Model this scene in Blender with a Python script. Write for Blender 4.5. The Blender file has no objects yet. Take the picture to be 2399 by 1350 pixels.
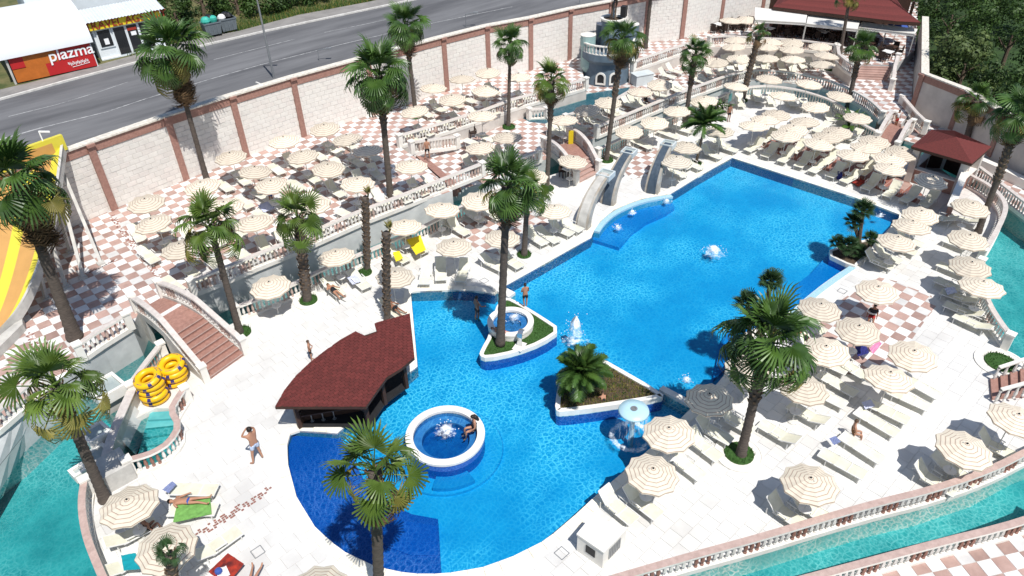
import bpy, bmesh, math, random
from mathutils import Vector, Matrix, noise
from mathutils.geometry import tessellate_polygon
random.seed(7)
S = bpy.context.scene
COL = S.collection
PI = math.pi

# ------------------------------------------------------------------ camera
CAM_H, FPX, CX, CY = 24.0, 1710.0, 1199.5, 675.0
PITCH, ROLL, YAW = math.radians(36.1), math.radians(1.45), math.radians(42.45)
def _rot(v):                                   # picture-aligned frame -> tile-aligned world frame
    c, s = math.cos(YAW), math.sin(YAW)
    return Vector((v[0]*c + v[1]*s, -v[0]*s + v[1]*c, v[2]))
_F = Vector((0, math.cos(PITCH), -math.sin(PITCH))); _R = Vector((1, 0, 0)); _D = _F.cross(_R)
_r = math.cos(ROLL)*_R + math.sin(ROLL)*_D; _d = -math.sin(ROLL)*_R + math.cos(ROLL)*_D
FW, RT, DN = _rot(_F), _rot(_r), _rot(_d)
CAMLOC = Vector((0, 0, CAM_H))
cam_d = bpy.data.cameras.new('camera'); cam = bpy.data.objects.new('camera', cam_d); COL.objects.link(cam)
cam_d.sensor_width = 36; cam_d.lens = FPX/2399*36; cam_d.clip_start = 0.5; cam_d.clip_end = 3000
M3 = Matrix((RT, -DN, -FW)).transposed()
cam.matrix_world = Matrix.Translation(CAMLOC) @ M3.to_4x4()
S.camera = cam
def g(px, py, z=0.0):
    """the point of the place at height z that the photograph shows at (px, py)"""
    v = FW + RT*((px-CX)/FPX) + DN*((py-CY)/FPX)
    t = (z - CAM_H)/v.z
    return Vector((v.x*t, v.y*t, z))
def proj(p):
    q = Vector(p) - CAMLOC; zz = q.dot(FW)
    return CX + FPX*q.dot(RT)/zz, CY + FPX*q.dot(DN)/zz
def GP(lst, z=0.0): return [g(a, b, z) for a, b in lst]

# ------------------------------------------------------------------ light
SUN_L = _rot(Vector((-.26, .48, -1.0))).normalized()
W = bpy.data.worlds.new('World'); S.world = W; W.use_nodes = True
nt = W.node_tree; nt.nodes.clear()
sky = nt.nodes.new('ShaderNodeTexSky'); sky.sky_type = 'NISHITA'; sky.sun_disc = False
to_sun = -SUN_L
sky.sun_elevation = math.asin(to_sun.z); sky.sun_rotation = math.atan2(to_sun.x, to_sun.y)
sky.air_density = 1.0; sky.dust_density = 0.6; sky.ozone_density = 1.0
bg = nt.nodes.new('ShaderNodeBackground'); bg.inputs[1].default_value = 0.10
wo = nt.nodes.new('ShaderNodeOutputWorld')
nt.links.new(sky.outputs[0], bg.inputs[0]); nt.links.new(bg.outputs[0], wo.inputs[0])
sd = bpy.data.lights.new('sun', 'SUN'); sd.energy = 4.7; sd.angle = math.radians(0.53); sd.color = (1.0, 0.97, 0.925)
sun = bpy.data.objects.new('sun', sd); COL.objects.link(sun); sun.location = (0, 0, 60)
sun.rotation_euler = SUN_L.to_track_quat('-Z', 'Y').to_euler()
vs = S.view_settings; vs.view_transform = 'Standard'; vs.look = 'None'; vs.exposure = 0.18; vs.gamma = 1.0
try: vs.use_curve_mapping = False
except Exception: pass
S.cycles.max_bounces = 8; S.cycles.transparent_max_bounces = 12
S.cycles.caustics_reflective = False; S.cycles.caustics_refractive = False

# ------------------------------------------------------------------ materials
MATS = {}
def new_mat(name):
    m = bpy.data.materials.new(name); m.use_nodes = True; m.node_tree.nodes.clear()
    o = m.node_tree.nodes.new('ShaderNodeOutputMaterial'); MATS[name] = m
    return m, m.node_tree, o
def N(t, typ, **kw):
    n = t.nodes.new(typ)
    for k, v in kw.items():
        if k in n.bl_rna.properties.keys(): setattr(n, k, v)
        else: n.inputs[k].default_value = v
    return n
def rgb(c): return (c[0], c[1], c[2], 1.0)
def mat(name, col, rough=0.6, var=0.25, scale=4.0, col2=None, bump=0.0, bscale=30.0, spec=0.4, metal=0.0, obj_var=0.0, stretch=None, transl=0.0, detail=5.0, sheen=None):
    m, t, o = new_mat(name); L = t.links
    b = N(t, 'ShaderNodeBsdfPrincipled'); b.inputs['Roughness'].default_value = rough
    b.inputs['Specular IOR Level'].default_value = spec; b.inputs['Metallic'].default_value = metal
    tc = N(t, 'ShaderNodeNewGeometry')
    src = tc.outputs['Position']
    if stretch:
        mp = N(t, 'ShaderNodeMapping'); mp.inputs['Scale'].default_value = stretch; L.new(src, mp.inputs[0]); src = mp.outputs[0]
    nz = N(t, 'ShaderNodeTexNoise'); nz.inputs['Scale'].default_value = scale; nz.inputs['Detail'].default_value = detail
    nz.inputs['Roughness'].default_value = 0.62
    L.new(src, nz.inputs['Vector'])
    c2 = col2 or tuple(max(0, x*(1-var)) for x in col)
    c1 = col
    rp = N(t, 'ShaderNodeValToRGB'); rp.color_ramp.elements[0].position = 0.34; rp.color_ramp.elements[1].position = 0.66
    rp.color_ramp.elements[0].color = rgb(c2); rp.color_ramp.elements[1].color = rgb(c1)
    L.new(nz.outputs['Fac'], rp.inputs[0]); out = rp.outputs[0]
    if obj_var:
        oi = N(t, 'ShaderNodeObjectInfo'); mr = N(t, 'ShaderNodeMapRange'); mr.inputs[3].default_value = 1-obj_var; mr.inputs[4].default_value = 1+obj_var*0.6
        L.new(oi.outputs['Random'], mr.inputs[0])
        hs = N(t, 'ShaderNodeHueSaturation'); L.new(mr.outputs[0], hs.inputs['Value']); L.new(out, hs.inputs['Color']); out = hs.outputs[0]
    L.new(out, b.inputs['Base Color'])
    if bump:
        n2 = N(t, 'ShaderNodeTexNoise'); n2.inputs['Scale'].default_value = bscale; n2.inputs['Detail'].default_value = 4
        L.new(src, n2.inputs['Vector'])
        bp = N(t, 'ShaderNodeBump'); bp.inputs['Strength'].default_value = bump; bp.inputs['Distance'].default_value = 0.02
        L.new(n2.outputs['Fac'], bp.inputs['Height']); L.new(bp.outputs[0], b.inputs['Normal'])
    if transl:
        tr = N(t, 'ShaderNodeBsdfTranslucent'); L.new(out, tr.inputs[0]); mx = N(t, 'ShaderNodeMixShader'); mx.inputs[0].default_value = transl
        L.new(b.outputs[0], mx.inputs[1]); L.new(tr.outputs[0], mx.inputs[2]); L.new(mx.outputs[0], o.inputs[0])
    else: L.new(b.outputs[0], o.inputs[0])
    return m
mat('marble', (.80, .775, .72), .5, .07, 1.6, (.70, .665, .60), obj_var=.04)
mat('paver', (.73, .72, .69), .5, 0, .35, (.58, .565, .54), obj_var=.03, bump=.1)
mat('paver_warm', (.80, .765, .70), .55, 0, .9, (.66, .62, .55), obj_var=.05, bump=.1)
mat('mortar', (.58, .555, .52), .8, .15, 6)
mat('tile_white', (.76, .745, .72), .5, 0, 1.3, (.62, .605, .59), obj_var=.06, bump=.08)
mat('tile_pink', (.47, .318, .272), .55, 0, 1.6, (.36, .235, .20), obj_var=.10, bump=.1)
mat('tile_brown', (.33, .14, .105), .5, 0, 1.6, (.24, .10, .08), obj_var=.10, bump=.1)
mat('mosaic_small', (.78, .76, .72), .5, 0, 5, (.60, .55, .50))
mat('coping', (.84, .80, .70), .55, 0, 1.2, (.72, .67, .56), bump=.1)
mat('granite', (.37, .205, .165), .5, 0, 7, (.27, .145, .115), obj_var=.06, bump=.1)
mat('granite_dark', (.30, .13, .10), .5, 0, 7, (.21, .095, .075), obj_var=.08)
mat('rail_grey', (.60, .55, .51), .5, 0, 5, (.48, .43, .40), bump=.1)
mat('rail_pink', (.50, .37, .325), .5, 0, 5, (.39, .28, .245), bump=.1)
mat('baluster_white', (.76, .73, .68), .55, 0, 5, (.60, .57, .53), obj_var=.12)
mat('baluster_tan', (.52, .40, .34), .5, 0, 6, (.40, .29, .25), obj_var=.15)
mat('baluster_brown', (.33, .17, .13), .5, 0, 6, (.25, .12, .09), obj_var=.15)
mat('block', (.72, .69, .64), .75, 0, 3.2, (.655, .625, .58), obj_var=.06, bump=.35, bscale=14)
mat('block_pink', (.715, .67, .62), .75, 0, 3.2, (.645, .605, .565), obj_var=.06, bump=.35, bscale=14)
mat('joint', (.64, .605, .56), .9, .2, 9)
mat('capstone', (.74, .70, .62), .8, 0, 5, (.50, .46, .40), bump=.4, bscale=12)
mat('grey_marble', (.60, .61, .595), .45, 0, .9, (.44, .455, .45), bump=.08)
mat('grey_green', (.42, .47, .455), .45, 0, .9, (.30, .35, .345), bump=.08)
mat('plaster_wall', (.62, .575, .52), .8, 0, 1.0, (.50, .46, .42), bump=.2)
mat('asphalt', (.165, .165, .17), .85, 0, .5, (.085, .085, .09), bump=.3, bscale=60, stretch=(.16, 1.0, 1))
mat('pavement', (.27, .255, .24), .85, 0, .9, (.19, .18, .17), bump=.25)
mat('road_paint', (.50, .50, .49), .7, 0, 3, (.17, .17, .175))
mat('kerb', (.66, .64, .60), .8, 0, 3, (.48, .46, .43))
mat('soil', (.10, .068, .042), .95, 0, 6, (.06, .042, .028), bump=.6, bscale=18)
mat('dry_ground', (.16, .14, .06), .95, 0, .9, (.055, .075, .02), bump=.6, bscale=9)
mat('grass_green', (.055, .135, .022), .9, 0, 5, (.03, .085, .014), bump=.6, bscale=40, transl=.15)
mat('turf', (.045, .115, .022), .9, 0, 9, (.026, .075, .014), bump=.7, bscale=60)
mat('undergrowth', (.035, .075, .016), .95, 0, .8, (.014, .032, .009), bump=.8, bscale=6)
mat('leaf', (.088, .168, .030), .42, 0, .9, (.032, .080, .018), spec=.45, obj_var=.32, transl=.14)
mat('leaf_yellowgreen', (.135, .205, .034), .42, 0, .9, (.060, .115, .020), spec=.45, obj_var=.32, transl=.18)  # yellower green for the fans of some palms
mat('leaf_yellow', (.27, .225, .055), .6, 0, 1.4, (.16, .165, .035), obj_var=.25, transl=.2)
mat('leaf_dead', (.20, .125, .06), .85, 0, 2, (.10, .06, .03), obj_var=.25, transl=.1)
mat('leaf_blue', (.05, .105, .035), .5, 0, 1.2, (.025, .06, .02), obj_var=.25, transl=.18)
mat('bark', (.17, .125, .09), .95, 0, 9, (.075, .05, .036), bump=1.0, bscale=22, stretch=(1, 1, 2.2))
mat('bark_smooth', (.125, .10, .082), .95, 0, 7, (.062, .05, .042), bump=.7, bscale=16, stretch=(.6, .6, 3.0))
mat('boot', (.22, .15, .095), .95, 0, 12, (.085, .055, .035), obj_var=.2, bump=.5)
mat('tree_leaf', (.065, .125, .022), .6, 0, .35, (.020, .046, .009), transl=.2)
mat('tree_leaf_pale', (.14, .185, .055), .6, 0, .8, (.030, .062, .015), transl=.2)
mat('cloth_white', (.80, .79, .77), .85, .08, 5, transl=.15)
mat('awning', (.82, .80, .76), .85, .08, 2, transl=.25)
mat('sling', (.77, .75, .62), .8, 0, 3, (.68, .655, .52), obj_var=.10, transl=.12)
mat('frame_white', (.72, .71, .68), .45, .08, 3)
mat('pole_white', (.62, .60, .55), .4, .08, 3)
mat('metal_grey', (.30, .31, .32), .45, .2, 3, metal=.4)
mat('steel', (.70, .72, .74), .22, .1, 3, metal=.9)
mat('concrete', (.55, .53, .49), .8, 0, 1.8, (.40, .385, .355), bump=.3)
mat('chute_shade', (.075, .10, .13), .5, 0, 1.5, (.04, .06, .085), stretch=(3, 3, .4))  # trough colour darkened to carry the shade on its face
mat('concrete_rust', (.42, .405, .375), .8, 0, 1.3, (.30, .25, .19), bump=.3)
mat('roof_red', (.15, .028, .024), .85, 0, 10, (.105, .021, .018), bump=.5, bscale=30, obj_var=.18)
mat('wood_dark', (.055, .026, .016), .7, .3, 4)
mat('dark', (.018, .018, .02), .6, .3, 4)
mat('rattan', (.040, .024, .018), .7, .3, 20)
mat('castle', (.135, .185, .23), .7, 0, 1.0, (.09, .13, .17), bump=.3)
mat('castle_green', (.33, .47, .45), .7, 0, .9, (.25, .37, .36), bump=.2)
mat('castle_pale', (.56, .60, .60), .7, 0, .9, (.46, .51, .52), bump=.2)
mat('yellow_plastic', (.80, .66, .03), .35, .06, 2)
mat('orange_plastic', (.54, .30, .10), .4, .1, 1.2)
mat('pale_yellow', (.64, .56, .06), .35, .05, 2)
mat('ring_yellow', (.85, .47, .01), .35, .06, 3)
mat('ring_navy', (.03, .03, .16), .4, .1, 3)
mat('banner_red', (.46, .018, .02), .5, .1, 2)
mat('banner_orange', (.50, .14, .02), .5, .2, 2)
mat('sign_yellow', (.80, .60, .03), .5, .05, 2)
mat('letter_white', (.85, .85, .85), .5, .02, 2)
mat('letter_red', (.33, .035, .02), .5, .02, 2)
mat('tarp', (.66, .68, .70), .6, .03, 1)
mat('corrugated', (.60, .64, .66), .5, .1, 1.4)
mat('kiosk_white', (.74, .78, .80), .5, .06, 2)
mat('glass_dark', (.02, .022, .025), .12, .3, 1, spec=.6)
mat('bin_grey', (.145, .17, .185), .5, .15, 3)
mat('bag_teal', (.05, .42, .33), .4, .2, 5)
mat('bag_black', (.012, .012, .014), .4, .2, 5)
mat('towel_navy', (.02, .025, .16), .9, .2, 5)
mat('towel_pink', (.70, .25, .42), .9, .2, 5)
mat('towel_yellow', (.82, .62, .02), .9, .1, 3)
mat('towel_red', (.40, .035, .015), .9, 0, 3, (.07, .01, .012))
mat('towel_blue', (.20, .24, .42), .9, .2, 3)
mat('towel_pale', (.52, .55, .70), .9, .1, 3)
mat('towel_green', (.17, .38, .09), .9, .3, 8)
mat('towel_teal', (.0, .26, .31), .9, .1, 3)
mat('skin', (.42, .215, .135), .5, .12, 5)
mat('skin_dark', (.27, .125, .075), .5, .12, 5)
mat('hair', (.015, .010, .008), .6, .3, 20)
mat('hair_brown', (.09, .05, .028), .6, .3, 20)
mat('cloth_black', (.012, .012, .015), .85, .2, 10)
mat('cloth_blue', (.04, .09, .34), .85, .2, 10)
mat('cloth_red', (.38, .02, .02), .85, .2, 10)
mat('cloth_pattern', (.62, .68, .78), .85, 0, 16, (.22, .32, .52))
mat('cloth_stripe', (.30, .16, .07), .85, 0, 25, (.05, .03, .02))
mat('foam', (.85, .9, .93), .6, .05, 8)
mat('mosaic_step', (.055, .18, .54), .35, 0, 20, (.025, .10, .40), detail=2)
mat('mosaic_dark', (.075, .19, .52), .35, 0, 20, (.02, .07, .33), detail=2)
mat('mosaic_bench', (.045, .37, .70), .35, 0, 18, (.025, .25, .58), detail=2)
mat('mosaic_mid', (.02, .24, .64), .35, 0, 18, (.012, .16, .52), detail=2)
mat('mosaic_pale', (.42, .60, .66), .4, 0, 22, (.25, .45, .55), detail=2)
mat('pool_light', (.10, .56, .78), .5, 0, .8, (.065, .47, .71))
mat('river_bed', (.13, .47, .47), .6, 0, .8, (.07, .33, .345))
mat('pool_step', (.07, .42, .68), .5, 0, 1.3, (.05, .35, .60))
mat('tub_floor', (.10, .34, .56), .5, 0, 2, (.06, .22, .42))
mat('mushroom', (.42, .62, .70), .35, .05, 3)
mat('flower', (.75, .70, .66), .8, .2, 9)

def canopy_mat():
    m, t, o = new_mat('canopy'); L = t.links
    uv = N(t, 'ShaderNodeUVMap'); sx = N(t, 'ShaderNodeSeparateXYZ'); L.new(uv.outputs[0], sx.inputs[0])
    mu = N(t, 'ShaderNodeMath', operation='MULTIPLY'); mu.inputs[1].default_value = 6.5; L.new(sx.outputs[0], mu.inputs[0])
    fr = N(t, 'ShaderNodeMath', operation='FRACT'); L.new(mu.outputs[0], fr.inputs[0])
    rp = N(t, 'ShaderNodeValToRGB'); cr = rp.color_ramp; cr.interpolation = 'LINEAR'
    cream, lt, br = (.79, .715, .585, 1), (.73, .62, .50, 1), (.33, .215, .165, 1)
    cr.elements[0].position = 0; cr.elements[0].color = cream; cr.elements[1].position = 1; cr.elements[1].color = cream
    for p, c in ((.43, cream), (.46, br), (.54, br), (.58, (.70, .56, .44, 1)), (.68, lt), (.74, cream)):
        e = cr.elements.new(p); e.color = c
    L.new(fr.outputs[0], rp.inputs[0])
    oi = N(t, 'ShaderNodeObjectInfo'); mr = N(t, 'ShaderNodeMapRange'); mr.inputs[3].default_value = .84; mr.inputs[4].default_value = 1.08; L.new(oi.outputs['Random'], mr.inputs[0])
    hs = N(t, 'ShaderNodeHueSaturation'); L.new(mr.outputs[0], hs.inputs['Value']); L.new(rp.outputs[0], hs.inputs['Color'])
    b = N(t, 'ShaderNodeBsdfPrincipled'); b.inputs['Roughness'].default_value = .85; b.inputs['Specular IOR Level'].default_value = .2
    L.new(hs.outputs[0], b.inputs['Base Color'])
    tr = N(t, 'ShaderNodeBsdfTranslucent'); L.new(hs.outputs[0], tr.inputs[0])
    mx = N(t, 'ShaderNodeMixShader'); mx.inputs[0].default_value = .22
    L.new(b.outputs[0], mx.inputs[1]); L.new(tr.outputs[0], mx.inputs[2]); L.new(mx.outputs[0], o.inputs[0])
canopy_mat()

def water_mat(name, lo, hi, scale, rip=.35, line=.10):
    """thin water sheet: tinted transmission with a caustic light net painted into its colour, plus a mirror skin"""
    m, t, o = new_mat(name); L = t.links
    ge = N(t, 'ShaderNodeNewGeometry')
    nz = N(t, 'ShaderNodeTexNoise'); nz.inputs['Scale'].default_value = scale*.55; nz.inputs['Detail'].default_value = 2
    L.new(ge.outputs['Position'], nz.inputs['Vector'])
    sc = N(t, 'ShaderNodeVectorMath', operation='SCALE'); sc.inputs['Scale'].default_value = 1.1/scale; L.new(nz.outputs['Color'], sc.inputs[0])
    ad = N(t, 'ShaderNodeVectorMath', operation='ADD'); L.new(ge.outputs['Position'], ad.inputs[0]); L.new(sc.outputs[0], ad.inputs[1])
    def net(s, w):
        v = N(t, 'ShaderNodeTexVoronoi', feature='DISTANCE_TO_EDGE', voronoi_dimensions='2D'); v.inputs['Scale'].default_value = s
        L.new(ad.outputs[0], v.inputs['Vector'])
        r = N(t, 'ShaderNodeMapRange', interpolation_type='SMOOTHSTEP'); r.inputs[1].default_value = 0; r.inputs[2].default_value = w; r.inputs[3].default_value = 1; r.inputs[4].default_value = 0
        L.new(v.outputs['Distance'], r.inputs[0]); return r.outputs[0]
    a, b2 = net(scale, line*1.5), net(scale*.53, line*1.25)  # caustic lines drawn as a bright pattern in the tint
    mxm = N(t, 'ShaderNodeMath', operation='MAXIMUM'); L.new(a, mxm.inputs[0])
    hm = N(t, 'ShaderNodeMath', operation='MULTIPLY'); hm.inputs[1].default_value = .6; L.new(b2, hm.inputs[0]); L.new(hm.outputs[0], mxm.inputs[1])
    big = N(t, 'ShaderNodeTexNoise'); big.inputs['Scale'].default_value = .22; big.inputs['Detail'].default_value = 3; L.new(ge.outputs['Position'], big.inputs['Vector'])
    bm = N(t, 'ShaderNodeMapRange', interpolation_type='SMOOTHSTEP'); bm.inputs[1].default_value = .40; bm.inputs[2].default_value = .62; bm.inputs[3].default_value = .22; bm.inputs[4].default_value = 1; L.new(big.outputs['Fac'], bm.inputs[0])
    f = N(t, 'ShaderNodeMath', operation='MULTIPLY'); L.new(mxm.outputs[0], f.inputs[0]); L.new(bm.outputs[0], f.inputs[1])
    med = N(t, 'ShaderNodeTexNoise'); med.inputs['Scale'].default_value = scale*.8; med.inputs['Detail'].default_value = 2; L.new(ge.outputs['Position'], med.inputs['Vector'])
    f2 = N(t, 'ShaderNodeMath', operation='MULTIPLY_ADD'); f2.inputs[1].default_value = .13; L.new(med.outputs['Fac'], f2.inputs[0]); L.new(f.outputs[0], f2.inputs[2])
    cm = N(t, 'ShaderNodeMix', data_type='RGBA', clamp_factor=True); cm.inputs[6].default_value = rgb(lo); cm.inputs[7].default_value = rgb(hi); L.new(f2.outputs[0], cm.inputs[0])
    tp = N(t, 'ShaderNodeBsdfTransparent'); L.new(cm.outputs[2], tp.inputs[0])
    gl = N(t, 'ShaderNodeBsdfGlossy'); gl.inputs['Roughness'].default_value = .12; gl.inputs[0].default_value = (1, 1, 1, 1)
    rn = N(t, 'ShaderNodeTexNoise'); rn.inputs['Scale'].default_value = scale*1.5; rn.inputs['Detail'].default_value = 3; L.new(ge.outputs['Position'], rn.inputs['Vector'])
    bp = N(t, 'ShaderNodeBump'); bp.inputs['Strength'].default_value = rip; bp.inputs['Distance'].default_value = .05; L.new(rn.outputs['Fac'], bp.inputs['Height'])
    L.new(bp.outputs[0], gl.inputs['Normal'])
    fz = N(t, 'ShaderNodeFresnel'); fz.inputs[0].default_value = 1.33; L.new(bp.outputs[0], fz.inputs['Normal'])
    mx = N(t, 'ShaderNodeMixShader'); fm = N(t, 'ShaderNodeMath', operation='MULTIPLY'); fm.inputs[1].default_value = .7; L.new(fz.outputs[0], fm.inputs[0]); L.new(fm.outputs[0], mx.inputs[0]); L.new(tp.outputs[0], mx.inputs[1]); L.new(gl.outputs[0], mx.inputs[2]); L.new(mx.outputs[0], o.inputs[0])
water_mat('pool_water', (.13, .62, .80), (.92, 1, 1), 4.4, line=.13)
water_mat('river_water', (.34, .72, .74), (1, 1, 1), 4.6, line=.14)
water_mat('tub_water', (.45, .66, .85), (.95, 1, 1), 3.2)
def spray_mat(name, thr=.5, scale=9.0, stretch=(1, 1, 1)):
    m, t, o = new_mat(name); L = t.links
    ge = N(t, 'ShaderNodeNewGeometry'); mp = N(t, 'ShaderNodeMapping'); mp.inputs['Scale'].default_value = stretch; L.new(ge.outputs['Position'], mp.inputs[0])
    nz = N(t, 'ShaderNodeTexNoise'); nz.inputs['Scale'].default_value = scale; nz.inputs['Detail'].default_value = 4; L.new(mp.outputs[0], nz.inputs['Vector'])
    uv = N(t, 'ShaderNodeUVMap'); sx = N(t, 'ShaderNodeSeparateXYZ'); L.new(uv.outputs[0], sx.inputs[0])
    a = N(t, 'ShaderNodeMath', operation='ADD'); L.new(nz.outputs['Fac'], a.inputs[0]); L.new(sx.outputs[0], a.inputs[1])
    r = N(t, 'ShaderNodeMapRange', interpolation_type='SMOOTHSTEP'); r.inputs[1].default_value = thr; r.inputs[2].default_value = thr+.6; L.new(a.outputs[0], r.inputs[0])
    d = N(t, 'ShaderNodeBsdfDiffuse'); d.inputs[0].default_value = (.86, .91, .95, 1); tp = N(t, 'ShaderNodeBsdfTransparent')
    mx = N(t, 'ShaderNodeMixShader'); L.new(r.outputs[0], mx.inputs[0]); L.new(tp.outputs[0], mx.inputs[1]); L.new(d.outputs[0], mx.inputs[2]); L.new(mx.outputs[0], o.inputs[0])
spray_mat('spray', .66, 5)
spray_mat('curtain', .55, 16, (1, 1, .12))

# ------------------------------------------------------------------ mesh helpers
class MB:
    def __init__(s): s.v = []; s.f = []; s.m = []; s.uv = None
    def add(s, vs, fs, mi=0):
        o = len(s.v); s.v.extend([tuple(q) for q in vs])
        for f in fs: s.f.append([i+o for i in f]); s.m.append(mi)
        return o
    def box(s, c, d, rz=0.0, mi=0, M=None):
        x, y, z = d[0]/2, d[1]/2, d[2]/2
        P = [Vector((a*x, b*y, e*z)) for a, b, e in ((-1,-1,-1),(1,-1,-1),(1,1,-1),(-1,1,-1),(-1,-1,1),(1,-1,1),(1,1,1),(-1,1,1))]
        R = M if M is not None else Matrix.Rotation(rz, 3, 'Z')
        s.add([R @ q + Vector(c) for q in P], [(0,3,2,1),(4,5,6,7),(0,1,5,4),(1,2,6,5),(2,3,7,6),(3,0,4,7)], mi)
    def bar(s, a, b, w, h=None, mi=0, up=Vector((0, 0, 1))):
        a, b = Vector(a), Vector(b); h = h or w; d = b-a; ln = d.length
        if ln < 1e-6: return
        X = d/ln; Y = up.cross(X)
        if Y.length < 1e-4: Y = Vector((1, 0, 0)).cross(X)
        Y.normalize(); Z = X.cross(Y)
        s.box((a+b)/2, (ln, w, h), mi=mi, M=Matrix((X, Y, Z)).transposed())
    def tube(s, pts, rad, n=8, mi=0, cap=True):
        pts = [Vector(q) for q in pts]; rs = rad if isinstance(rad, (list, tuple)) else [rad]*len(pts)
        base = len(s.v); prev = None
        for i, q in enumerate(pts):
            t = (pts[min(i+1, len(pts)-1)] - pts[max(i-1, 0)]).normalized()
            if prev is None:
                a = Vector((1, 0, 0)) if abs(t.x) < .9 else Vector((0, 1, 0)); a = (a - t*a.dot(t)).normalized()
            else: a = (prev - t*prev.dot(t)).normalized()
            prev = a; b = t.cross(a)
            for k in range(n):
                w = 2*PI*k/n; s.v.append(tuple(q + (a*math.cos(w) + b*math.sin(w))*rs[i]))
        for i in range(len(pts)-1):
            for k in range(n):
                s.f.append([base+i*n+k, base+i*n+(k+1) % n, base+(i+1)*n+(k+1) % n, base+(i+1)*n+k]); s.m.append(mi)
        if cap:
            s.f.append([base+k for k in range(n)][::-1]); s.m.append(mi)
            s.f.append([base+(len(pts)-1)*n+k for k in range(n)]); s.m.append(mi)
    def lathe(s, prof, n=12, c=(0, 0, 0), mi=0, cap=True):
        base = len(s.v); c = Vector(c)
        for r, z in prof:
            for k in range(n):
                w = 2*PI*k/n; s.v.append((c.x+r*math.cos(w), c.y+r*math.sin(w), c.z+z))
        for i in range(len(prof)-1):
            for k in range(n):
                s.f.append([base+i*n+k, base+i*n+(k+1) % n, base+(i+1)*n+(k+1) % n, base+(i+1)*n+k]); s.m.append(mi)
        if cap:
            s.f.append([base+k for k in range(n)][::-1]); s.m.append(mi)
            s.f.append([base+(len(prof)-1)*n+k for k in range(n)]); s.m.append(mi)
    def prism(s, poly, z0, z1, mi=0, holes=(), bottom=False, mside=None):
        """flat polygon (with holes) at z1, skirts down to z0"""
        loops = [[Vector((p[0], p[1], 0)) for p in poly]] + [[Vector((p[0], p[1], 0)) for p in h] for h in holes]
        flat = [p for l in loops for p in l]; tris = tessellate_polygon(loops)
        def up(t):
            a, b, c = (flat[i] for i in t)
            return t if (b-a).cross(c-a).z > 0 else (t[0], t[2], t[1])
        tris = [up(t) for t in tris]
        s.add([(p.x, p.y, z1) for p in flat], tris, mi)
        if bottom: s.add([(p.x, p.y, z0) for p in flat], [t[::-1] for t in tris], mi)
        if z0 != z1:
            for l in loops:
                n = len(l); ar = sum(l[i].x*l[(i+1) % n].y - l[(i+1) % n].x*l[i].y for i in range(n))
                outer = l is loops[0]
                for i in range(n):
                    a, b = l[i], l[(i+1) % n]
                    q = [(a.x, a.y, z0), (b.x, b.y, z0), (b.x, b.y, z1), (a.x, a.y, z1)]
                    if (ar > 0) != outer: q = q[::-1]
                    s.add(q, [(0, 1, 2, 3)], mi if mside is None else mside)
    def mesh(s, name, mats, smooth=False, uv=None):
        me = bpy.data.meshes.new(name); me.from_pydata(s.v, [], s.f)
        if isinstance(mats, str): mats = [mats]
        for q in mats: me.materials.append(MATS[q])
        if len(mats) > 1: me.polygons.foreach_set('material_index', s.m)
        if smooth: me.polygons.foreach_set('use_smooth', [True]*len(me.polygons))
        if uv:
            ul = me.uv_layers.new(name='UVMap')
            ul.data.foreach_set('uv', [c for l in me.loops for c in uv[l.vertex_index]])
        me.update(); return me
    def build(s, name, mats, parent=None, smooth=False, uv=None):
        return put(name, s.mesh(name, mats, smooth, uv), parent)
def put(name, me, parent=None, loc=None, rot=None, scale=None):
    o = bpy.data.objects.new(name, me); COL.objects.link(o)
    if parent is not None: o.parent = parent
    if loc is not None: o.location = loc
    if rot is not None: o.rotation_euler = rot
    if scale is not None: o.scale = scale if hasattr(scale, '__len__') else (scale,)*3
    return o
def tag(o, label=None, cat=None, group=None, kind=None):
    if label: o['label'] = label
    if cat: o['category'] = cat
    if group: o['group'] = group
    if kind: o['kind'] = kind
    return o
def thing(name, label, cat, loc=(0, 0, 0), rz=0.0, group=None, scale=1.0):
    e = put(name, None, None, loc, (0, 0, rz), scale); e.empty_display_size = .1
    return tag(e, label, cat, group)
def struct(o): o['kind'] = 'structure'; return o
def stuff(o): o['kind'] = 'stuff'; return o
ORD = ['zeroth', 'first', 'second', 'third', 'fourth', 'fifth', 'sixth', 'seventh', 'eighth', 'ninth', 'tenth', 'eleventh', 'twelfth', 'thirteenth', 'fourteenth', 'fifteenth', 'sixteenth', 'seventeenth', 'eighteenth', 'nineteenth', 'twentieth']
def inview(p, mar=20):
    x, y = proj(p); return -mar < x < 2399+mar and -mar < y < 1350+mar
def depth(p): return (Vector(p)-CAMLOC).dot(FW)
def inside(pt, poly):
    x, y = pt[0], pt[1]; r = False; n = len(poly)
    for i in range(n):
        a, b = poly[i], poly[(i+1) % n]
        if (a[1] > y) != (b[1] > y) and x < (b[0]-a[0])*(y-a[1])/(b[1]-a[1]) + a[0]: r = not r
    return r
def clip_rect(poly, x0, x1, y0, y1):
    out = [(p[0], p[1]) for p in poly]
    for ax, lim, sg in ((0, x0, 1), (0, x1, -1), (1, y0, 1), (1, y1, -1)):
        src, out = out, []
        for i in range(len(src)):
            a, b = src[i], src[(i+1) % len(src)]; da, db = (a[ax]-lim)*sg, (b[ax]-lim)*sg
            if da >= 0: out.append(a)
            if (da >= 0) != (db >= 0):
                t = da/(da-db); out.append((a[0]+(b[0]-a[0])*t, a[1]+(b[1]-a[1])*t))
        if not out: return []
    return out
def area2(p): return abs(sum(p[i][0]*p[(i+1) % len(p)][1]-p[(i+1) % len(p)][0]*p[i][1] for i in range(len(p))))/2
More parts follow.
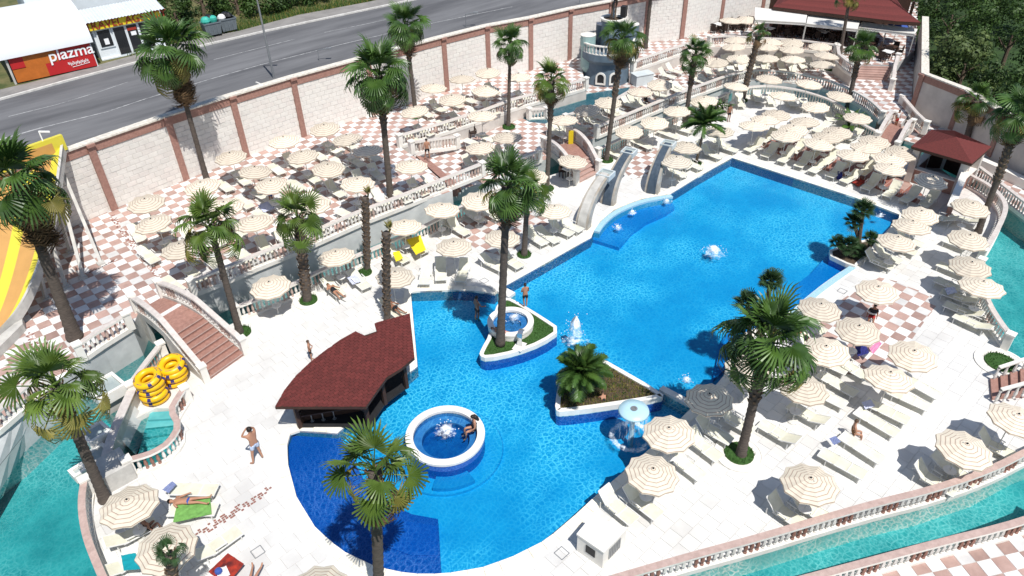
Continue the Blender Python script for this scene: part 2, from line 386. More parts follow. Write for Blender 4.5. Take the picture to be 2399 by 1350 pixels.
def resample(pts, step):
    pts = [Vector(p) for p in pts]; ds = [0.0]
    for a, b in zip(pts, pts[1:]): ds.append(ds[-1]+(b-a).length)
    n = max(1, round(ds[-1]/step)); out = []; j = 0
    for i in range(n+1):
        d = ds[-1]*i/n
        while j < len(ds)-2 and ds[j+1] < d: j += 1
        t = (d-ds[j])/max(1e-9, ds[j+1]-ds[j]); out.append(pts[j].lerp(pts[j+1], min(1, t)))
    return out
def smooth_line(pts, k=2):
    pts = [Vector(p) for p in pts]
    for _ in range(k):
        q = [pts[0]]
        for a, b in zip(pts, pts[1:]): q += [a.lerp(b, .25), a.lerp(b, .75)]
        q.append(pts[-1]); pts = q
    return pts
def smooth_loop(pts, k=2):
    pts = [Vector(p) for p in pts]
    for _ in range(k):
        q = []
        for a, b in zip(pts, pts[1:]+pts[:1]): q += [a.lerp(b, .25), a.lerp(b, .75)]
        pts = q
    return pts
def offset_line(pts, d, closed=False):
    n = len(pts); out = []
    for i in range(n):
        a = pts[(i-1) % n] if (closed or i > 0) else pts[i]; b = pts[(i+1) % n] if (closed or i < n-1) else pts[i]
        t = Vector((b[0]-a[0], b[1]-a[1], 0)); t.normalize(); out.append(Vector((pts[i][0]-t.y*d, pts[i][1]+t.x*d, pts[i][2])))
    return out
def ribbon(mb, A, B, closed=False, mi=0):
    n = len(A); o = len(mb.v); mb.v.extend([tuple(p) for p in A]); mb.v.extend([tuple(p) for p in B])
    for i in range(n if closed else n-1):
        j = (i+1) % n; mb.f.append([o+i, o+j, o+n+j, o+n+i]); mb.m.append(mi)
def sweep_rect(mb, line, w, z0, z1, mi=0, closed=False, mtop=None, flare=0.0):
    """a solid strip of width w along a line; z0 / z1 are relative to the line"""
    line = [Vector(p) for p in line]; L_ = offset_line(line, w/2, closed); R_ = offset_line(line, -w/2, closed)
    dz = lambda P, z: [p + Vector((0, 0, z)) for p in P]
    ribbon(mb, dz(R_, z1), dz(L_, z1), closed, mi if mtop is None else mtop)
    ribbon(mb, dz(R_, z0), dz(R_, z1), closed, mi); ribbon(mb, dz(L_, z1), dz(L_, z0), closed, mi); ribbon(mb, dz(L_, z0), dz(R_, z0), closed, mi)
    if not closed:
        for i, fl in ((0, False), (-1, True)):
            q = [L_[i]+Vector((0, 0, z0)), R_[i]+Vector((0, 0, z0)), R_[i]+Vector((0, 0, z1)), L_[i]+Vector((0, 0, z1))]
            mb.add(q[::-1] if fl else q, [(0, 1, 2, 3)], mi)
def ngon_disc(cx, cy, r, n=48): return [Vector((cx+r*math.cos(2*PI*k/n), cy+r*math.sin(2*PI*k/n), 0)) for k in range(n)]
# ------------------------------------------------------------------ levels
ZT, ZC, ZW, ZP, ZR, TS = 1.5, 0.6, -0.25, -0.10, 4.9, 0.600
# variants of the paving colours
for nm, vs_ in (('tile_pink', 3), ('tile_white', 3), ('paver', 3)):
    src = MATS[nm]
    for k in range(1, vs_):
        q = src.copy(); q.name = nm+str(k); MATS[nm+str(k)] = q
        rp = [n for n in q.node_tree.nodes if n.type == 'VALTORGB'][0]
        fc = (0, .84, 1.06)[k] if nm != 'paver' else (0, .94, 1.02)[k]
        for e in rp.color_ramp.elements: e.color = tuple(min(.86, c*fc) for c in e.color[:3])+(1,)
TILE_MESH = {}
def tile_mesh(m, sx, sy, th=.02):
    key = (m, round(sx, 3), round(sy, 3))
    if key not in TILE_MESH:
        b = MB(); x, y = sx/2, sy/2; c = .006
        b.add([(-x,-y,-th),(x,-y,-th),(x,y,-th),(-x,y,-th),(-x+c,-y+c,0),(x-c,-y+c,0),(x-c,y-c,0),(-x+c,y-c,0)], [(4,5,6,7),(0,1,5,4),(1,2,6,5),(2,3,7,6),(3,0,4,7)])
        TILE_MESH[key] = b.mesh('tile', m)
    return TILE_MESH[key]
def tiled(parent, poly, z, org, sx, sy, colour, mats, holes=(), limit=300, gap=.012, pname='tile', jit=.003, stagger=0.0, rot=0.0):
    """lays single tiles on a floor: whole ones as objects while the limit lasts, the rest as one joined part"""
    cr_, sr_ = math.cos(rot), math.sin(rot)
    un = lambda p: (p[0]*cr_+p[1]*sr_, -p[0]*sr_+p[1]*cr_)
    re = lambda p: (p[0]*cr_-p[1]*sr_, p[0]*sr_+p[1]*cr_)
    if rot: poly = [un(p) for p in poly]; org = un(org)
    xs = [p[0] for p in poly]; ys = [p[1] for p in poly]
    i0, i1 = math.floor((min(xs)-org[0])/sx)-1, math.ceil((max(xs)-org[0])/sx)+1
    j0, j1 = math.floor((min(ys)-org[1])/sy)-1, math.ceil((max(ys)-org[1])/sy)+1
    full = []; rest = MB(); rnd = random.Random(len(poly)*31+int(abs(z)*100))
    for j in range(j0, j1):
        off = stagger*sx if j % 2 else 0
        for i in range(i0, i1):
            x0, y0 = org[0]+i*sx+off+gap/2, org[1]+j*sy+gap/2; x1, y1 = x0+sx-gap, y0+sy-gap
            c = ((x0+x1)/2, (y0+y1)/2)
            q = proj((*re(c), z))
            if depth((*re(c), z)) < 2 or not (-600 < q[0] < 3000 and -200 < q[1] < 1950): continue
            cs = [(x0, y0), (x1, y0), (x1, y1), (x0, y1)]
            if any(inside(k, h) for h in holes for k in cs): continue
            m = colour(i, j, rnd)
            if all(inside(k, poly) for k in cs): full.append((depth((*re(c), z)), c, m, x1-x0, y1-y0, rnd.uniform(-jit, jit)))
            else:
                cp = clip_rect(poly, x0, x1, y0, y1)
                if len(cp) >= 3 and area2(cp) > .004:
                    n = len(cp); a = sum(cp[k][0]*cp[(k+1) % n][1]-cp[(k+1) % n][0]*cp[k][1] for k in range(n))
                    if a < 0: cp = cp[::-1]
                    rest.add([(*re(p), z) for p in cp], [tuple(range(n))], mats.index(m))
    full.sort(key=lambda t: (not inview((*re(t[1]), z), 0), t[0]))
    for k, (d, c, m, w, h, dz) in enumerate(full):
        if k < limit: put(pname, tile_mesh(m, w, h), parent, (*re(c), z+dz), (0, 0, rot) if rot else None)
        else:
            x, y, b = w/2, h/2, .006
            rest.add([(*re((c[0]+s1*x, c[1]+s2*y)), z-.02) for s1, s2 in ((-1, -1), (1, -1), (1, 1), (-1, 1))] +
                     [(*re((c[0]+s1*(x-b), c[1]+s2*(y-b))), z+dz) for s1, s2 in ((-1, -1), (1, -1), (1, 1), (-1, 1))],
                     [(4,5,6,7),(0,1,5,4),(1,2,6,5),(2,3,7,6),(3,0,4,7)], mats.index(m))
    if rest.f: stuff(rest.build(pname+'_field', mats, parent))
CH_M = ['tile_pink', 'tile_pink1', 'tile_pink2', 'tile_white', 'tile_white1', 'tile_white2']
def checker(i, j, r):
    return (('tile_pink', 'tile_pink1', 'tile_pink2') if (i+j) % 2 == 0 else ('tile_white', 'tile_white1', 'tile_white2'))[r.randrange(3)]
PV_M = ['paver', 'paver1', 'paver2']
def pave(i, j, r): return PV_M[r.randrange(3)]

# ------------------------------------------------------------------ ground under and around everything
b = MB(); b.add([(-260, -160, -1.75), (420, -160, -1.75), (420, 480, -1.75), (-260, 480, -1.75)], [(0, 1, 2, 3)])
struct(b.build('ground', 'undergrowth'))

# ------------------------------------------------------------------ deck outline and pool outline
DECK_PX = [(320, 930), (388, 838), (470, 795), (559, 751), (683, 702), (770, 657), (880, 612), (960, 577), (1030, 542), (1100, 503), (1180, 462),
           (1280, 414), (1397, 377), (1482, 337), (1535, 313), (1591, 289), (1636, 270), (1698, 245), (1749, 225), (1797, 222), (1850, 230),
           (1891, 240), (1947, 260), (1998, 307), (2020, 318), (2072, 342), (2120, 352), (2190, 385), (2250, 430), (2312, 463), (2342, 497), (2346, 525), (2312, 592),
           (2292, 617), (2285, 650), (2286, 690), (2300, 740), (2330, 790), (2365, 832), (2410, 866), (2520, 930), (2520, 1040), (2399, 1085), (2301, 1138), (2162, 1184),
           (2057, 1208), (1918, 1249), (1779, 1292), (1600, 1341), (1500, 1371), (1200, 1450), (600, 1480), (290, 1450), (246, 1355), (219, 1285), (208, 1215), (216, 1155),
           (290, 1116), (340, 1104), (372, 1094), (410, 1072), (436, 1030), (412, 994), (420, 958), (366, 956), (330, 975), (300, 990)]
DECK = GP(DECK_PX)
POOL_PX = [(1715, 370), (1860, 417), (2000, 462), (2112, 505), (2062, 558), (1997, 620), (1965, 640), (1925, 668), (1885, 700), (1850, 733), (1800, 757), (1738, 783),
           (1718, 825), (1702, 862), (1692, 888), (1660, 918), (1614, 962), (1530, 1045), (1450, 1115), (1400, 1158), (1350, 1205), (1280, 1265), (1200, 1305), (1130, 1330),
           (1040, 1345), (960, 1345), (880, 1328), (800, 1290), (740, 1238), (695, 1165), (674, 1085), (673, 1035), (683, 1008), (790, 1015), (850, 965), (920, 905), (978, 858),
           (970, 770), (962, 683), (1060, 680), (1120, 682), (1158, 690), (1166, 680), (1250, 633), (1385, 557), (1392, 540), (1408, 517), (1440, 491), (1500, 467), (1545, 459),
           (1570, 455), (1640, 412)]
POOL = GP(POOL_PX)
b = MB(); b.prism(DECK, -1.7, -.022, 0, holes=[POOL], mside=2)
deck = struct(b.build('pool_deck', ['paver', 'grey_green', 'marble']))
COPE = offset_line(POOL, .42, True)
if area2(COPE) < area2(POOL): COPE = offset_line(POOL, -.42, True)
def cope_tiles(i, j, r): return PV_M[r.randrange(3)]
tiled(deck, DECK, 0.0, (0, 0), .62, .62, pave, PV_M, holes=[POOL], limit=300, gap=.008, pname='paver', jit=.002, stagger=.5)
# coping round the pool: slabs that stand 2 cm over the paving
b = MB(); cs = resample(POOL+POOL[:1], .6)[:-1]; sgn = .42 if area2(offset_line(POOL, .42, True)) > area2(POOL) else -.42
inn, out = cs, offset_line(cs, sgn, True); n = len(cs)
for k in range(n):
    a, c2 = inn[k].lerp(inn[(k+1) % n], .012), inn[k].lerp(inn[(k+1) % n], .988); d_, e_ = out[k].lerp(out[(k+1) % n], .012), out[k].lerp(out[(k+1) % n], .988)
    z1 = .022+random.uniform(-.003, .003)
    q = [Vector((p.x, p.y, z)) for z in (-.12, z1) for p in (a, c2, e_, d_)]
    b.add(q, [(4, 5, 6, 7), (0, 1, 5, 4), (1, 2, 6, 5), (2, 3, 7, 6), (3, 0, 4, 7)])
stuff(b.build('coping', 'coping', deck))
# chain of little dark mosaic stones in the coping of the round end
b = MB(); lo = [i for i, p in enumerate(POOL_PX) if p == (1530, 1045)][0]; hi = [i for i, p in enumerate(POOL_PX) if p == (673, 1035)][0]
cl = resample(offset_line(POOL, sgn*.62, True)[lo:hi+1], .075)
for k, p in enumerate(cl):
    t = (cl[min(k+1, len(cl)-1)]-cl[max(k-1, 0)]).normalized(); nn = Vector((-t.y, t.x, 0))
    for s_ in ((-.075, .0, .075) if k % 2 == 0 else (-.038, .038)):
        b.box(p+nn*s_+Vector((0, 0, .004)), (.032, .032, .016), rz=math.atan2(t.y, t.x))
stuff(b.build('mosaic_chain', 'granite_dark', deck))
# a border line let into the paving behind that chain
b = MB(); sweep_rect(b, offset_line(POOL, sgn*.86, True)[lo:hi+1], .035, -.01, .005); b.build('border_line', 'mortar', deck)
# row of small brown stones crossing the lower left paving
b = MB(); cl = resample(GP([(455, 1258), (530, 1212), (590, 1172), (634, 1146)]), .13); rr = random.Random(5)
for k, p in enumerate(cl):
    for s_ in range(4):
        if rr.random() < .55: b.box(p+Vector((rr.uniform(-.02, .02), (s_-1.5)*.11, .003)), (.10, .08, .016))
stuff(b.build('stone_strip', 'granite_dark', deck))
# square drain covers
for px, py in ((604, 1293+0), (1316, 1296), (1134, 658), (1973, 682), (1712, 345)):
    b = MB(); c = g(px, py, .005)
    for dx, dy, w, h in ((.2, 0, .03, .4), (-.2, 0, .03, .4), (0, .2, .4, .03), (0, -.2, .4, .03)): b.box(c+Vector((dx, dy, 0)), (w, h, .012))
    b.build('drain_cover', 'metal_grey', deck)

# checkered fields let into the deck (pieces lie 1 cm over it)
def patch(name, px, mats, col, limit=60, org=None, z=.012):
    P = GP(px, z); bb = MB(); bb.prism(P, -.005, z-.012, 0); o = struct(bb.build(name, 'mortar'))
    tiled(o, P, z, org or (R0.x, R0.y), TS, TS, col, mats, limit=limit, jit=.002); return o
R0 = g(2150.8, 684.3)
patch('checkered_paving', [(2105, 660), (2128, 672), (2180, 690), (2196, 716), (2172, 745), (2140, 790), (2110, 830), (2085, 858), (2040, 885), (1960, 872), (1925, 790), (1915, 742), (1990, 690), (2060, 650)], CH_M, checker, 120)
patch('checkered_paving', [(1175, 480), (1290, 505), (1300, 520), (1262, 545), (1180, 600), (1120, 585), (1060, 545), (1090, 515), (1130, 495)], CH_M, checker, 60)
patch('checkered_paving', [(1500, 342), (1550, 350), (1560, 372), (1525, 410), (1480, 420), (1462, 400), (1480, 365)], CH_M, checker, 30)
BR_M = ['tile_brown', 'tile_pink']
patch('brown_paving', [(1775, 342), (1850, 372), (1990, 418), (2085, 455), (2150, 478), (2168, 462), (2128, 425), (2040, 380), (1940, 345), (1850, 318), (1800, 320)], BR_M, lambda i, j, r: BR_M[r.random() < .12], 150)

# ------------------------------------------------------------------ pool basin and water
b = MB(); b.prism(POOL, -.75, -.70, 0)
struct(b.build('pool_floor', ['pool_light']))
b = MB(); ribbon(b, [Vector((p.x, p.y, -1.3)) for p in POOL], [Vector((p.x, p.y, -.02)) for p in POOL], True)
struct(b.build('pool_wall', 'mosaic_mid'))
b2 = MB(); loops = [Vector((p.x, p.y, 0)) for p in POOL]; b2.prism(loops, ZP, ZP, 0)
struct(b2.build('pool_water', 'pool_water'))
SHELF = GP([(676, 1008), (790, 1015), (818, 1055), (850, 1120), (905, 1175), (965, 1205), (1026, 1216), (1034, 1352), (960, 1352), (880, 1335), (800, 1297), (738, 1243), (690, 1168), (668, 1085), (667, 1035)], -.35)
b = MB(); b.prism(SHELF, -1.25, -.35); struct(b.build('pool_shelf', 'mosaic_dark'))
ST2 = GP([(900, 1205), (955, 1222), (1022, 1232), (1026, 1300), (965, 1302), (905, 1280), (870, 1240)], -.31)
b = MB(); b.prism(ST2, -.4, -.31); struct(b.build('pool_shelf_step', 'mosaic_step'))
NICHE = GP([(1385, 560), (1394, 541), (1410, 518), (1441, 493), (1500, 470), (1545, 462), (1570, 458), (1580, 486), (1560, 500), (1515, 520), (1480, 545), (1450, 580)], -.45)
b = MB(); b.prism(NICHE, -1.25, -.45); struct(b.build('pool_bench', 'mosaic_bench'))
b = MB(); nl = smooth_line(GP([(1392, 541), (1408, 518), (1440, 492), (1500, 468), (1545, 460), (1572, 456)], .03), 2); sweep_rect(b, offset_line(nl, -.16), .36, -.5, .0); struct(b.build('mosaic_lip', 'mosaic_pale'))
b = MB(); nl = smooth_line(GP([(1995, 621), (1965, 641), (1925, 669), (1885, 701), (1850, 735)], .03), 2); sweep_rect(b, offset_line(nl, .16), .36, -.5, .0); struct(b.build('mosaic_lip', 'mosaic_pale'))
RSH = GP([(1997, 618), (1965, 640), (1925, 668), (1885, 700), (1850, 733), (1800, 757), (1738, 783), (1718, 825), (1702, 862), (1670, 890), (1690, 800), (1720, 752), (1790, 718), (1850, 680), (1900, 640), (1945, 590)], -.5)
b = MB(); b.prism(RSH, -1.25, -.5); struct(b.build('pool_shelf', 'mosaic_bench'))
b = MB(); b.bar(g(1546, 928, -.5), g(1616, 966, -.5), .34, 1.12); struct(b.build('pool_divider', 'marble'))
b = MB(); b.bar(g(1150, 684, -.5), g(1200, 710, -.5), .55, 1.14); struct(b.build('pool_divider', 'marble'))

# ------------------------------------------------------------------ lazy river
RIV_PX = [(-250, 1200), (0, 950), (300, 740), (560, 620), (900, 450), (1280, 340), (1500, 230), (1750, 155), (1990, 200), (2100, 268), (2300, 365), (2470, 455), (2700, 700), (2700, 1300), (2300, 1440), (1500, 1600), (600, 1750), (-350, 1750)]
RIV = GP(RIV_PX, ZW)
hole = offset_line(DECK, -.02, True)
b = MB(); b.prism(RIV, ZW, ZW, 0, holes=[DECK]); struct(b.build('river_water', 'river_water'))
b = MB(); b.prism(RIV, -1.4, -1.35, 0, holes=[DECK]); struct(b.build('river_floor', 'river_bed'))

# ------------------------------------------------------------------ upper terraces
WALL_PX = [(-260, 690), (0, 605), (150, 541), (265, 491), (434, 422), (578, 368), (712, 320), (880, 266), (1047, 214), (1145, 185), (1243, 164), (1333, 140), (1425, 120), (1509, 101), (1596, 91), (1685, 66), (1781, 45), (1880, 20), (1990, -10)]
WALL = GP(WALL_PX, ZT)
TB_PX = [(-170, 1130), (-60, 1055), (0, 1010), (80, 940), (150, 880), (240, 812), (310, 770), (326, 727), (384, 695), (457, 690), (553, 652), (600, 631), (692, 594), (840, 528), (960, 481), (1060, 447), (978, 372), (938, 345), (1130, 285), (1201, 258),
         (1372, 209), (1362, 150), (1500, 118), (1487, 166), (1499, 161), (1587, 131), (1660, 109), (1770, 111), (1855, 115), (1955, 128), (1958, 150), (1998, 178), (2010, 152), (2098, 152), (2143, 118), (2152, 0), (2160, -70)]
TBP = GP(TB_PX, ZT) + [WALL[i] + (WALL[i]-CAMLOC).normalized()*0.0 for i in range(len(WALL)-1, -1, -1)]
b = MB(); b.prism(TBP, -1.7, ZT-.018, 0, mside=1)
terr = struct(b.build('upper_terrace', ['mortar', 'grey_marble']))
T0 = g(282.6, 635.8, ZT)
tiled(terr, TBP, ZT, (T0.x, T0.y), TS, TS, checker, CH_M, limit=300)
C_PX = [(978, 372), (1060, 447), (1133, 430), (1195, 408), (1262, 381), (1300, 364), (1345, 345), (1397, 323), (1441, 304), (1533, 265), (1606, 235), (1698, 201), (1750, 190), (1796, 189), (1843, 194), (1885, 201), (1935, 213), (1997, 240), (2035, 263), (2055, 285), (2112, 290),
        (2134, 262), (2142, 140), (2150, 40), (2050, 60), (1955, 100), (1850, 85), (1700, 85), (1587, 105), (1480, 145), (1385, 185), (1200, 232), (1130, 262), (938, 340)]
CP = GP(C_PX, ZC)
b = MB(); b.prism(CP, -1.7, ZC-.018, 0, mside=1)
lowt = struct(b.build('lower_terrace', ['mortar', 'grey_marble']))
C0 = g(960+440/6.43, 280+590/6.43, ZC)
tiled(lowt, CP, ZC, (C0.x+.3, C0.y+.3), TS, TS, checker, CH_M, limit=300)
# steps between the two levels near the ramp
for k, (z, dpx) in enumerate(((1.2, 0), (.9, 8))):
    P = GP([(975, 366+dpx*.4), (1058+dpx*.4, 440), (1072+dpx, 438), (988+dpx, 366)], z); b = MB(); b.prism(P, ZC-.1, z); o = struct(b.build('terrace_step', 'granite'))
# retaining walls faced in stone under the raised terrace
RET = GP([(938, 345), (1130, 285), (1201, 258), (1372, 209)], ZT)
b = MB(); sweep_rect(b, offset_line(RET, -.05), .12, -.92, -.02); struct(b.build('retaining_wall', 'plaster_wall'))
RET2 = GP([(1475, 172), (1499, 161), (1587, 131), (1660, 109), (1770, 111), (1855, 115), (1955, 128), (1958, 150), (1998, 178)], ZT)
b = MB(); sweep_rect(b, offset_line(RET2, -.05), .12, -.92, -.02); struct(b.build('retaining_wall', 'plaster_wall'))
# sloping marble banks under the left terrace
top = resample(GP([(-170, 1130), (-60, 1055), (0, 1010), (80, 940), (150, 880), (240, 812), (310, 770)], ZT-.06), .9)
bot = resample(GP([(-190, 1420), (-60, 1265), (0, 1165), (40, 1095), (95, 1005), (150, 938), (245, 862), (338, 808)], ZW-.2), .9)
m_ = min(len(top), len(bot)); top = resample(top, 1e-9+sum((a-b_).length for a, b_ in zip(top, top[1:]))/14); bot = resample(bot, 1e-9+sum((a-b_).length for a, b_ in zip(bot, bot[1:]))/14)
bank = None
for lo_, hi_ in ((0, .49), (.50, 1.0)):
    b = MB(); n_ = min(len(top), len(bot))
    ribbon(b, [bot[i].lerp(top[i], lo_)+Vector((0, 0, -.0 if lo_ else -.03)) for i in range(n_)], [bot[i].lerp(top[i], hi_) for i in range(n_)])
    if bank is None: bank = struct(b.build('river_bank', 'grey_green'))
    else: b.build('bank_slab', 'grey_marble', bank)

# outer banks of the river: right path and bottom right terrace
OR_PX = [(2055, 283), (2112, 290), (2134, 262), (2230, 305), (2320, 368), (2500, 470), (2560, 600), (2480, 560), (2399, 512), (2300, 432), (2262, 405), (2180, 345), (2120, 330), (2090, 312)]
ORP = GP(OR_PX, 0)
b = MB(); b.prism(ORP, -1.7, -.018, 0, mside=1); path = struct(b.build('side_path', ['mortar', 'grey_green']))
tiled(path, ORP, 0, (R0.x, R0.y), TS, TS, checker, CH_M, limit=60)
OB_PX = [(1560, 1500), (1740, 1430), (1900, 1390), (2050, 1346), (2181, 1311), (2326, 1275), (2410, 1248), (2560, 1200), (2640, 1290), (2560, 1480), (2000, 1620)]
OBP = GP(OB_PX, 0)
b = MB(); b.prism(OBP, -1.7, -.018, 0, mside=1); outb = struct(b.build('outer_terrace', ['mortar', 'grey_green']))
O0 = g(2050+2090/6.874, 1180+830/6.874)
# its tiles follow the photograph's own grid there
tiled(outb, OBP, 0, (O0.x, O0.y), TS, TS, checker, CH_M, limit=120, rot=math.radians(-30.8))

# lines of small mosaic stones between the big tiles of the left terrace
for pts in ([(262, 506), (300, 560), (345, 612), (388, 672)], [(205, 640), (240, 625), (268, 610)], [(62, 770), (85, 815), (100, 845)]):
    b = MB(); cl = resample(GP(pts, ZT), .12); rr = random.Random(len(cl))
    for p in cl:
        for s_ in range(3):
            if rr.random() < .6: b.box(p+Vector(((s_-1)*.12+rr.uniform(-.02, .02), rr.uniform(-.02, .02), .005)), (.10, .09, .016), mi=rr.randrange(2))
    stuff(b.build('mosaic_line', ['granite_dark', 'tile_white'], terr))
# ------------------------------------------------------------------ balustrades
BAL = {}
def baluster_mesh(h, m):
    k = (round(h, 2), m)
    if k not in BAL:
        b = MB(); b.lathe([(.072, 0), (.072, h*.10), (.045, h*.14), (.082, h*.36), (.05, h*.72), (.042, h*.84), (.07, h*.90), (.07, h)], 6, cap=False)
        BAL[k] = b.mesh('baluster', m)
    return BAL[k]
def balustrade_parts(parent, line, h=.92, step=.25, posts=(), white=False, rail=None):
    line = [Vector(p) for p in line]; rail = rail or ('rail_pink' if depth(line[0]) < 34 and line[0].z < .3 else 'rail_grey')
    b = MB(); sweep_rect(b, line, .26, -.10, .14, 0); b.build('base_curb', 'marble', parent)
    b = MB(); sweep_rect(b, line, .27, h-.11, h, 0, mtop=1); b.build('top_rail', ['marble', rail], parent)
    pts = resample(line, step); bh = h-.25; z_tone = 0 if depth(line[0]) < 34 and line[0].z < .3 else 1
    for k in range(len(pts)-1):
        c = pts[k].lerp(pts[k+1], .5)
        if not inview(c, 60): continue
        m = (('baluster_brown' if z_tone < .1 else 'baluster_tan') if (not white and k % 8 in (2, 3, 4)) else 'baluster_white')
        put('baluster', baluster_mesh(bh, m), parent, c+Vector((0, 0, .14)))
    for p in posts:
        b = MB(); p = Vector(p); b.box(p+Vector((0, 0, h/2)), (.34, .34, h+.02)); b.box(p+Vector((0, 0, h+.05)), (.42, .42, .09)); b.build('end_post', 'marble', parent)
def balustrade(px, z, label, posts='ends', pts=None, sm=0, **kw):
    line = pts or GP(px, z)
    if sm: line = smooth_line(line, sm)
    o = thing('balustrade', label, 'balustrade', group='marble balustrades round the terraces and river')
    ps = [line[0], line[-1]] if posts == 'ends' else []
    balustrade_parts(o, line, posts=ps, **kw); return o
balustrade([(457, 690), (553, 652), (600, 631), (692, 594), (840, 528), (960, 481), (1060, 440), (1131, 411)], ZT, 'long straight marble balustrade on the grey wall along the left terrace edge')
balustrade([(308, 770), (240, 812), (196, 843)], ZT, 'short marble balustrade left of the arched stair bridge, above the sloping bank')
balustrade([(120, 908), (80, 940), (0, 1010), (-60, 1055), (-120, 1100)], ZT, 'marble balustrade at the left edge of the photo, behind the leaning palm above the river')
balustrade([(559, 751), (626, 726), (683, 702), (770, 657), (880, 612), (960, 577), (1030, 542), (1100, 503), (1165, 470)], 0, 'marble balustrade on the pool deck along the narrow dark green river channel', sm=1)
balustrade([(1192, 407), (1263, 380)], ZC, 'short shaded marble balustrade just left of the small pink stair bridge')
balustrade([(1397, 323), (1441, 304), (1533, 265), (1606, 235), (1698, 201), (1748, 188)], ZC, 'straight marble balustrade on the far bank of the river, right of the small pink stair')
balustrade([(1750, 188), (1796, 187), (1843, 192), (1885, 199), (1935, 211), (1997, 238), (2035, 261), (2063, 289)], ZC, 'curved marble balustrade on the outer bank of the far river bend', sm=2)
balustrade([(1400, 376), (1482, 337), (1535, 313), (1591, 289), (1636, 270), (1698, 245)], 0, 'straight marble balustrade on the deck bank behind the two flat loungers by the fountains')
balustrade([(1720, 236), (1749, 227), (1797, 224), (1850, 231), (1891, 241), (1947, 261), (1985, 290)], 0, 'curved marble balustrade on the inner bank of the far river bend', sm=2, white=True)
balustrade([(1996, 306), (2024, 322), (2050, 336)], 0, 'short marble balustrade between the banana plant and the far arched bridge')
balustrade([(938, 345), (1000, 326), (1130, 285), (1201, 258), (1290, 233), (1372, 209)], ZT, 'marble balustrade on the stone retaining wall left of the blue castle')
balustrade([(1483, 168), (1499, 161), (1587, 131), (1640, 114)], ZT, 'marble balustrade on the stone retaining wall right of the blue castle')
balustrade([(1660, 109), (1700, 106), (1770, 111), (1855, 115), (1955, 128)], ZT, 'marble balustrade in front of the restaurant awnings', sm=1)
balustrade([(1957, 131), (1960, 150), (1978, 166), (1998, 178)], ZT, 'short marble balustrade beside the restaurant stairs')
balustrade([(1325, 296), (1380, 277), (1440, 257), (1472, 238), (1560, 226)], ZC, 'marble balustrade in front of the little pool at the foot of the blue castle')
balustrade([(1240, 281), (1280, 279)], ZC, 'short white balustrade at the tip of the castle pool', white=True)
balustrade(None, 0, 'low sloping marble balustrade beside the ramp near the person in black shorts', pts=[g(966, 361, ZT-.05), g(1020, 353, 1.1), g(1072, 346, ZC+.25)])
balustrade([(2252, 432), (2312, 464), (2341, 498), (2345, 525), (2312, 591), (2292, 617)], 0, 'curved marble balustrade round the palm at the right bank of the river', sm=2)
balustrade([(2288, 640), (2284, 662), (2286, 690), (2300, 740), (2330, 790), (2352, 818)], 0, 'curved marble balustrade behind the cream loungers at the right edge', sm=2)
balustrade([(2268, 408), (2300, 430), (2399, 510), (2470, 560)], 0, 'marble balustrade on the far right bank of the river beside the checkered path', sm=1)
balustrade([(2470, 1052), (2399, 1085), (2301, 1136), (2162, 1183), (2057, 1208), (1918, 1248), (1779, 1291), (1600, 1340), (1500, 1370), (1380, 1405)], 0, 'long curved marble balustrade along the bottom right river, deck side', sm=2)
balustrade([(1740, 1425), (1900, 1383), (2050, 1342), (2181, 1306), (2326, 1270), (2410, 1243), (2500, 1205)], 0, 'marble balustrade at the bottom right corner, in front of the checkered terrace', sm=1)
balustrade([(312, 1112), (345, 1103), (374, 1093), (410, 1070), (434, 1030), (413, 994), (428, 966), (444, 942)], 0, 'small curved marble balustrade round the entry steps into the turquoise river', sm=1)
balustrade([(216, 1158), (209, 1213), (220, 1285), (246, 1352), (285, 1440)], 0, 'curved marble balustrade behind the two parasols at the bottom left', sm=2, white=True)
balustrade([(388, 838), (352, 886), (318, 934)], 0, 'short marble balustrade behind the stacked yellow swim rings')

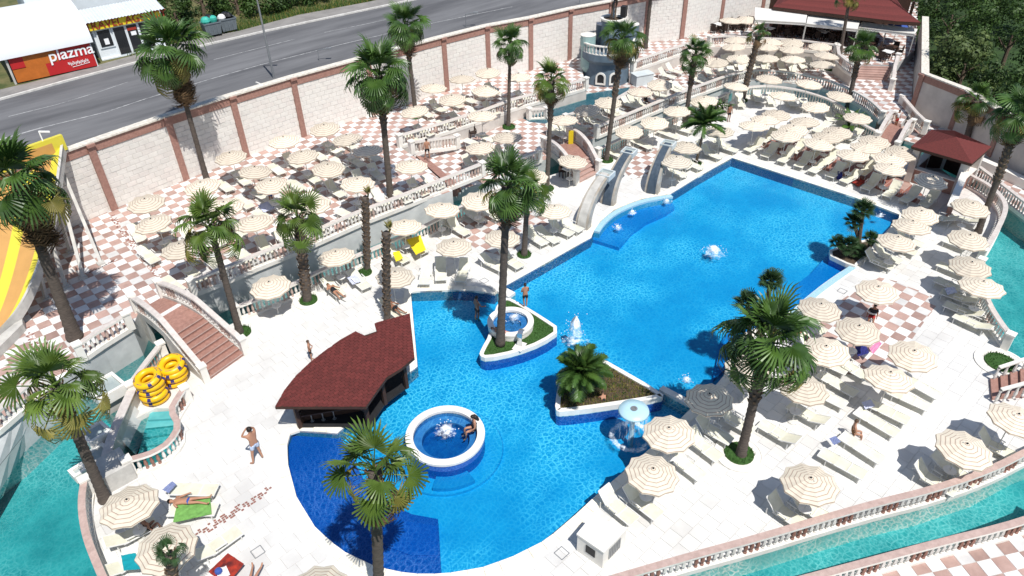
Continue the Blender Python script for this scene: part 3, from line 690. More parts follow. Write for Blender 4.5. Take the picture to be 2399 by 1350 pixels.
# ------------------------------------------------------------------ boundary walls of stone blocks
BLK = {}
def block_mesh(m, w, h):
    k = (m, round(w, 3), round(h, 3))
    if k not in BLK:
        b = MB(); x, z, c = w/2-.008, h/2-.008, .012
        b.add([(-x, .0, -z), (x, .0, -z), (x, .0, z), (-x, .0, z), (-x+c, -.016, -z+c), (x-c, -.016, -z+c), (x-c, -.016, z-c), (-x+c, -.016, z-c)],
              [(4, 5, 6, 7), (0, 1, 5, 4), (1, 2, 6, 5), (2, 3, 7, 6), (3, 0, 4, 7)]); BLK[k] = b.mesh('stone_block', m)
    return BLK[k]
def block_wall(label, line, h, pil_pts, limit, th=.35, face=1, bw=.62, bh=.31, plain=False):
    """line runs so that the visible face is on its right-hand side (face=1)"""
    o = thing('boundary_wall', label, 'wall', group='stone boundary walls')
    line = [Vector(p) for p in line]
    core = offset_line(line, th/2*face); b = MB(); sweep_rect(b, core, th, -.2, h); b.build('wall_core', 'joint', o)
    b = MB(); sweep_rect(b, offset_line(line, (th/2-.06)*face), th+.22, h, h+.10); b.build('cap_stone', 'capstone', o)
    b = MB(); sweep_rect(b, offset_line(line, -.035*face), .07, h-.55, h-.005); b.build('top_band', 'granite', o)
    if plain:
        for a, c in zip(line, line[1:]):
            nn = Vector(((c-a).y, -(c-a).x, 0)).normalized()*.02; q = MB(); q.bar(a+nn+Vector((0, 0, (h-.55)/2)), c+nn+Vector((0, 0, (h-.55)/2)), .04, h-.56); q.build('wall_panel', 'plaster_wall', o)
    full = []; rest = MB(); rr = random.Random(3)
    seg = resample(line, bw)
    nrow = int((h-.57)/bh)
    for r in range(0 if plain else nrow):
        for k in range(len(seg)-1):
            a, c = seg[k], seg[k+1]
            if r % 2: a, c = a.lerp(c, .5), (c.lerp(seg[k+2], .5) if k+2 < len(seg) else c)
            w = (c-a).length
            if w < .2: continue
            mid = a.lerp(c, .5)+Vector((0, 0, (r+.5)*(h-.57)/nrow)); t = (c-a).normalized()
            ang = math.atan2(t.y, t.x) if face == 1 else math.atan2(-t.y, -t.x)
            if inview(mid, 10): full.append((depth(mid), mid, ang, w, 'block_pink' if rr.random() < .3 else 'block', rr.uniform(-.012, .006)))
    full.sort(key=lambda t: t[0]); hh = (h-.57)/nrow
    for k, (d, mid, ang, w, m, dy) in enumerate(full):
        out = Vector((math.sin(ang), -math.cos(ang), 0))*-dy*1.0
        if k < limit: put('stone_block', block_mesh(m, round(w, 2), hh), o, mid+out, (0, 0, ang))
        else:
            me = block_mesh(m, round(w, 2), hh); M = Matrix.Translation(mid+out) @ Matrix.Rotation(ang, 4, 'Z')
            rest.add([M @ v.co for v in me.vertices], [tuple(p.vertices) for p in me.polygons], 0 if m == 'block' else 1)
    if rest.f: stuff(rest.build('stone_block_field', ['block', 'block_pink'], o))
    for p in pil_pts:
        p = Vector(p); best = min(range(len(line)-1), key=lambda i: (line[i].lerp(line[i+1], .5)-p).length)
        t = (line[best+1]-line[best]).normalized(); ang = math.atan2(t.y, t.x); nn = Vector((t.y, -t.x, 0))*face
        b = MB(); b.box((0, 0, (h-.1)/2), (.42, .16, h-.1)); b.box((0, -.05*face, h-.06), (.5, .34, .16))
        q = b.build('pilaster', 'granite', o); q.location = p+nn*.05; q.rotation_euler = (0, 0, ang)
    return o
PILS = GP([(120, 555), (268, 491), (436, 421), (578, 368), (712, 320), (878, 267), (1047, 214), (1145, 185), (1243, 164), (1333, 140), (1425, 120), (1509, 101), (1596, 91), (1685, 66), (1781, 45)], ZT)
block_wall('long pale stone block wall with pinkish pilasters between road and terrace', WALL, 4.45, PILS, 300)
RW_Z = 0.0
RWALL = GP([(2141, 118), (2135, 262), (2228, 303), (2318, 366), (2440, 450)], 0.2)
rl = [RWALL[0], RWALL[1], RWALL[2], RWALL[3], RWALL[4]]
block_wall('pale boundary wall with brown pilasters in front of the dark trees on the right', rl, 3.1, [rl[1], rl[1].lerp(rl[2], 1), rl[3]], 0, plain=True)
gb_ = offset_line(rl, .42); q_ = [(p.x, p.y) for p in gb_]
o0, o1, o2 = rl[0], rl[2], rl[-1]
b = MB(); b.prism(q_+[(o2.x+70, o2.y-60), (o2.x+160, o2.y+20), (o0.x+120, o0.y+90), (o0.x+8, o0.y+60)], -1.7, .15); struct(b.build('garden_bank', 'undergrowth'))
# pipe that sticks out of the long wall
b = MB(); p = g(604, 196, ZT+4.0); b.bar(p+Vector((0, .25, 0)), p+Vector((.05, -.75, .0)), .13); tag(b.build('wall_pipe', 'kerb'), 'short white pipe sticking out of the long wall top', 'pipe')

# ------------------------------------------------------------------ road, pavement, bank beyond the wall
def back(line, d): return [p + Vector((0, d, 0)) for p in line]
RW = [Vector((p.x, p.y, ZR)) for p in WALL]; RW = [RW[0]-Vector((40, 2, 0))]+RW
for k in range(1, 6): RW.append(Vector((RW[-1].x+14, RW[-1].y-2.2-k*.6, ZR)))
KERB_PX = [(-350, 322), (0, 236), (155, 193), (310, 152), (400, 128), (490, 106), (620, 76), (760, 46), (930, 10), (1060, -18), (1300, -62), (1600, -110)]
KERB = GP(KERB_PX, ZR)
b = MB(); poly = [p for p in RW] + KERB[::-1]
b.prism([(p.x, p.y+.3 if i < len(RW) else p.y) for i, p in enumerate(poly)], -1.7, ZR); struct(b.build('road', 'asphalt'))
b = MB(); sweep_rect(b, offset_line(KERB, .10), .2, -.2, .13); struct(b.build('kerb', 'kerb'))
PAVE2 = GP([(-350, 300), (0, 214), (150, 178), (310, 134), (400, 108), (490, 88), (560, 76), (700, 38), (860, 8), (950, -12), (1300, -84), (1600, -130)], ZR)
b = MB(); pl = offset_line(KERB, .2)+offset_line(PAVE2, 0)[::-1]; b.prism(pl, -1.7, ZR+.115); struct(b.build('pavement', 'pavement'))
far = [Vector((p.x+p.x*.0-20, p.y+90, 0)) for p in (PAVE2[0],)]+[Vector((PAVE2[-1].x+60, PAVE2[-1].y+40, 0))]
b = MB(); b.prism(PAVE2+[far[1], far[0]], -1.7, ZR+.10); struct(b.build('dry_verge', 'dry_ground'))
# road paint: edge line by the kerb and two worn lines in the middle
def paint(px, w, name='road_line'):
    P = GP(px, ZR+.004); b = MB(); A, B = offset_line(P, w/2), offset_line(P, -w/2); ribbon(b, B, A); struct(b.build(name, 'road_paint'))
paint([(20, 273), (130, 246), (230, 216), (300, 192)], .08)
paint([(500, 140), (610, 112), (690, 92)], .08); paint([(760, 76), (850, 58), (905, 46)], .08)
paint([(95, 300), (250, 262), (340, 232), (490, 186), (610, 152), (800, 104), (1010, 55), (1200, 16)], .10)
paint([(-10, 330), (60, 310), (95, 300)], .16)

# ------------------------------------------------------------------ arched stair bridges
def stair_bridge(label, L0, R0_, L1, R1_, ztop, nst, rise, tread, z1=0.0, arch=.15, ramp_col='granite', step_col='granite', strip=True):
    """from the edge (L0, R0_) at ztop a gentle ramp, then nst steps down to (L1, R1_) at z1"""
    o = thing('stair_bridge', label, 'bridge', group='bridges over the lazy river')
    L0, R0_, L1, R1_ = (Vector((p.x, p.y, 0)) for p in (L0, R0_, L1, R1_)); tot = ((L0+R0_)/2-(L1+R1_)/2).length
    t1 = 1-nst*tread/tot; zr = z1+nst*rise
    def zat(t): return ztop+(zr-ztop)*(t/t1)+arch*math.sin(PI*min(1, t/t1))
    def at(t, s): return L0.lerp(L1, t).lerp(R0_.lerp(R1_, t), s)
    n = 12; A = [at(t1*k/n, 0)+Vector((0, 0, zat(t1*k/n))) for k in range(n+1)]; B = [at(t1*k/n, 1)+Vector((0, 0, zat(t1*k/n))) for k in range(n+1)]
    for j in range(4):                                    # ramp slabs
        b = MB(); a0, a1 = j*3, j*3+3
        q0 = [A[k].lerp(A[k+1], .01) if k == a0 else A[k] for k in range(a0, a1)]+[A[a1-1].lerp(A[a1], .97)]
        q1 = [B[k].lerp(B[k+1], .01) if k == a0 else B[k] for k in range(a0, a1)]+[B[a1-1].lerp(B[a1], .97)]
        ribbon(b, q1, q0); b.build('ramp_slab', ramp_col, o)
    b = MB(); dn = Vector((0, 0, -.02)); ribbon(b, [p+dn for p in B], [p+dn for p in A]); b.build('ramp_bed', 'mortar', o)
    if strip:
        b = MB()
        for i in range(26):
            for j in range(3):
                if (i+j) % 2 == 0:
                    t = t1*.50+j*.09/tot; c = at(t, (i+.5)/26.0); b.box(c+Vector((0, 0, zat(t)+.004)), (.11, .09, .012))
        b.build('mosaic_strip', 'tile_white', o)
    for k in range(nst):
        ta, tb = t1+(1-t1)*k/nst, t1+(1-t1)*(k+1)/nst; zt = zr-rise*k-rise
        zt = max(zt, z1+.015) if k == nst-1 else zt
        zz = zr-rise*(k)-rise*.0
        P = [at(ta, 0), at(tb, 0), at(tb, 1), at(ta, 1)]
        b = MB(); b.prism(P, z1-.05, zr-rise*k-rise+ (rise if k == 0 else rise) - .0); b.build('step', step_col, o)
        e = MB(); e.bar(P[1]+Vector((0, 0, zr-rise*k-.02)), P[2]+Vector((0, 0, zr-rise*k-.02)), .05, .036); e.build('step_nosing', 'rail_pink', o)
    for s in (0, 1):                                      # side walls with the arch below, balustrades on top
        outn = (at(0, 0)-at(0, 1)).normalized()*(.20 if s == 0 else -.20)
        ts = [k/20 for k in range(21)]
        def ztopw(t): return (zat(t) if t < t1 else zr-(t-t1)/(1-t1)*(zr-z1))+.16
        def zbot(t):
            return ztopw(t)-.45-(0 if .12 < t < t1*.95 else 3)
        b = MB(); I = [at(t, s) for t in ts]; O = [p+outn for p in I]
        for (P, flip) in ((I, s == 0), (O, s == 1)):
            lo_ = [p+Vector((0, 0, max(-1.2, zbot(t)))) for p, t in zip(P, ts)]; hi_ = [p+Vector((0, 0, ztopw(t))) for p, t in zip(P, ts)]
            ribbon(b, hi_, lo_) if flip else ribbon(b, lo_, hi_)
        ribbon(b, [p+Vector((0, 0, ztopw(t))) for p, t in zip(I, ts)], [p+Vector((0, 0, ztopw(t))) for p, t in zip(O, ts)])
        ribbon(b, [p+Vector((0, 0, max(-1.2, zbot(t)))) for p, t in zip(I, ts)], [p+Vector((0, 0, max(-1.2, zbot(t)))) for p, t in zip(O, ts)])
        b.build('side_wall', 'concrete', o)
        rl_ = MB(); line = [at(t, s)+outn*.5+Vector((0, 0, ztopw(t))) for t in ts]
        ro = MB(); sweep_rect(ro, line, .27, .70, .81, 0, mtop=1); rail = ro.build('handrail', ['marble', 'rail_grey'], o)
        pts = resample(line, .24)
        for k in range(len(pts)-1):
            put('baluster', baluster_mesh(.70, 'baluster_tan' if k % 8 in (2, 3, 4) else 'baluster_white'), rail, pts[k].lerp(pts[k+1], .5))
        for p in (line[0], line[-1]):
            pb = MB(); pb.box(p+Vector((0, 0, .32)), (.32, .32, 1.08)); pb.box(p+Vector((0, 0, .88)), (.4, .4, .08)); pb.build('end_post', 'marble', o)
    return o
stair_bridge('big arched stair bridge with pinkish steps at the left, over the turquoise river', g(326, 727, ZT), g(378, 697, ZT), g(489, 892, 0), g(573, 832, 0), ZT, 9, .165, .31)
stair_bridge('small pink stair bridge beside the yellow towel, in the middle distance', g(1276, 352, ZC), g(1330, 329, ZC), g(1352, 432, 0), g(1399, 408, 0), ZC, 5, .15, .31, arch=.25, step_col='tile_pink', strip=False)
stair_bridge('far arched bridge near the red roofed bar on the right', g(2128, 312, 0), g(2092, 294, 0), g(2092, 362, 0), g(2052, 342, 0), .1, 2, .12, .3, arch=.55, strip=False)
# stairs down from the lower terrace and stairs up to the restaurant
def stairs(label, aL, aR, bL, bR, z0, z1, n, col='tile_pink'):
    o = thing('stairs', label, 'stairs', group='open stairs between the terraces')
    aL, aR, bL, bR = (Vector((p.x, p.y, 0)) for p in (aL, aR, bL, bR))
    for k in range(n):
        t0, t1 = k/n, (k+1)/n; P = [aL.lerp(bL, t0), aR.lerp(bR, t0), aR.lerp(bR, t1), aL.lerp(bL, t1)]
        b = MB(); b.prism(P, z0-.05, z0+(z1-z0)*(k+1)/n - (0.0 if k < n-1 else .004)); b.build('step', col, o)
    return o
stairs('wide pink stairs leading up to the dark restaurant terrace', g(2004, 186, ZC), g(2077, 190, ZC), g(2012, 172, ZC+.2), g(2084, 174, ZC+.2), ZC, ZT, 6)
stairs('three pink steps where the person in a white shirt walks', g(2062, 300, 0), g(2112, 308, 0), g(2054, 286, ZC), g(2110, 290, ZC), 0, ZC, 4)
balustrade(None, 0, 'sloping marble balustrade on the right of the restaurant stairs', pts=[g(2098, 152, ZT), g(2090, 180, 1.1), g(2086, 212, ZC)])
balustrade([(2107, 250), (2140, 290), (2164, 313)], .35, 'brownish sloping balustrade beside the person in a white shirt')
# entry steps into the river inlet
for k, (z, px) in enumerate(((-.12, [(352, 966), (418, 962), (414, 980), (346, 984)]), (-.24, [(346, 984), (414, 980), (413, 996), (340, 1004)]), (-.36, [(340, 1004), (413, 996), (424, 1012), (334, 1026)]), (-.50, [(334, 1026), (424, 1012), (433, 1030), (328, 1048)]), (-.64, [(328, 1048), (433, 1030), (424, 1052), (322, 1070)]))):
    b = MB(); b.prism(GP(px, z), -1.35, z); struct(b.build('water_step', 'river_bed'))

# stair and rail at the right edge
stairs('pinkish steps with white rails at the right edge of the photo', g(2322, 938, 0), g(2318, 892, 0), g(2420, 930, 0), g(2420, 880, 0), 0, .7, 5, 'granite')
o = thing('handrail', 'white handrails over the pinkish steps at the right edge', 'handrail')
for (a_, c_) in (((2330, 945, .85), (2425, 940, 1.5)), ((2326, 893, .85), (2425, 880, 1.5))):
    b = MB(); P0, P1 = g(a_[0], a_[1], 0)+Vector((0, 0, a_[2])), g(c_[0], c_[1], 0)+Vector((0, 0, c_[2])); b.bar(P0, P1, .16, .08); b.build('rail', 'marble', o)
    for k in range(6): q = P0.lerp(P1, k/5); put('baluster', baluster_mesh(.8, 'baluster_white'), o, q-Vector((0, 0, .85)))
# ------------------------------------------------------------------ parasols
NP = 10
def canopy_mesh():
    b = MB(); uv = []; R, zt, ze = 1.06, 2.25, 1.93; nr, sub = 6, 2; seg = NP*sub
    b.v.append((0, 0, zt)); uv.append((0, 0))
    for i in range(1, nr+1):
        f = i/nr
        for k in range(seg):
            w = 2*PI*k/seg; rib = (k % sub == 0)
            r = R*f*(1.0 if rib else math.cos(PI/NP)*(.985 if i < nr else .955))
            z = zt - (zt-ze)*(f**1.25) - (0 if rib else .022*f)
            b.v.append((r*math.cos(w), r*math.sin(w), z)); uv.append((f, k/seg))
    for k in range(seg): b.f.append([0, 1+k, 1+(k+1) % seg]); b.m.append(0)
    for i in range(nr-1):
        for k in range(seg):
            a = 1+i*seg; c = a+seg; b.f.append([a+k, c+k, c+(k+1) % seg, a+(k+1) % seg]); b.m.append(0)
    base = len(b.v); a = 1+(nr-1)*seg                       # valance
    for k in range(seg):
        x, y, z = b.v[a+k]; b.v.append((x*1.005, y*1.005, z-(.075 if k % sub == 0 else .055))); uv.append((1.05, k/seg))
    for k in range(seg): b.f.append([a+k, base+k, base+(k+1) % seg, a+(k+1) % seg]); b.m.append(0)
    return b.mesh('canopy', 'canopy', False, uv)
def ribs_mesh():
    b = MB()
    for k in range(NP):
        w = 2*PI*k/NP; b.bar((.03*math.cos(w), .03*math.sin(w), 2.21), (1.03*math.cos(w), 1.03*math.sin(w), 1.905), .018)
    return b.mesh('ribs', 'pole_white')
def pole_mesh(): b = MB(); b.tube([(0, 0, 0), (0, 0, 2.27)], .024, 8); return b.mesh('pole', 'pole_white')
def finial_mesh(): b = MB(); b.lathe([(.03, 2.245), (.04, 2.27), (.03, 2.30), (.008, 2.32)], 8); return b.mesh('finial', 'dark')
def foot_mesh(): b = MB(); b.lathe([(.24, 0), (.24, .05), (.20, .08), (.05, .10), (.04, .25)], 12); return b.mesh('base_plate', 'pole_white')
def ttop_mesh(): b = MB(); b.lathe([(.05, .60), (.24, .615), (.25, .63), (.25, .65), (.03, .655)], 14); return b.mesh('table_top', 'frame_white')
PM = dict(canopy=canopy_mesh(), ribs=ribs_mesh(), pole=pole_mesh(), finial=finial_mesh(), base_plate=foot_mesh(), table_top=ttop_mesh())
PARASOLS = {}
def parasol(apex, z, label, group, table=True, rr=random.Random(11)):
    p = g(apex[0], apex[1], z+2.25); p.z = z
    o = thing('parasol', label, 'parasol', p, rr.uniform(0, PI), group)
    tl = (rr.uniform(-.085, .085), rr.uniform(-.085, .085), 0); sc = rr.uniform(.97, 1.03)
    for k in ('canopy', 'ribs', 'pole', 'finial', 'base_plate'): 
        q = put(k, PM[k], o)
        if k in ('canopy', 'ribs', 'finial'): q.rotation_euler = tl
        if k == 'canopy': q.scale = (sc, sc, 1)
    if table: put('table_top', PM['table_top'], o)
    return o
UMB = [
 # (level, where, phrase count base, list of apexes)
 (0, 'at the bottom right river rail', [(1908, 1127), (2258, 1037), (2378, 972)]),
 (0, 'along the lower right pool edge', [(1522, 1098), (1578, 1006), (1673, 925), (1760, 850)]),
 (0, 'in the middle of the right deck', [(1882, 900), (2088, 880), (1949, 812), (2149, 818), (2016, 760), (1922, 713), (2064, 670)]),
 (0, 'between corner planter and far bar', [(2101, 557), (2141, 522), (2164, 492)]),
 (0, 'along the curved right bank', [(2274, 473), (2271, 548), (2279, 612), (2309, 663)]),
 (0, 'at the bottom left corner', [(294, 1178), (381, 1263), (739, 1372)]),
 (0, 'on the deck left of children pool', [(632, 658), (788, 593), (917, 638)]),
 (0, 'between the river and the pool corner', [(945, 523), (1030, 483), (1062, 568), (1117, 457), (1172, 548), (1298, 486), (1246, 402)]),
 (0, 'beside the pink stair bridge', [(1336, 368)]),
 (0, 'in the row behind the curved fountains', [(1476, 297), (1535, 277), (1590, 251), (1656, 227), (1722, 195)]),
 (0, 'between fountains and far pool corner', [(1581, 368), (1607, 336), (1690, 300)]),
 (0, 'in the triple on the far white deck', [(1768, 287), (1795, 273), (1822, 260)]),
 (0, 'below the curved river balustrade', [(1834, 217), (1915, 241), (1965, 216), (2011, 267)]),
 (0, 'in the crowd behind the far pool edge', [(1845, 308), (1865, 294), (1892, 278), (1916, 328), (1942, 313), (1965, 300), (2001, 355), (2030, 338), (2051, 321)]),
 (0, 'near the small bar with red roof', [(2085, 387), (2085, 364), (2112, 346), (2178, 411)]),
 (ZC, 'on the far terrace below the restaurant', [(1685, 139), (1724, 103), (1727, 87), (1731, 129), (1797, 103), (1800, 129), (1807, 91), (1857, 91), (1857, 109), (1861, 132), (1924, 101), (1935, 124), (1931, 144)]),
 (ZC, 'just beyond the curved river channel', [(1801, 177), (1893, 188)]),
 (ZC, 'on the terrace right of the blue castle', [(1499, 207), (1548, 188), (1675, 136)]),
 (ZC, 'on the terrace in front of the blue castle', [(1322, 273), (1380, 248), (1425, 230)]),
 (ZC, 'on the terrace below the retaining wall', [(1128, 337), (1190, 313)]),
 (ZT, 'by the long wall near the dark chairs', [(1710, 42), (1752, 38)]),
 (ZT, 'on the raised terrace left of castle', [(977, 250), (1012, 198), (1060, 222), (1082, 178), (1138, 202), (1143, 160), (1217, 173), (1128, 263)]),
 (ZT, 'along the foot of the long wall', [(337, 463), (540, 357), (663, 320), (760, 290), (815, 317)]),
 (ZT, 'in the middle of the left terrace', [(473, 425), (587, 393), (710, 355), (863, 345), (520, 473), (632, 422), (763, 383), (960, 380)]),
 (ZT, 'at the front of the left terrace', [(363, 510), (420, 572), (593, 513), (720, 467), (832, 420)]),
]
# ------------------------------------------------------------------ sun loungers
LW, LL = .62, 1.86
def lounger_meshes(back):
    hx, L2 = .22, LL/2; bl = L2-hx; a = math.radians(back); tx, tz = hx+bl*math.cos(a), .34+bl*math.sin(a)
    d = {}
    b = MB()
    for s in (-1, 1): b.bar((-L2, s*LW/2, .34), (hx+.1, s*LW/2, .34), .035)
    for x in (-L2, -.3, hx): b.bar((x, -LW/2, .335), (x, LW/2, .335), .03)
    d['frame'] = b.mesh('frame', 'frame_white')
    b = MB()
    for s in (-1, 1): b.bar((hx, s*LW/2, .34), (tx, s*LW/2, tz), .035)
    b.bar((tx, -LW/2, tz), (tx, LW/2, tz), .035)
    if back > 5: b.bar((hx+bl*.6*math.cos(a), 0, .34+bl*.6*math.sin(a)), (hx+bl*.75, 0, .32), .022)
    d['back_frame'] = b.mesh('back_frame', 'frame_white')
    b = MB(); n = 6
    ribbon(b, [Vector((-L2+(hx+L2)*k/n, -LW/2+.02, .352-.03*math.sin(PI*k/n))) for k in range(n+1)], [Vector((-L2+(hx+L2)*k/n, LW/2-.02, .352-.03*math.sin(PI*k/n))) for k in range(n+1)])
    d['seat'] = b.mesh('seat', 'sling')
    b = MB(); n = 4
    pt = lambda k, y: Vector((hx+(tx-hx)*k/n, y, .352+(tz-.34)*k/n-.02*math.sin(PI*k/n)))
    ribbon(b, [pt(k, -LW/2+.02) for k in range(n+1)], [pt(k, LW/2-.02) for k in range(n+1)]); d['backrest'] = b.mesh('backrest', 'sling')
    b = MB(); b.bar((0, 0, 0), (0, 0, .34), .035); d['leg'] = b.mesh('leg', 'frame_white')
    b = MB(); b.bar((-.28, 0, .52), (.20, 0, .55), .045, .02); b.bar((-.22, 0, .33), (-.22, 0, .52), .022); b.bar((.12, 0, .33), (.12, 0, .54), .022); d['armrest'] = b.mesh('armrest', 'frame_white')
    return d
LM = {k: lounger_meshes(k) for k in (0, 25, 48)}
def lounger(p, ang, back, label, group, rr=random.Random(4)):
    o = thing('sun_lounger', label, 'sun lounger', p, math.radians(ang), group)
    m = LM[back]
    for k in ('frame', 'back_frame', 'seat', 'backrest'): put(k, m[k], o)
    for x in (-LL/2+.12, .55):
        for s in (-1, 1): put('leg', m['leg'], o, (x, s*(LW/2-.01), 0))
    if back:
        for s in (-1, 1): put('armrest', m['armrest'], o, (0, s*(LW/2+.02), 0))
    return o
USED = []
LOUNGE = [
 (0, 90, 48, 'at the bottom right river balustrade', [(1838, 1200), (1893, 1188), (2182, 1122), (2232, 1100), (2330, 1045)]),
 (0, 90, 48, 'at the lower right pool edge', [(1444, 1186), (1500, 1175), (1604, 1086), (1645, 1043), (1668, 1008), (1720, 985)]),
 (0, 90, 0, 'in the sunny middle of the right deck', [(1974, 1085), (2019, 1048), (2054, 988), (2078, 962), (2127, 932), (2155, 903), (1935, 926), (1962, 898)]),
 (0, 270, 25, 'near the big palm on the right deck', [(1826, 1016), (1894, 972)]),
 (0, 90, 48, 'on the checkered patch of the right deck', [(1895, 758), (1905, 815), (1992, 860), (1940, 850)]),
 (0, 90, 48, 'beside the planter at the pool corner', [(2055, 612), (2075, 598), (2108, 580), (2125, 560)]),
 (0, 270, 25, 'lined up at the right balustrade', [(2238, 633), (2232, 670), (2249, 697), (2258, 728), (2281, 757)]),
 (0, 270, 25, 'at the curved right balustrade', [(2250, 575), (2262, 515), (2205, 510)]),
 (0, 135, 0, 'at the bottom left of the deck', [(454, 1146), (452, 1193)]),
 (0, 180, 25, 'beside the bottom left parasols', [(508, 1277), (306, 1252), (297, 1318)]),
 (0, 45, 48, 'in the row of three facing the camera', [(998, 643), (1033, 634), (1085, 637)]),
 (0, 90, 25, 'beside the green river balustrade', [(780, 675), (840, 657), (918, 722), (973, 578), (930, 598)]),
 (0, 90, 25, 'near the checkered patch behind the pool', [(1073, 535), (1045, 520), (1110, 505), (1150, 500), (1152, 617), (1195, 610), (1190, 480)]),
 (0, 90, 48, 'along the left edge of the big pool', [(1254, 557), (1282, 552), (1312, 537), (1334, 528)]),
 (0, 90, 0, 'between the fountains and the river balustrade', [(1504, 337), (1566, 314), (1596, 302), (1448, 362), (1640, 280)]),
 (0, 90, 48, 'at the far left corner of the pool', [(1581, 402), (1590, 384), (1652, 350), (1664, 360), (1683, 334), (1700, 345), (1620, 384)]),
 (0, 45, 25, 'below the curved river balustrade', [(1733, 239), (1775, 227), (1805, 233), (1855, 237), (1885, 247), (1942, 272), (1965, 262)]),
 (0, 0, 48, 'in the front row of the far pool edge', [(1768, 344), (1804, 356), (1843, 368), (1882, 379), (1917, 392), (1958, 403), (1994, 416), (2041, 431), (2090, 448), (2133, 460), (2177, 470)]),
 (0, 0, 48, 'in the second row behind the far pool edge', [(1800, 322), (1836, 334), (1871, 347), (1908, 361), (1945, 372), (1985, 384), (2030, 398), (2069, 408)]),
 (0, 0, 25, 'in the third row behind far pool edge', [(1925, 300), (1965, 325), (2000, 318), (2060, 350), (2040, 365), (2100, 395)]),
 (ZC, 45, 25, 'on the far terrace below the restaurant', [(1699, 147), (1709, 140), (1727, 148), (1744, 148), (1765, 164), (1768, 150), (1772, 134), (1780, 142), (1793, 158), (1797, 146), (1826, 138), (1831, 157), (1856, 157), (1899, 148), (1880, 152), (1690, 165), (1715, 170), (1740, 168), (1860, 168), (1660, 168)]),
 (ZC, 90, 25, 'on the terrace right of the castle', [(1560, 176), (1577, 165), (1580, 209), (1597, 207), (1640, 190), (1655, 188), (1545, 222), (1622, 158)]),
 (ZC, 90, 48, 'on the terrace in front of the castle', [(1299, 309), (1312, 304), (1326, 303), (1351, 295), (1382, 283), (1393, 285), (1408, 275), (1475, 245), (1488, 240), (1505, 247), (1450, 262), (1430, 262)]),
 (ZC, 90, 48, 'on the terrace below the retaining wall', [(1103, 385), (1139, 381), (1154, 387), (1176, 363), (1203, 359)]),
]
def build_parasols():
    for z, where, lst in UMB:
        lst = sorted(lst); n = len(lst)
        for k, a in enumerate(lst):
            lab = 'striped parasol %s' % where + (', %s of %d from left' % (ORD[k+1], n) if n > 1 else '')
            o = parasol(a, z, lab, 'cream striped parasols of the pool', table=(k % 3 != 2)); USED.append((o.location.copy(), z, where, k, n, lab))
def build_loungers():
    rr = random.Random(9); placed = []
    for z, ang, back, where, lst in LOUNGE:
        lst = sorted(lst); n = len(lst)
        for k, a in enumerate(lst):
            p = g(a[0], a[1], z+.36); p.z = z; placed.append(p.copy())
            bk = back if rr.random() < .8 or back == 0 else (25 if back == 48 else 48)
            lounger(p, ang+rr.uniform(-6, 6), bk, 'cream lounger %s' % where + (', %s of %d from left' % (ORD[k+1], n) if n > 1 else ''), 'cream sun loungers')
    for p, z, where, k, n, lab in list(USED):
        if z < ZT: continue
        if 'dark chairs' in where: continue
        for s in ((-1, 1, 3) if rr.random() < .6 and 'raised' not in where else (-1, 1)):
            for row in ((0,) if 'raised' in where else (0,)):
                q = p+Vector((s*.62-.45, -.25, 0)); q.z = z
                if any((q-w).length < .60 for w in placed): continue
                placed.append(q.copy())
                lounger(q, 90+rr.uniform(-7, 7), rr.choice((0, 0, 25, 48)), 'lounger %s of %s parasol %s' % ('left' if s < 0 else 'right' if s < 2 else 'far right', ORD[k+1], where), 'cream sun loungers')
build_parasols(); build_loungers()
# ------------------------------------------------------------------ palms
def fan_mesh(seed, lp, lb, droop, m, nseg=20, spread=128, fold=.06, split=.43, pitch=0):
    cp_, sp_ = math.cos(math.radians(pitch)), math.sin(math.radians(pitch))
    r = random.Random(seed); b = MB()
    hub = Vector((lp, 0, -.04*lp)); b.bar((0, 0, 0), (lp*.5, 0, .012), .045, .025); b.bar((lp*.5, 0, .012), hub, .03, .02)
    da = math.radians(spread)*2/nseg
    for k in range(nseg):
        a = -math.radians(spread)+da*(k+.5); L = lb*(1-.28*abs(a)/math.radians(spread))*r.uniform(.88, 1.06)
        sag = droop*r.uniform(.7, 1.35)
        def P(rad, ang, zz): x_ = rad*math.cos(ang); return hub+Vector((x_*cp_+zz*sp_, rad*math.sin(ang), -x_*sp_+zz*cp_))
        cup = lambda q: .18*lb*(q*q)*(1 if droop < .6 else .4)*abs(math.sin(a)) - sag*lb*.10*q*q
        r1 = split*L; w = da*.5
        c1 = P(r1, a, cup(split)+fold*.6); l1, r_1 = P(r1*.99, a-w, cup(split)-fold*.2), P(r1*.99, a+w, cup(split)-fold*.2)
        c2 = P(L*.80, a+r.uniform(-.03, .03), cup(.8)-sag*lb*.14); l2, r2 = P(L*.79, a-w*.42, cup(.8)-sag*lb*.16), P(L*.79, a+w*.42, cup(.8)-sag*lb*.16)
        tip = P(L*(1.0-.12*sag), a+r.uniform(-.05, .05), cup(1)-sag*lb*.42)
        b.add([hub, l1, c1, r_1, l2, r2, tip], [(0, 1, 2), (0, 2, 3), (1, 4, 2), (2, 4, 5), (2, 5, 3), (4, 6, 5)])
    return b.mesh('frond', m)
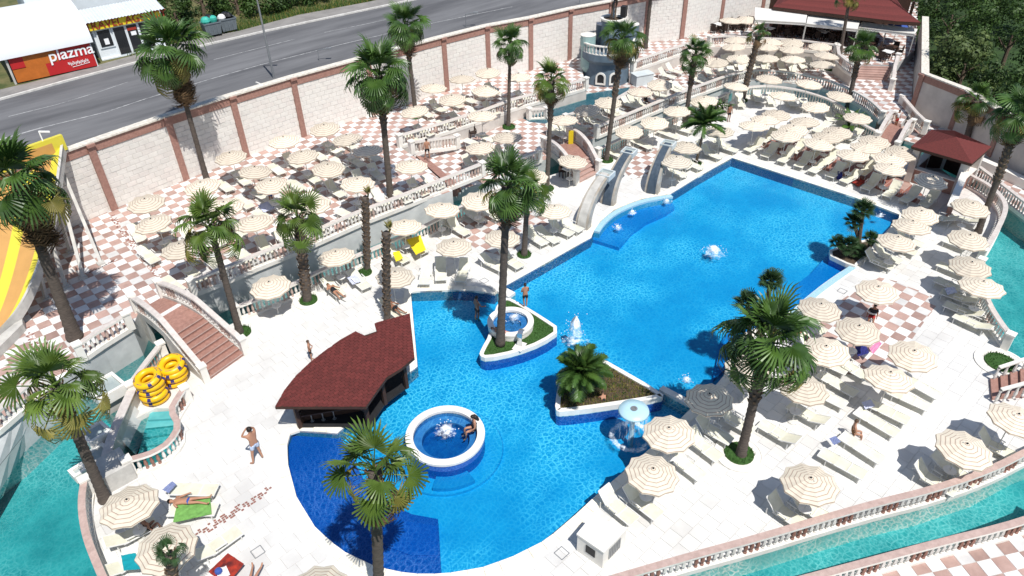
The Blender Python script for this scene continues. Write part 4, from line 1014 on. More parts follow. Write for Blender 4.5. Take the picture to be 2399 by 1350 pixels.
def feather_mesh(seed, L, droop, m, n=26, ll=.42):
    r = random.Random(seed); b = MB(); pts = []
    for k in range(n+1):
        t = k/n; pts.append(Vector((L*t*(1-.12*t*t*droop), 0, .30*L*math.sin(t*1.3)*.6-droop*L*.55*t*t)))
    b.tube(pts[::4], [.035*(1-.8*k/(len(pts[::4])-1)) for k in range(len(pts[::4]))], 4)
    for k in range(2, n+1):
        t = k/n; p = pts[k]; tt = (pts[k]-pts[k-1]).normalized(); l = ll*(math.sin(PI*min(1, .12+t*.86))**.5)*r.uniform(.85, 1.1)
        for s in (-1, 1):
            d = (tt*.75+Vector((0, s*.8, r.uniform(.05, .35)-.3*droop))).normalized(); w = tt*.032
            b.add([p-w, p+w, p+d*l*.55+w*.8+Vector((0, 0, .02)), p+d*l-Vector((0, 0, .12*l))], [(0, 1, 2), (0, 2, 3)])
    return b.mesh('frond', m)
FAN = {}
for lv, m in (('g', 'leaf'), ('y', 'leaf_yellow'), ('d', 'leaf_dead'), ('b', 'leaf_blue'), ('l', 'leaf_yellowgreen')):
    for k in range(3):
        FAN[lv, 'up', k] = fan_mesh(k, .75, .95, .35, m, spread=112, pitch=8)
        FAN[lv, 'mid', k] = fan_mesh(10+k, .95, .92, .9, m, spread=112, pitch=36)
        FAN[lv, 'low', k] = fan_mesh(20+k, 1.05, .88, 1.5, m, fold=.03, spread=105, pitch=50)
        FAN[lv, 'dwarf', k] = fan_mesh(30+k, .45, .62, .18, m, nseg=16, spread=120, split=.30)
FEA = {k: feather_mesh(k, 1.0, (.35, .6, .95)[k % 3], 'leaf') for k in range(6)}
def dirmat(az, el, roll):
    X = Vector((math.cos(az)*math.cos(el), math.sin(az)*math.cos(el), math.sin(el))); Y = Vector((-math.sin(az), math.cos(az), 0)); Z = X.cross(Y)
    return Matrix((X, Y, Z)).transposed() @ Matrix.Rotation(roll, 3, 'X')
def fronds(o, top, R, n, kind='g', seed=0, yellow=.08, dead=.04, el0=84, el1=-34, full=1.0, gap=None, skirt=0, par=None):
    r = random.Random(seed); s = R/1.68; n = int(n*.66)
    for k in range(n):
        f = (k+.5)/n; el = math.radians(el0+(el1-el0)*(f**.85)+r.uniform(-13, 13)); az = k*2.39996+r.uniform(-.45, .45)
        if gap and r.random() < gap: continue
        q = r.random(); lv = kind
        if f > .62 and q < yellow*2.4: lv = 'y'
        if f > .80 and q > 1-dead*3: lv = 'd'
        form = 'up' if f < .30 else ('mid' if f < .72 else 'low')
        e = put('frond', FAN[lv, form, r.randrange(3)], o); e.rotation_mode = 'QUATERNION'
        e.location = top+Vector((0, 0, (.12-.42*f)*s)); e.rotation_quaternion = dirmat(az, el, r.uniform(-.6, .6)).to_quaternion(); e.scale = (s*r.uniform(.72, 1.16),)*3
    for k in range(skirt):
        e = put('dead_frond', FAN['d', 'low', r.randrange(3)], o); e.rotation_mode = 'QUATERNION'; az = k*2.39996
        e.location = top+Vector((0, 0, -.35*s-.035*k*s)); e.rotation_quaternion = dirmat(az, math.radians(r.uniform(-82, -62)), r.uniform(-.5, .5)).to_quaternion(); e.scale = (s*r.uniform(.7, .95),)*3
def trunk(o, top, r0, r1, boots=0.0, seed=0, bend=(0, 0), flare=1.35, m='bark_smooth'):
    """trunk from the origin to top (local); boots = share of the height, from the top down, that keeps old leaf bases"""
    top = Vector(top); n = 44; b = MB(); pts, rs = [], []; r = random.Random(seed)
    for k in range(n+1):
        t = k/n; p = top*t+Vector((bend[0], bend[1], 0))*math.sin(PI*t); rad = r0+(r1-r0)*t; rad *= 1+(flare-1)*math.exp(-t*14)
        if boots and t > 1-boots: rad *= 1.18
        pts.append(p+Vector((0, 0, -.1 if k == 0 else 0))); rs.append(rad*(1.06 if k % 2 else .95))
    b.tube(pts, rs, 12); b.build('trunk', m, o, smooth=True)
    if boots:
        q = MB(); L = top.length*boots; nb = int(L/.045)
        for k in range(nb):
            t = 1-boots*(k+.5)/nb; az = k*2.39996; i = min(n-1, int(t*n)); p = pts[i].lerp(pts[i+1], t*n-i); rad = (r0+(r1-r0)*t)*1.14
            d = Vector((math.cos(az), math.sin(az), 0)); q.bar(p+d*rad*.85+Vector((0, 0, -.05)), p+d*(rad*1.22+r.uniform(0, .05))+Vector((0, 0, .12+r.uniform(0, .05))), .11, .035, up=d)
        stuff(q.build('leaf_bases', 'boot', o))
    return pts
def palm(base, z, crown, label, R, n=44, kind='g', r0=.17, r1=.13, boots=.0, skirt=0, yellow=.08, dead=.04, seed=0, hh=None, m='bark_smooth', gap=None, el0=84, el1=-34, cat='palm tree', feather=0, bend=(0, 0), group='palm trees of the pool'):
    p = g(base[0], base[1], z); o = thing('palm_tree', label, cat, p, 0, group)
    # height: the point over the base whose picture lies nearest to the crown; the lean takes up what is left
    best = min((abs(proj(p+Vector((0, 0, h)))[1]-crown[1]), h) for h in [k*.05 for k in range(10, 400)])[1] if hh is None else hh
    c = g(crown[0], crown[1], z+best); top = c-p
    trunk(o, top, r0, r1, boots, seed, bend, m=m)
    if feather:
        r = random.Random(seed)
        for k in range(feather):
            f = (k+.5)/feather; el = math.radians(78-105*f+r.uniform(-8, 8)); az = k*2.39996
            e = put('frond', FEA[r.randrange(6)], o); e.rotation_mode = 'QUATERNION'; e.location = top; e.rotation_quaternion = dirmat(az, el, r.uniform(-.2, .2)).to_quaternion(); e.scale = (R*r.uniform(.85, 1.1),)*3
    elif n: fronds(o, top, R, n, kind, seed, yellow, dead, el0=el0, el1=el1, gap=gap, skirt=skirt)
    return o
def bed(px, z, r, label, turf='turf', ring=True):
    p = g(px[0], px[1], z); o = thing('palm_bed', label, 'plant bed', p, 0, 'round beds at the palm feet')
    if ring:
        b = MB(); A = ngon_disc(0, 0, r*1.55, 28); sweep_rect(b, A, .10, -.02, .06, closed=True); b.build('kerb_ring', 'marble', o)
        b = MB(); b.prism(ngon_disc(0, 0, r*1.5, 28), 0, .03); b.build('stone_disc', 'marble', o)
    b = MB(); rr = random.Random(int(px[0])); b.lathe([(r, .02), (r*.98, .09), (r*.6, .13), (.02, .14)], 22, cap=False); stuff(b.build('turf', turf, o))
    q = MB()
    for k in range(420):
        a, d = rr.uniform(0, 2*PI), r*math.sqrt(rr.random()); x, y = d*math.cos(a), d*math.sin(a); h = rr.uniform(.08, .2); t = rr.uniform(0, PI)
        q.add([(x-.02*math.cos(t), y-.02*math.sin(t), .06), (x+.02*math.cos(t), y+.02*math.sin(t), .06), (x+rr.uniform(-.07, .07), y+rr.uniform(-.07, .07), .08+h)], [(0, 1, 2)])
    stuff(q.build('grass_blades', 'grass_green', o)); return o
palm((176, 792), ZT, (38, 430), 'tall leaning palm in front of the yellow slide at the left edge', 2.35, 60, r0=.30, r1=.17, skirt=22, yellow=.14, dead=.12, boots=.28, seed=1)
palm((486, 426), ZT, (402, 125), 'tall palm with a shaggy crown hiding part of the travel agency sign', 2.5, 60, r0=.17, r1=.14, skirt=22, yellow=.18, dead=.08, boots=.25, seed=2)
palm((915, 465), ZT, (888, 175), 'tall dense palm in the middle of the left checkered terrace', 2.2, 66, r0=.19, r1=.17, skirt=8, yellow=.02, dead=.03, boots=.38, seed=3)
palm((975, 276), ZT, (950, 62), 'tall palm behind the dense one, its top over the road', 1.85, 56, r0=.17, r1=.14, skirt=12, boots=.35, seed=4)
palm((1191, 298), ZC, (1195, 105), 'palm with two drooping skirts in front of the long wall', 1.55, 44, r0=.15, r1=.11, yellow=.05, skirt=3, boots=.12, seed=5)
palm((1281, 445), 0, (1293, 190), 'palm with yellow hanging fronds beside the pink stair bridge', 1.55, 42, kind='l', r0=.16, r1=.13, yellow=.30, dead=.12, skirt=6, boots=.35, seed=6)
palm((1420, 378), 0, (1458, 92), 'tall palm with yellow fringe in front of the blue castle', 1.7, 46, r0=.16, r1=.15, yellow=.34, dead=.22, skirt=10, boots=.45, seed=7)
palm((1605, 288), 0, (1628, 128), 'palm with dark trunk between the two river balustrades, right of the castle', 1.55, 40, r0=.18, r1=.15, boots=.45, seed=8)
palm((1738, 236), 0, (1778, 82), 'thick brown palm with a sparse dry crown near the far terrace', 1.2, 20, r0=.21, r1=.17, boots=.85, yellow=.6, dead=.25, el1=-20, seed=9)
palm((1630, 386), 0, (1652, 290), 'slim feathery palm between far fountains and the pool corner', 1.55, 0, r0=.10, r1=.08, feather=20, seed=10, m='bark')
palm((1512, 113), ZT, (1534, -95), 'tall dark trunk beside the castle, its crown above the photo', 2.2, 46, r0=.18, r1=.15, seed=11)
palm((1968, 128), ZT, (1992, -12), 'palm rising between the white awnings of the restaurant', 1.4, 30, r0=.15, r1=.13, seed=12, boots=.2, yellow=.2)
palm((1986, 252), 0, (2016, 112), 'palm in the far river bend below the restaurant', 1.45, 40, r0=.19, r1=.16, boots=.5, yellow=.14, seed=13)
palm((2262, 335), .1, (2288, 236), 'palm behind the small red roofed bar, against the right wall', 1.7, 36, r0=.22, r1=.18, boots=.5, yellow=.25, seed=14)
palm((2291, 545), 0, (2392, 268), 'tall leaning palm at the right edge of the photo', 1.9, 46, r0=.17, r1=.17, boots=.55, yellow=.2, dead=.1, seed=15, skirt=6)
palm((1735, 1068), 0, (1800, 800), 'big near palm on the right deck with a round bed of grass', 2.2, 58, r0=.19, r1=.17, boots=.5, yellow=.06, seed=16, dead=.03)
palm((1172, 806), .15, (1188, 436), 'tall slim palm on the small pool island with the whirlpool', 1.75, 50, r0=.20, r1=.16, boots=.25, yellow=.08, dead=.08, seed=17, skirt=10)
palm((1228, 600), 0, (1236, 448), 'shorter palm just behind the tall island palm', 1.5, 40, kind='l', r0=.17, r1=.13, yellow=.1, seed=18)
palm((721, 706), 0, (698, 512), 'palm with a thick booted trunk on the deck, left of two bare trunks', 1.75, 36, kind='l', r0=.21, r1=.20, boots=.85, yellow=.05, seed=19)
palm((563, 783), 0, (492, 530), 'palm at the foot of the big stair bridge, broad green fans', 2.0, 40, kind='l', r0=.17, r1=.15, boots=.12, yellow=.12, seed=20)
def bare(base, top, label, seed):
    o = palm(base, 0, top, label, 1, 0, r0=.145, r1=.15, boots=.9, seed=seed, group='bare palm trunks')
    tp = [c for c in o.children if c.name.startswith('trunk')][0]; t = Vector(tp.data.vertices[-1].co)
    for k in range(5):
        e = put('frond', FAN['y', 'up', k % 3], o); e.rotation_mode = 'QUATERNION'; e.location = t; e.rotation_quaternion = dirmat(k*2.4, math.radians(84-k*3), 0).to_quaternion(); e.scale = (.45, .22, .45)
bare((861, 634), (856, 462), 'bare booted palm trunk on the deck, left of the two', 21)
bare((907, 752), (905, 545), 'bare booted palm trunk rising behind the dark red bar roof', 22)
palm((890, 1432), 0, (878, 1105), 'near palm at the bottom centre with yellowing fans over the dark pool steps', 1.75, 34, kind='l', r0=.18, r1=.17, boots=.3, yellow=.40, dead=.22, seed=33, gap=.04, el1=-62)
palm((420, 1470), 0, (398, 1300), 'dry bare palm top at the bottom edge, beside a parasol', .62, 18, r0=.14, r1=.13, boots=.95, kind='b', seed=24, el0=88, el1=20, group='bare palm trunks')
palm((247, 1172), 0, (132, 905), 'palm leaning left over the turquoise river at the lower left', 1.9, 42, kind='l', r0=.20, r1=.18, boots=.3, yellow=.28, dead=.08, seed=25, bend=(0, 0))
for px, z, r, lab, ring in (((1731, 1064), 0, .62, 'round grass bed in a white ring under the big near palm', True), ((2343, 851), 0, .70, 'round grass bed without palm at the right edge', True), ((566, 780), 0, .50, 'grass bed at the foot of the big stair bridge', False),
                       ((723, 705), 0, .50, 'grass bed under the thick booted palm on the deck', True), ((855, 640), 0, .42, 'grass bed under the left bare trunk', True), ((1228, 598), 0, .42, 'grass bed under the palm by the pool corner', False),
                       ((1281, 443), 0, .50, 'grass bed under the palm by the pink stair', True), ((1421, 377), 0, .50, 'grass bed in a pale ring under the castle palm', True), ((1192, 299), ZC, .50, 'grass bed below the retaining wall', False),
                       ((973, 275), ZT, .45, 'dark grass bed on the raised terrace', False), ((1630, 385), 0, .40, 'grass bed under the slim feathery palm', True), ((1945, 163), ZC, .55, 'round bed in a white ring below the restaurant', True), ((1740, 237), 0, .4, 'dark bed under the thick brown palm', False)):
    bed(px, z, r, lab, ring=ring)

# dwarf palms, date palm, banana
def dwarf_clump(lab, heads, soil_px, z=.2):
    P = GP(soil_px, .18); ctr = sum(P, Vector())/len(P); o = thing('dwarf_palm_clump', lab, 'palm clump', ctr, 0, 'clumps of dwarf palms in planters'); inv = -ctr
    for bx, by, tx, ty, R, n, sd in heads:
        b0 = g(bx, by, .18); best = min((abs(proj(b0+Vector((0, 0, h)))[1]-ty), h) for h in [k*.05 for k in range(4, 120)])[1]
        tp = g(tx, ty, .18+best); b = MB(); b.tube([b0-ctr, (b0.lerp(tp, .5))-ctr, tp-ctr], [.12, .11, .12], 8); b.build('trunk', 'bark', o)
        r = random.Random(sd); s = R/1.07
        for k in range(n):
            f = (k+.5)/n; e = put('frond', FAN['b', 'dwarf', r.randrange(3)], o); e.rotation_mode = 'QUATERNION'; e.location = tp-ctr
            e.rotation_quaternion = dirmat(k*2.39996, math.radians(85-115*f+r.uniform(-9, 9)), r.uniform(-.3, .3)).to_quaternion(); e.scale = (s*r.uniform(.85, 1.1),)*3
    return o
dwarf_clump('dark dwarf palm clump in the triangular planter at the far pool corner', [(2010, 590, 2022, 492, .78, 30, 1), (2020, 588, 2000, 520, .72, 26, 2), (1975, 592, 1962, 570, .62, 24, 3), (2000, 600, 1990, 575, .70, 26, 4), (2035, 585, 2040, 560, .62, 22, 5), (1990, 600, 2010, 590, .65, 22, 6)],
            [(1940, 592), (1998, 618), (2050, 570)])
dwarf_clump('dark dwarf palm clump behind the big near palm on the right', [(1775, 840, 1806, 660, .75, 30, 7), (1760, 845, 1752, 712, .78, 28, 8), (1780, 850, 1780, 745, .8, 26, 9), (1745, 860, 1735, 870, .6, 20, 10), (1800, 840, 1815, 760, .7, 22, 11), (1745, 870, 1722, 835, .55, 18, 12)],
            [(1720, 835), (1705, 885), (1800, 830)])
palm((1352, 925), .2, (1360, 872), 'feathery date palm in the triangular planter in the pool', 1.35, 0, r0=.22, r1=.2, feather=34, seed=31, m='bark', group='feather palms', bend=(0, 0))
def broad_clump(lab, px, z, n, h, seed, m='leaf'):
    p = g(px[0], px[1], z); o = thing('banana_plant', lab, 'plant', p, 0); r = random.Random(seed)
    L = MB(); segs = 6
    for k in range(segs):
        t0, t1 = k/segs, (k+1)/segs; w0, w1 = .17*math.sin(PI*min(.97, t0*.9+.08)), .17*math.sin(PI*min(.97, t1*.9+.08)); z0, z1 = .5*t0-.75*t0*t0, .5*t1-.75*t1*t1
        L.add([(t0, -w0, z0-.03), (t0, 0, z0), (t0, w0, z0-.03), (t1, -w1, z1-.03), (t1, 0, z1), (t1, w1, z1-.03)], [(0, 3, 4, 1), (1, 4, 5, 2)])
    me = L.mesh('large_leaf', m)
    for k in range(n):
        e = put('large_leaf', me, o); e.rotation_mode = 'QUATERNION'; e.location = (r.uniform(-.2, .2), r.uniform(-.2, .2), .1); e.rotation_quaternion = dirmat(k*2.4, math.radians(r.uniform(20, 75)), r.uniform(-.4, .4)).to_quaternion(); e.scale = (h*r.uniform(.7, 1.1),)*3
    return o
broad_clump('low banana plant beside the far river bend', (1992, 300), 0, 26, 1.5, 3)
broad_clump('leafy plant in the flower bed near the standing man in dark shorts', (1688, 262), 0, 20, 1.2, 4)
p = g(1690, 268, 0); o = thing('flower_tub', 'round tub of white flowers beside the standing man', 'flower pot', p)
b = MB(); b.lathe([(.34, 0), (.42, .35), (.40, .36)], 14); b.build('tub', 'concrete', o)
b = MB(); rr = random.Random(2)
for k in range(160):
    a, d, h = rr.uniform(0, 6.28), .5*math.sqrt(rr.random()), rr.uniform(.36, .85); x, y = d*math.cos(a), d*math.sin(a); s = .05
    b.add([(x-s, y, h), (x, y-s, h+.03), (x+s, y, h), (x, y+s, h+.02)], [(0, 1, 2, 3)], 0 if k % 3 else 1)
stuff(b.build('blossoms', ['flower', 'leaf'], o))
# a tuft of plants below the bar wall etc. is left to the palms above

# ------------------------------------------------------------------ trees beyond the walls
def leaf_tree(px, z, h, rad, label, m='tree_leaf', n=2600, seed=0, low=.25, sz=.30):
    p = g(px[0], px[1], z); o = thing('leafy_tree', label, 'tree', p, 0, 'trees and bushes beyond the walls'); r = random.Random(seed)
    b = MB(); b.tube([(0, 0, -.3), (.1, .05, h*.3), (0, .1, h*.6)], [.22, .16, .08], 8)
    for k in range(5):
        a = k*1.25; b.tube([(.05, .05, h*(.25+.05*k)), (math.cos(a)*rad*.35, math.sin(a)*rad*.35, h*(.45+.05*k))], [.06, .02], 5)
    b.build('trunk', 'bark', o)
    c = MB(); cl = []
    for k in range(26):
        a, e = r.uniform(0, 6.28), r.random(); rr_ = rad*(.35+.65*math.sqrt(r.random())); zz = h*(low+(1-low)*e); f = math.sqrt(max(.05, 1-((zz/h-.55)/.55)**2))
        cl.append((Vector((rr_*f*math.cos(a), rr_*f*math.sin(a), zz)), rad*r.uniform(.22, .42)))
    for k in range(n):
        q, cr = cl[r.randrange(len(cl))]; d = Vector((r.gauss(0, 1), r.gauss(0, 1), r.gauss(0, 1))).normalized(); pt = q+d*cr*(r.random()**.4); s = sz*r.uniform(.6, 1.3)
        u = Vector((r.gauss(0, 1), r.gauss(0, 1), r.gauss(0, .5))).normalized(); v = d.cross(u)
        if v.length < .05: continue
        v.normalize(); u = v.cross((d+Vector((0, 0, .5))).normalized())
        c.add([pt-u*s*.5, pt-v*s*.28, pt+u*s*.5, pt+v*s*.28], [(0, 1, 2, 3)])
    c.build('crown', m, o); return o
TREES = [((2235, 235), 5.0, 2.9, 'pale green round tree just beyond the right wall', 'tree_leaf_pale', 5200), ((2190, 215), 2.6, 1.6, 'low pale bush at the corner of the right wall', 'tree_leaf_pale', 2200),
         ((2330, 300), 4.5, 2.8, 'dark green bush behind the right wall below the pale tree', 'tree_leaf', 3600), ((2400, 330), 4.5, 3.0, 'dark bush at the right edge behind the leaning palm', 'tree_leaf', 3400),
         ((2340, 175), 6, 3.6, 'dark tree at the right edge behind the pale tree', 'tree_leaf', 3800), ((2440, 230), 6, 3.6, 'dark tree beyond the right edge of the photo', 'tree_leaf', 3200),
         ((2210, 110), 5, 3.2, 'dark tree behind the restaurant roof end', 'tree_leaf', 3600), ((2300, 80), 6, 3.8, 'broad dark tree in the upper right corner', 'tree_leaf', 3800), ((2400, 90), 6, 3.8, 'dark tree at the very upper right corner', 'tree_leaf', 3400),
         ((2190, 30), 5, 3.4, 'dark tree above the red restaurant roof', 'tree_leaf', 3200), ((2280, 10), 6, 4.0, 'dark tree at the top edge, right of the roof', 'tree_leaf', 3200), ((2420, 0), 7, 4.4, 'far dark tree beyond the upper right corner', 'tree_leaf', 3000),
         ((2180, -50), 6, 4.4, 'far dark tree at the top edge behind the roof', 'tree_leaf', 2600), ((2320, -70), 7, 5, 'farthest dark tree at the top right', 'tree_leaf', 2600)]
for k, (px, h, rad, lab, m, n) in enumerate(TREES): leaf_tree(px, 0.2, h, rad, lab, m, n, seed=40+k)
BUSH = [((330, 62), 3.2, 2.6, 'dark bush behind the travel agency'), ((420, 70), 2.4, 2.2, 'dark bush left of the grey bins'), ((480, 40), 3.0, 2.8, 'dark bush behind the left grey bin'), ((560, 38), 2.8, 2.6, 'dark bush behind the right grey bin'),
        ((640, 22), 2.6, 2.6, 'dark bush behind the lamp post'), ((720, 5), 2.6, 2.6, 'dark bush at the top edge by the verge'), ((800, -14), 2.8, 2.8, 'dark bush at the top edge right of the verge'), ((390, 10), 4, 3.2, 'tall dark bush at the top edge behind the palm'), ((880, -36), 2.6, 2.6, 'dark bush above the road at the top edge')]
for k, (px, h, rad, lab) in enumerate(BUSH): leaf_tree(px, ZR, h, rad, lab, 'tree_leaf', 2200, seed=70+k, low=.02, sz=.30)
# dry grass on the verge
b = MB(); rr = random.Random(8)
for k in range(9000):
    t = rr.random(); i = rr.uniform(3, 9); j = int(i); p = PAVE2[min(j, len(PAVE2)-2)].lerp(PAVE2[min(j+1, len(PAVE2)-1)], i-j)+Vector((rr.uniform(-.3, .3), rr.uniform(.05, 4.0)*rr.random(), .1))
    a = rr.uniform(0, PI); h = rr.uniform(.12, .4)
    b.add([p+Vector((-.03*math.cos(a), -.03*math.sin(a), 0)), p+Vector((.03*math.cos(a), .03*math.sin(a), 0)), p+Vector((rr.uniform(-.12, .12), rr.uniform(-.12, .12), h))], [(0, 1, 2)], 0 if rr.random() < .3 else 1)
tag(b.build('verge_grass', ['leaf_yellow', 'grass_green']), 'dry grass along the far pavement edge', 'grass', kind='stuff')
FWH = Vector((FW.x, FW.y, 0)).normalized(); RTH = Vector((RT.x, RT.y, 0)).normalized()
# ------------------------------------------------------------------ islands, tubs and jets in the pool
def kerbed(name, label, cat, px, z, w, fill, fz, depthz=-.82):
    P = smooth_loop(GP(px, z), 1); c = sum(P, Vector())/len(P); o = thing(name, label, cat, (c.x, c.y, 0), 0)
    loc = [p-Vector((c.x, c.y, 0)) for p in P]
    inn = offset_line(loc, w, True)
    if area2(inn) > area2(loc): inn = offset_line(loc, -w, True)
    b = MB(); ribbon(b, [Vector((p.x, p.y, z)) for p in loc], [Vector((p.x, p.y, z)) for p in inn], True); ribbon(b, [Vector((p.x, p.y, -.13)) for p in loc], [Vector((p.x, p.y, z)) for p in loc], True)
    ribbon(b, [Vector((p.x, p.y, z)) for p in inn], [Vector((p.x, p.y, fz-.1)) for p in inn], True); b.build('white_kerb', 'marble', o)
    b = MB(); ribbon(b, [Vector((p.x, p.y, depthz)) for p in loc], [Vector((p.x, p.y, -.13)) for p in loc], True); b.build('plinth', 'mosaic_dark', o)
    b = MB(); b.prism(inn, fz, fz); b.build('fill', fill, o); return o, c, inn
isl, ic, inn = kerbed('pool_island', 'pointed pool island with grass, a tall palm and a round whirlpool', 'planter', [(1122, 833), (1140, 840), (1209, 826), (1271, 803), (1316, 772), (1270, 741), (1232, 718), (1215, 708), (1190, 696), (1174, 702), (1160, 722), (1146, 785), (1127, 818)], .15, .20, 'turf', .10)
def blades(parent, poly, z, n, m, hmin, hmax, sd):
    xs = [p[0] for p in poly]; ys = [p[1] for p in poly]; r = random.Random(sd); b = MB()
    while n > 0:
        x, y = r.uniform(min(xs), max(xs)), r.uniform(min(ys), max(ys)); n -= 1
        if not inside((x, y), poly): continue
        a = r.uniform(0, PI); h = r.uniform(hmin, hmax)
        b.add([(x-.02*math.cos(a), y-.02*math.sin(a), z), (x+.02*math.cos(a), y+.02*math.sin(a), z), (x+r.uniform(-.05, .05), y+r.uniform(-.05, .05), z+h)], [(0, 1, 2)])
    stuff(b.build('grass_blades', m, parent))
blades(isl, inn, .1, 5000, 'grass_green', .03, .08, 1)
isl2, c2, inn2 = kerbed('pool_planter', 'triangular planter with brown soil and a feathery date palm in the pool', 'planter', [(1300, 961), (1303, 925), (1311, 888), (1345, 850), (1404, 836), (1416, 842), (1556, 922), (1550, 932), (1420, 952), (1314, 966)], .2, .22, 'soil', .12)
blades(isl2, inn2, .12, 3800, 'leaf_yellow', .04, .14, 2); blades(isl2, inn2, .12, 1600, 'grass_green', .04, .18, 3)
pl3, c3, inn3 = kerbed('pool_planter', 'small triangular white planter at the right pool corner with dwarf palms', 'planter', [(1928, 591), (2000, 626), (2012, 618), (2060, 572), (2050, 556), (1990, 570)], .15, .16, 'soil', .10)
pl4, c4, inn4 = kerbed('pool_planter', 'white edged planter beside the pool behind the big near palm', 'planter', [(1722, 828), (1700, 872), (1704, 886), (1780, 875), (1815, 830), (1770, 795)], .15, .16, 'soil', .10)
def tub(label, c, R, Ri, zt, zw, zf, depth_, group, mats=('marble', 'mosaic_dark', 'tub_floor')):
    o = thing('whirlpool_tub', label, 'whirlpool', (c.x, c.y, 0), 0, group)
    b = MB(); n = 56
    for r0, z0, r1, z1 in ((R, zt-.12, R, zt), (R, zt, Ri, zt), (Ri, zt, Ri, zw-.05)):
        A = [Vector((r0*math.cos(2*PI*k/n), r0*math.sin(2*PI*k/n), z0)) for k in range(n)]; B = [Vector((r1*math.cos(2*PI*k/n), r1*math.sin(2*PI*k/n), z1)) for k in range(n)]; ribbon(b, A, B, True)
    b.build('rim', mats[0], o, smooth=False)
    b = MB(); b.lathe([(R-.03, depth_), (R-.03, zt-.1)], n, cap=False); b.build('plinth', mats[1], o)
    b = MB(); b.lathe([(Ri, zw), (Ri, min(zf+.35, zw-.08)), (Ri-.35, min(zf+.33, zw-.10)), (Ri-.36, zf), (.02, zf-.001)], n, cap=False); b.build('basin', mats[2], o)
    b = MB(); b.prism([(Ri*math.cos(2*PI*k/n), Ri*math.sin(2*PI*k/n)) for k in range(n)], zw, zw); b.build('water', 'tub_water', o); return o
tc = g(1043, 1017, .35)
tub('large round white whirlpool tub standing in the children pool', tc, 1.72, 1.39, .35, .22, -.35, -.82, 'whirlpool tubs')
tub('smaller round whirlpool tub on the pool island beside the palm', g(1196, 752, .5), 1.20, .90, .5, .36, .12, .05, 'whirlpool tubs', ('marble', 'marble', 'tub_floor'))
b = MB(); n = 64
for r0, r1, z in ((0.5, 2.5, -.62), (.5, 3.6, -.72)):
    b.lathe([(r1, -.82), (r1, z), (r0, z+.001)], n, (tc.x, tc.y, 0), cap=False)
struct(b.build('tub_steps', 'pool_light'))
for r1, z in ((2.5, -.618), (3.6, -.718)):
    b = MB(); A = [Vector((tc.x+(r1-.05)*math.cos(2*PI*k/n), tc.y+(r1-.05)*math.sin(2*PI*k/n), z)) for k in range(n)]; B = [Vector((tc.x+r1*math.cos(2*PI*k/n), tc.y+r1*math.sin(2*PI*k/n), z)) for k in range(n)]; ribbon(b, B, A, True); struct(b.build('step_edge', 'pool_step'))
for w0, w1 in ((-1.35, -.55), (-2.35, -1.55)):        # crescent steps at the foot of the tub
    b = MB(); dv = math.atan2(-FWH.y, -FWH.x); A = [Vector((tc.x+1.6*math.cos(dv+1.15+w0+(w1-w0)*k/10), tc.y+1.6*math.sin(dv+1.15+w0+(w1-w0)*k/10), 0)) for k in range(11)]; B = [Vector((tc.x+2.3*math.cos(dv+1.15+w0+(w1-w0)*k/10), tc.y+2.3*math.sin(dv+1.15+w0+(w1-w0)*k/10), 0)) for k in range(11)]
    b.prism(B+A[::-1], -.7, -.42); struct(b.build('tub_step', 'pool_step'))
def jet(px, z, r, h, label, seed, core=True):
    p = g(px[0], px[1], z); o = tag(put('water_jet', None, None, p), label, 'fountain', 'white water jets in the pools'); rr = random.Random(seed)
    b = MB(); uv = []; n, m_ = 22, 7
    for i in range(m_+1):
        f = i/m_; R = r*(1-f)**.55 if f < 1 else .01
        for k in range(n):
            w = 2*PI*k/n; q = R*rr.uniform(.78, 1.22); b.v.append((q*math.cos(w), q*math.sin(w), h*(f**1.15)*rr.uniform(.85, 1.15)+.012)); uv.append((.02+.62*f, 0))
    for i in range(m_):
        for k in range(n): b.f.append([i*n+k, i*n+(k+1) % n, (i+1)*n+(k+1) % n, (i+1)*n+k]); b.m.append(0)
    b.build('spray', 'spray', o, smooth=True, uv=uv)
    d = MB(); uv = []
    for i in range(5):
        for k in range(n): w = 2*PI*k/n; q = r*(.1+.55*i)*rr.uniform(.85, 1.15); d.v.append((q*math.cos(w), q*math.sin(w), .008)); uv.append((.55-.17*i, 0))
    for i in range(4):
        for k in range(n): d.f.append([i*n+k, i*n+(k+1) % n, (i+1)*n+(k+1) % n, (i+1)*n+k]); d.m.append(0)
    d.build('foam', 'spray', o, uv=uv)
    t = MB()
    for k in range(int(60*r)):
        a, dd = rr.uniform(0, 6.28), r*1.6*math.sqrt(rr.random()); t.box((dd*math.cos(a), dd*math.sin(a), rr.uniform(.03, h*1.1)), (.03, .03, .03))
    stuff(t.build('drops', 'foam', o)); return o
jet((1671, 592), ZP, .50, .45, 'white bubbling jet in the middle of the big pool', 1)
jet((1347, 795), ZP, .48, 1.35, 'tall white jet beside the pool island tip', 2)
jet((1608, 892), ZP, .24, .2, 'small white jet near the lower right pool edge', 3)
jet((1045, 1010), .22, .36, .28, 'white bubbles in the large round whirlpool', 4)
jet((1205, 745), .34, .34, .14, 'white bubbles in the island whirlpool', 5)
for k, q in enumerate(((1447, 535), (1481, 500), (1562, 474))): jet(q, ZP, .22, .22, ('lower left', 'middle', 'right')[k]+' one of three jets in the curved pool niche', 6+k)
jet((2062, 508), ZP, .2, .25, 'jet beside the dark dwarf palms at the far right corner', 9)
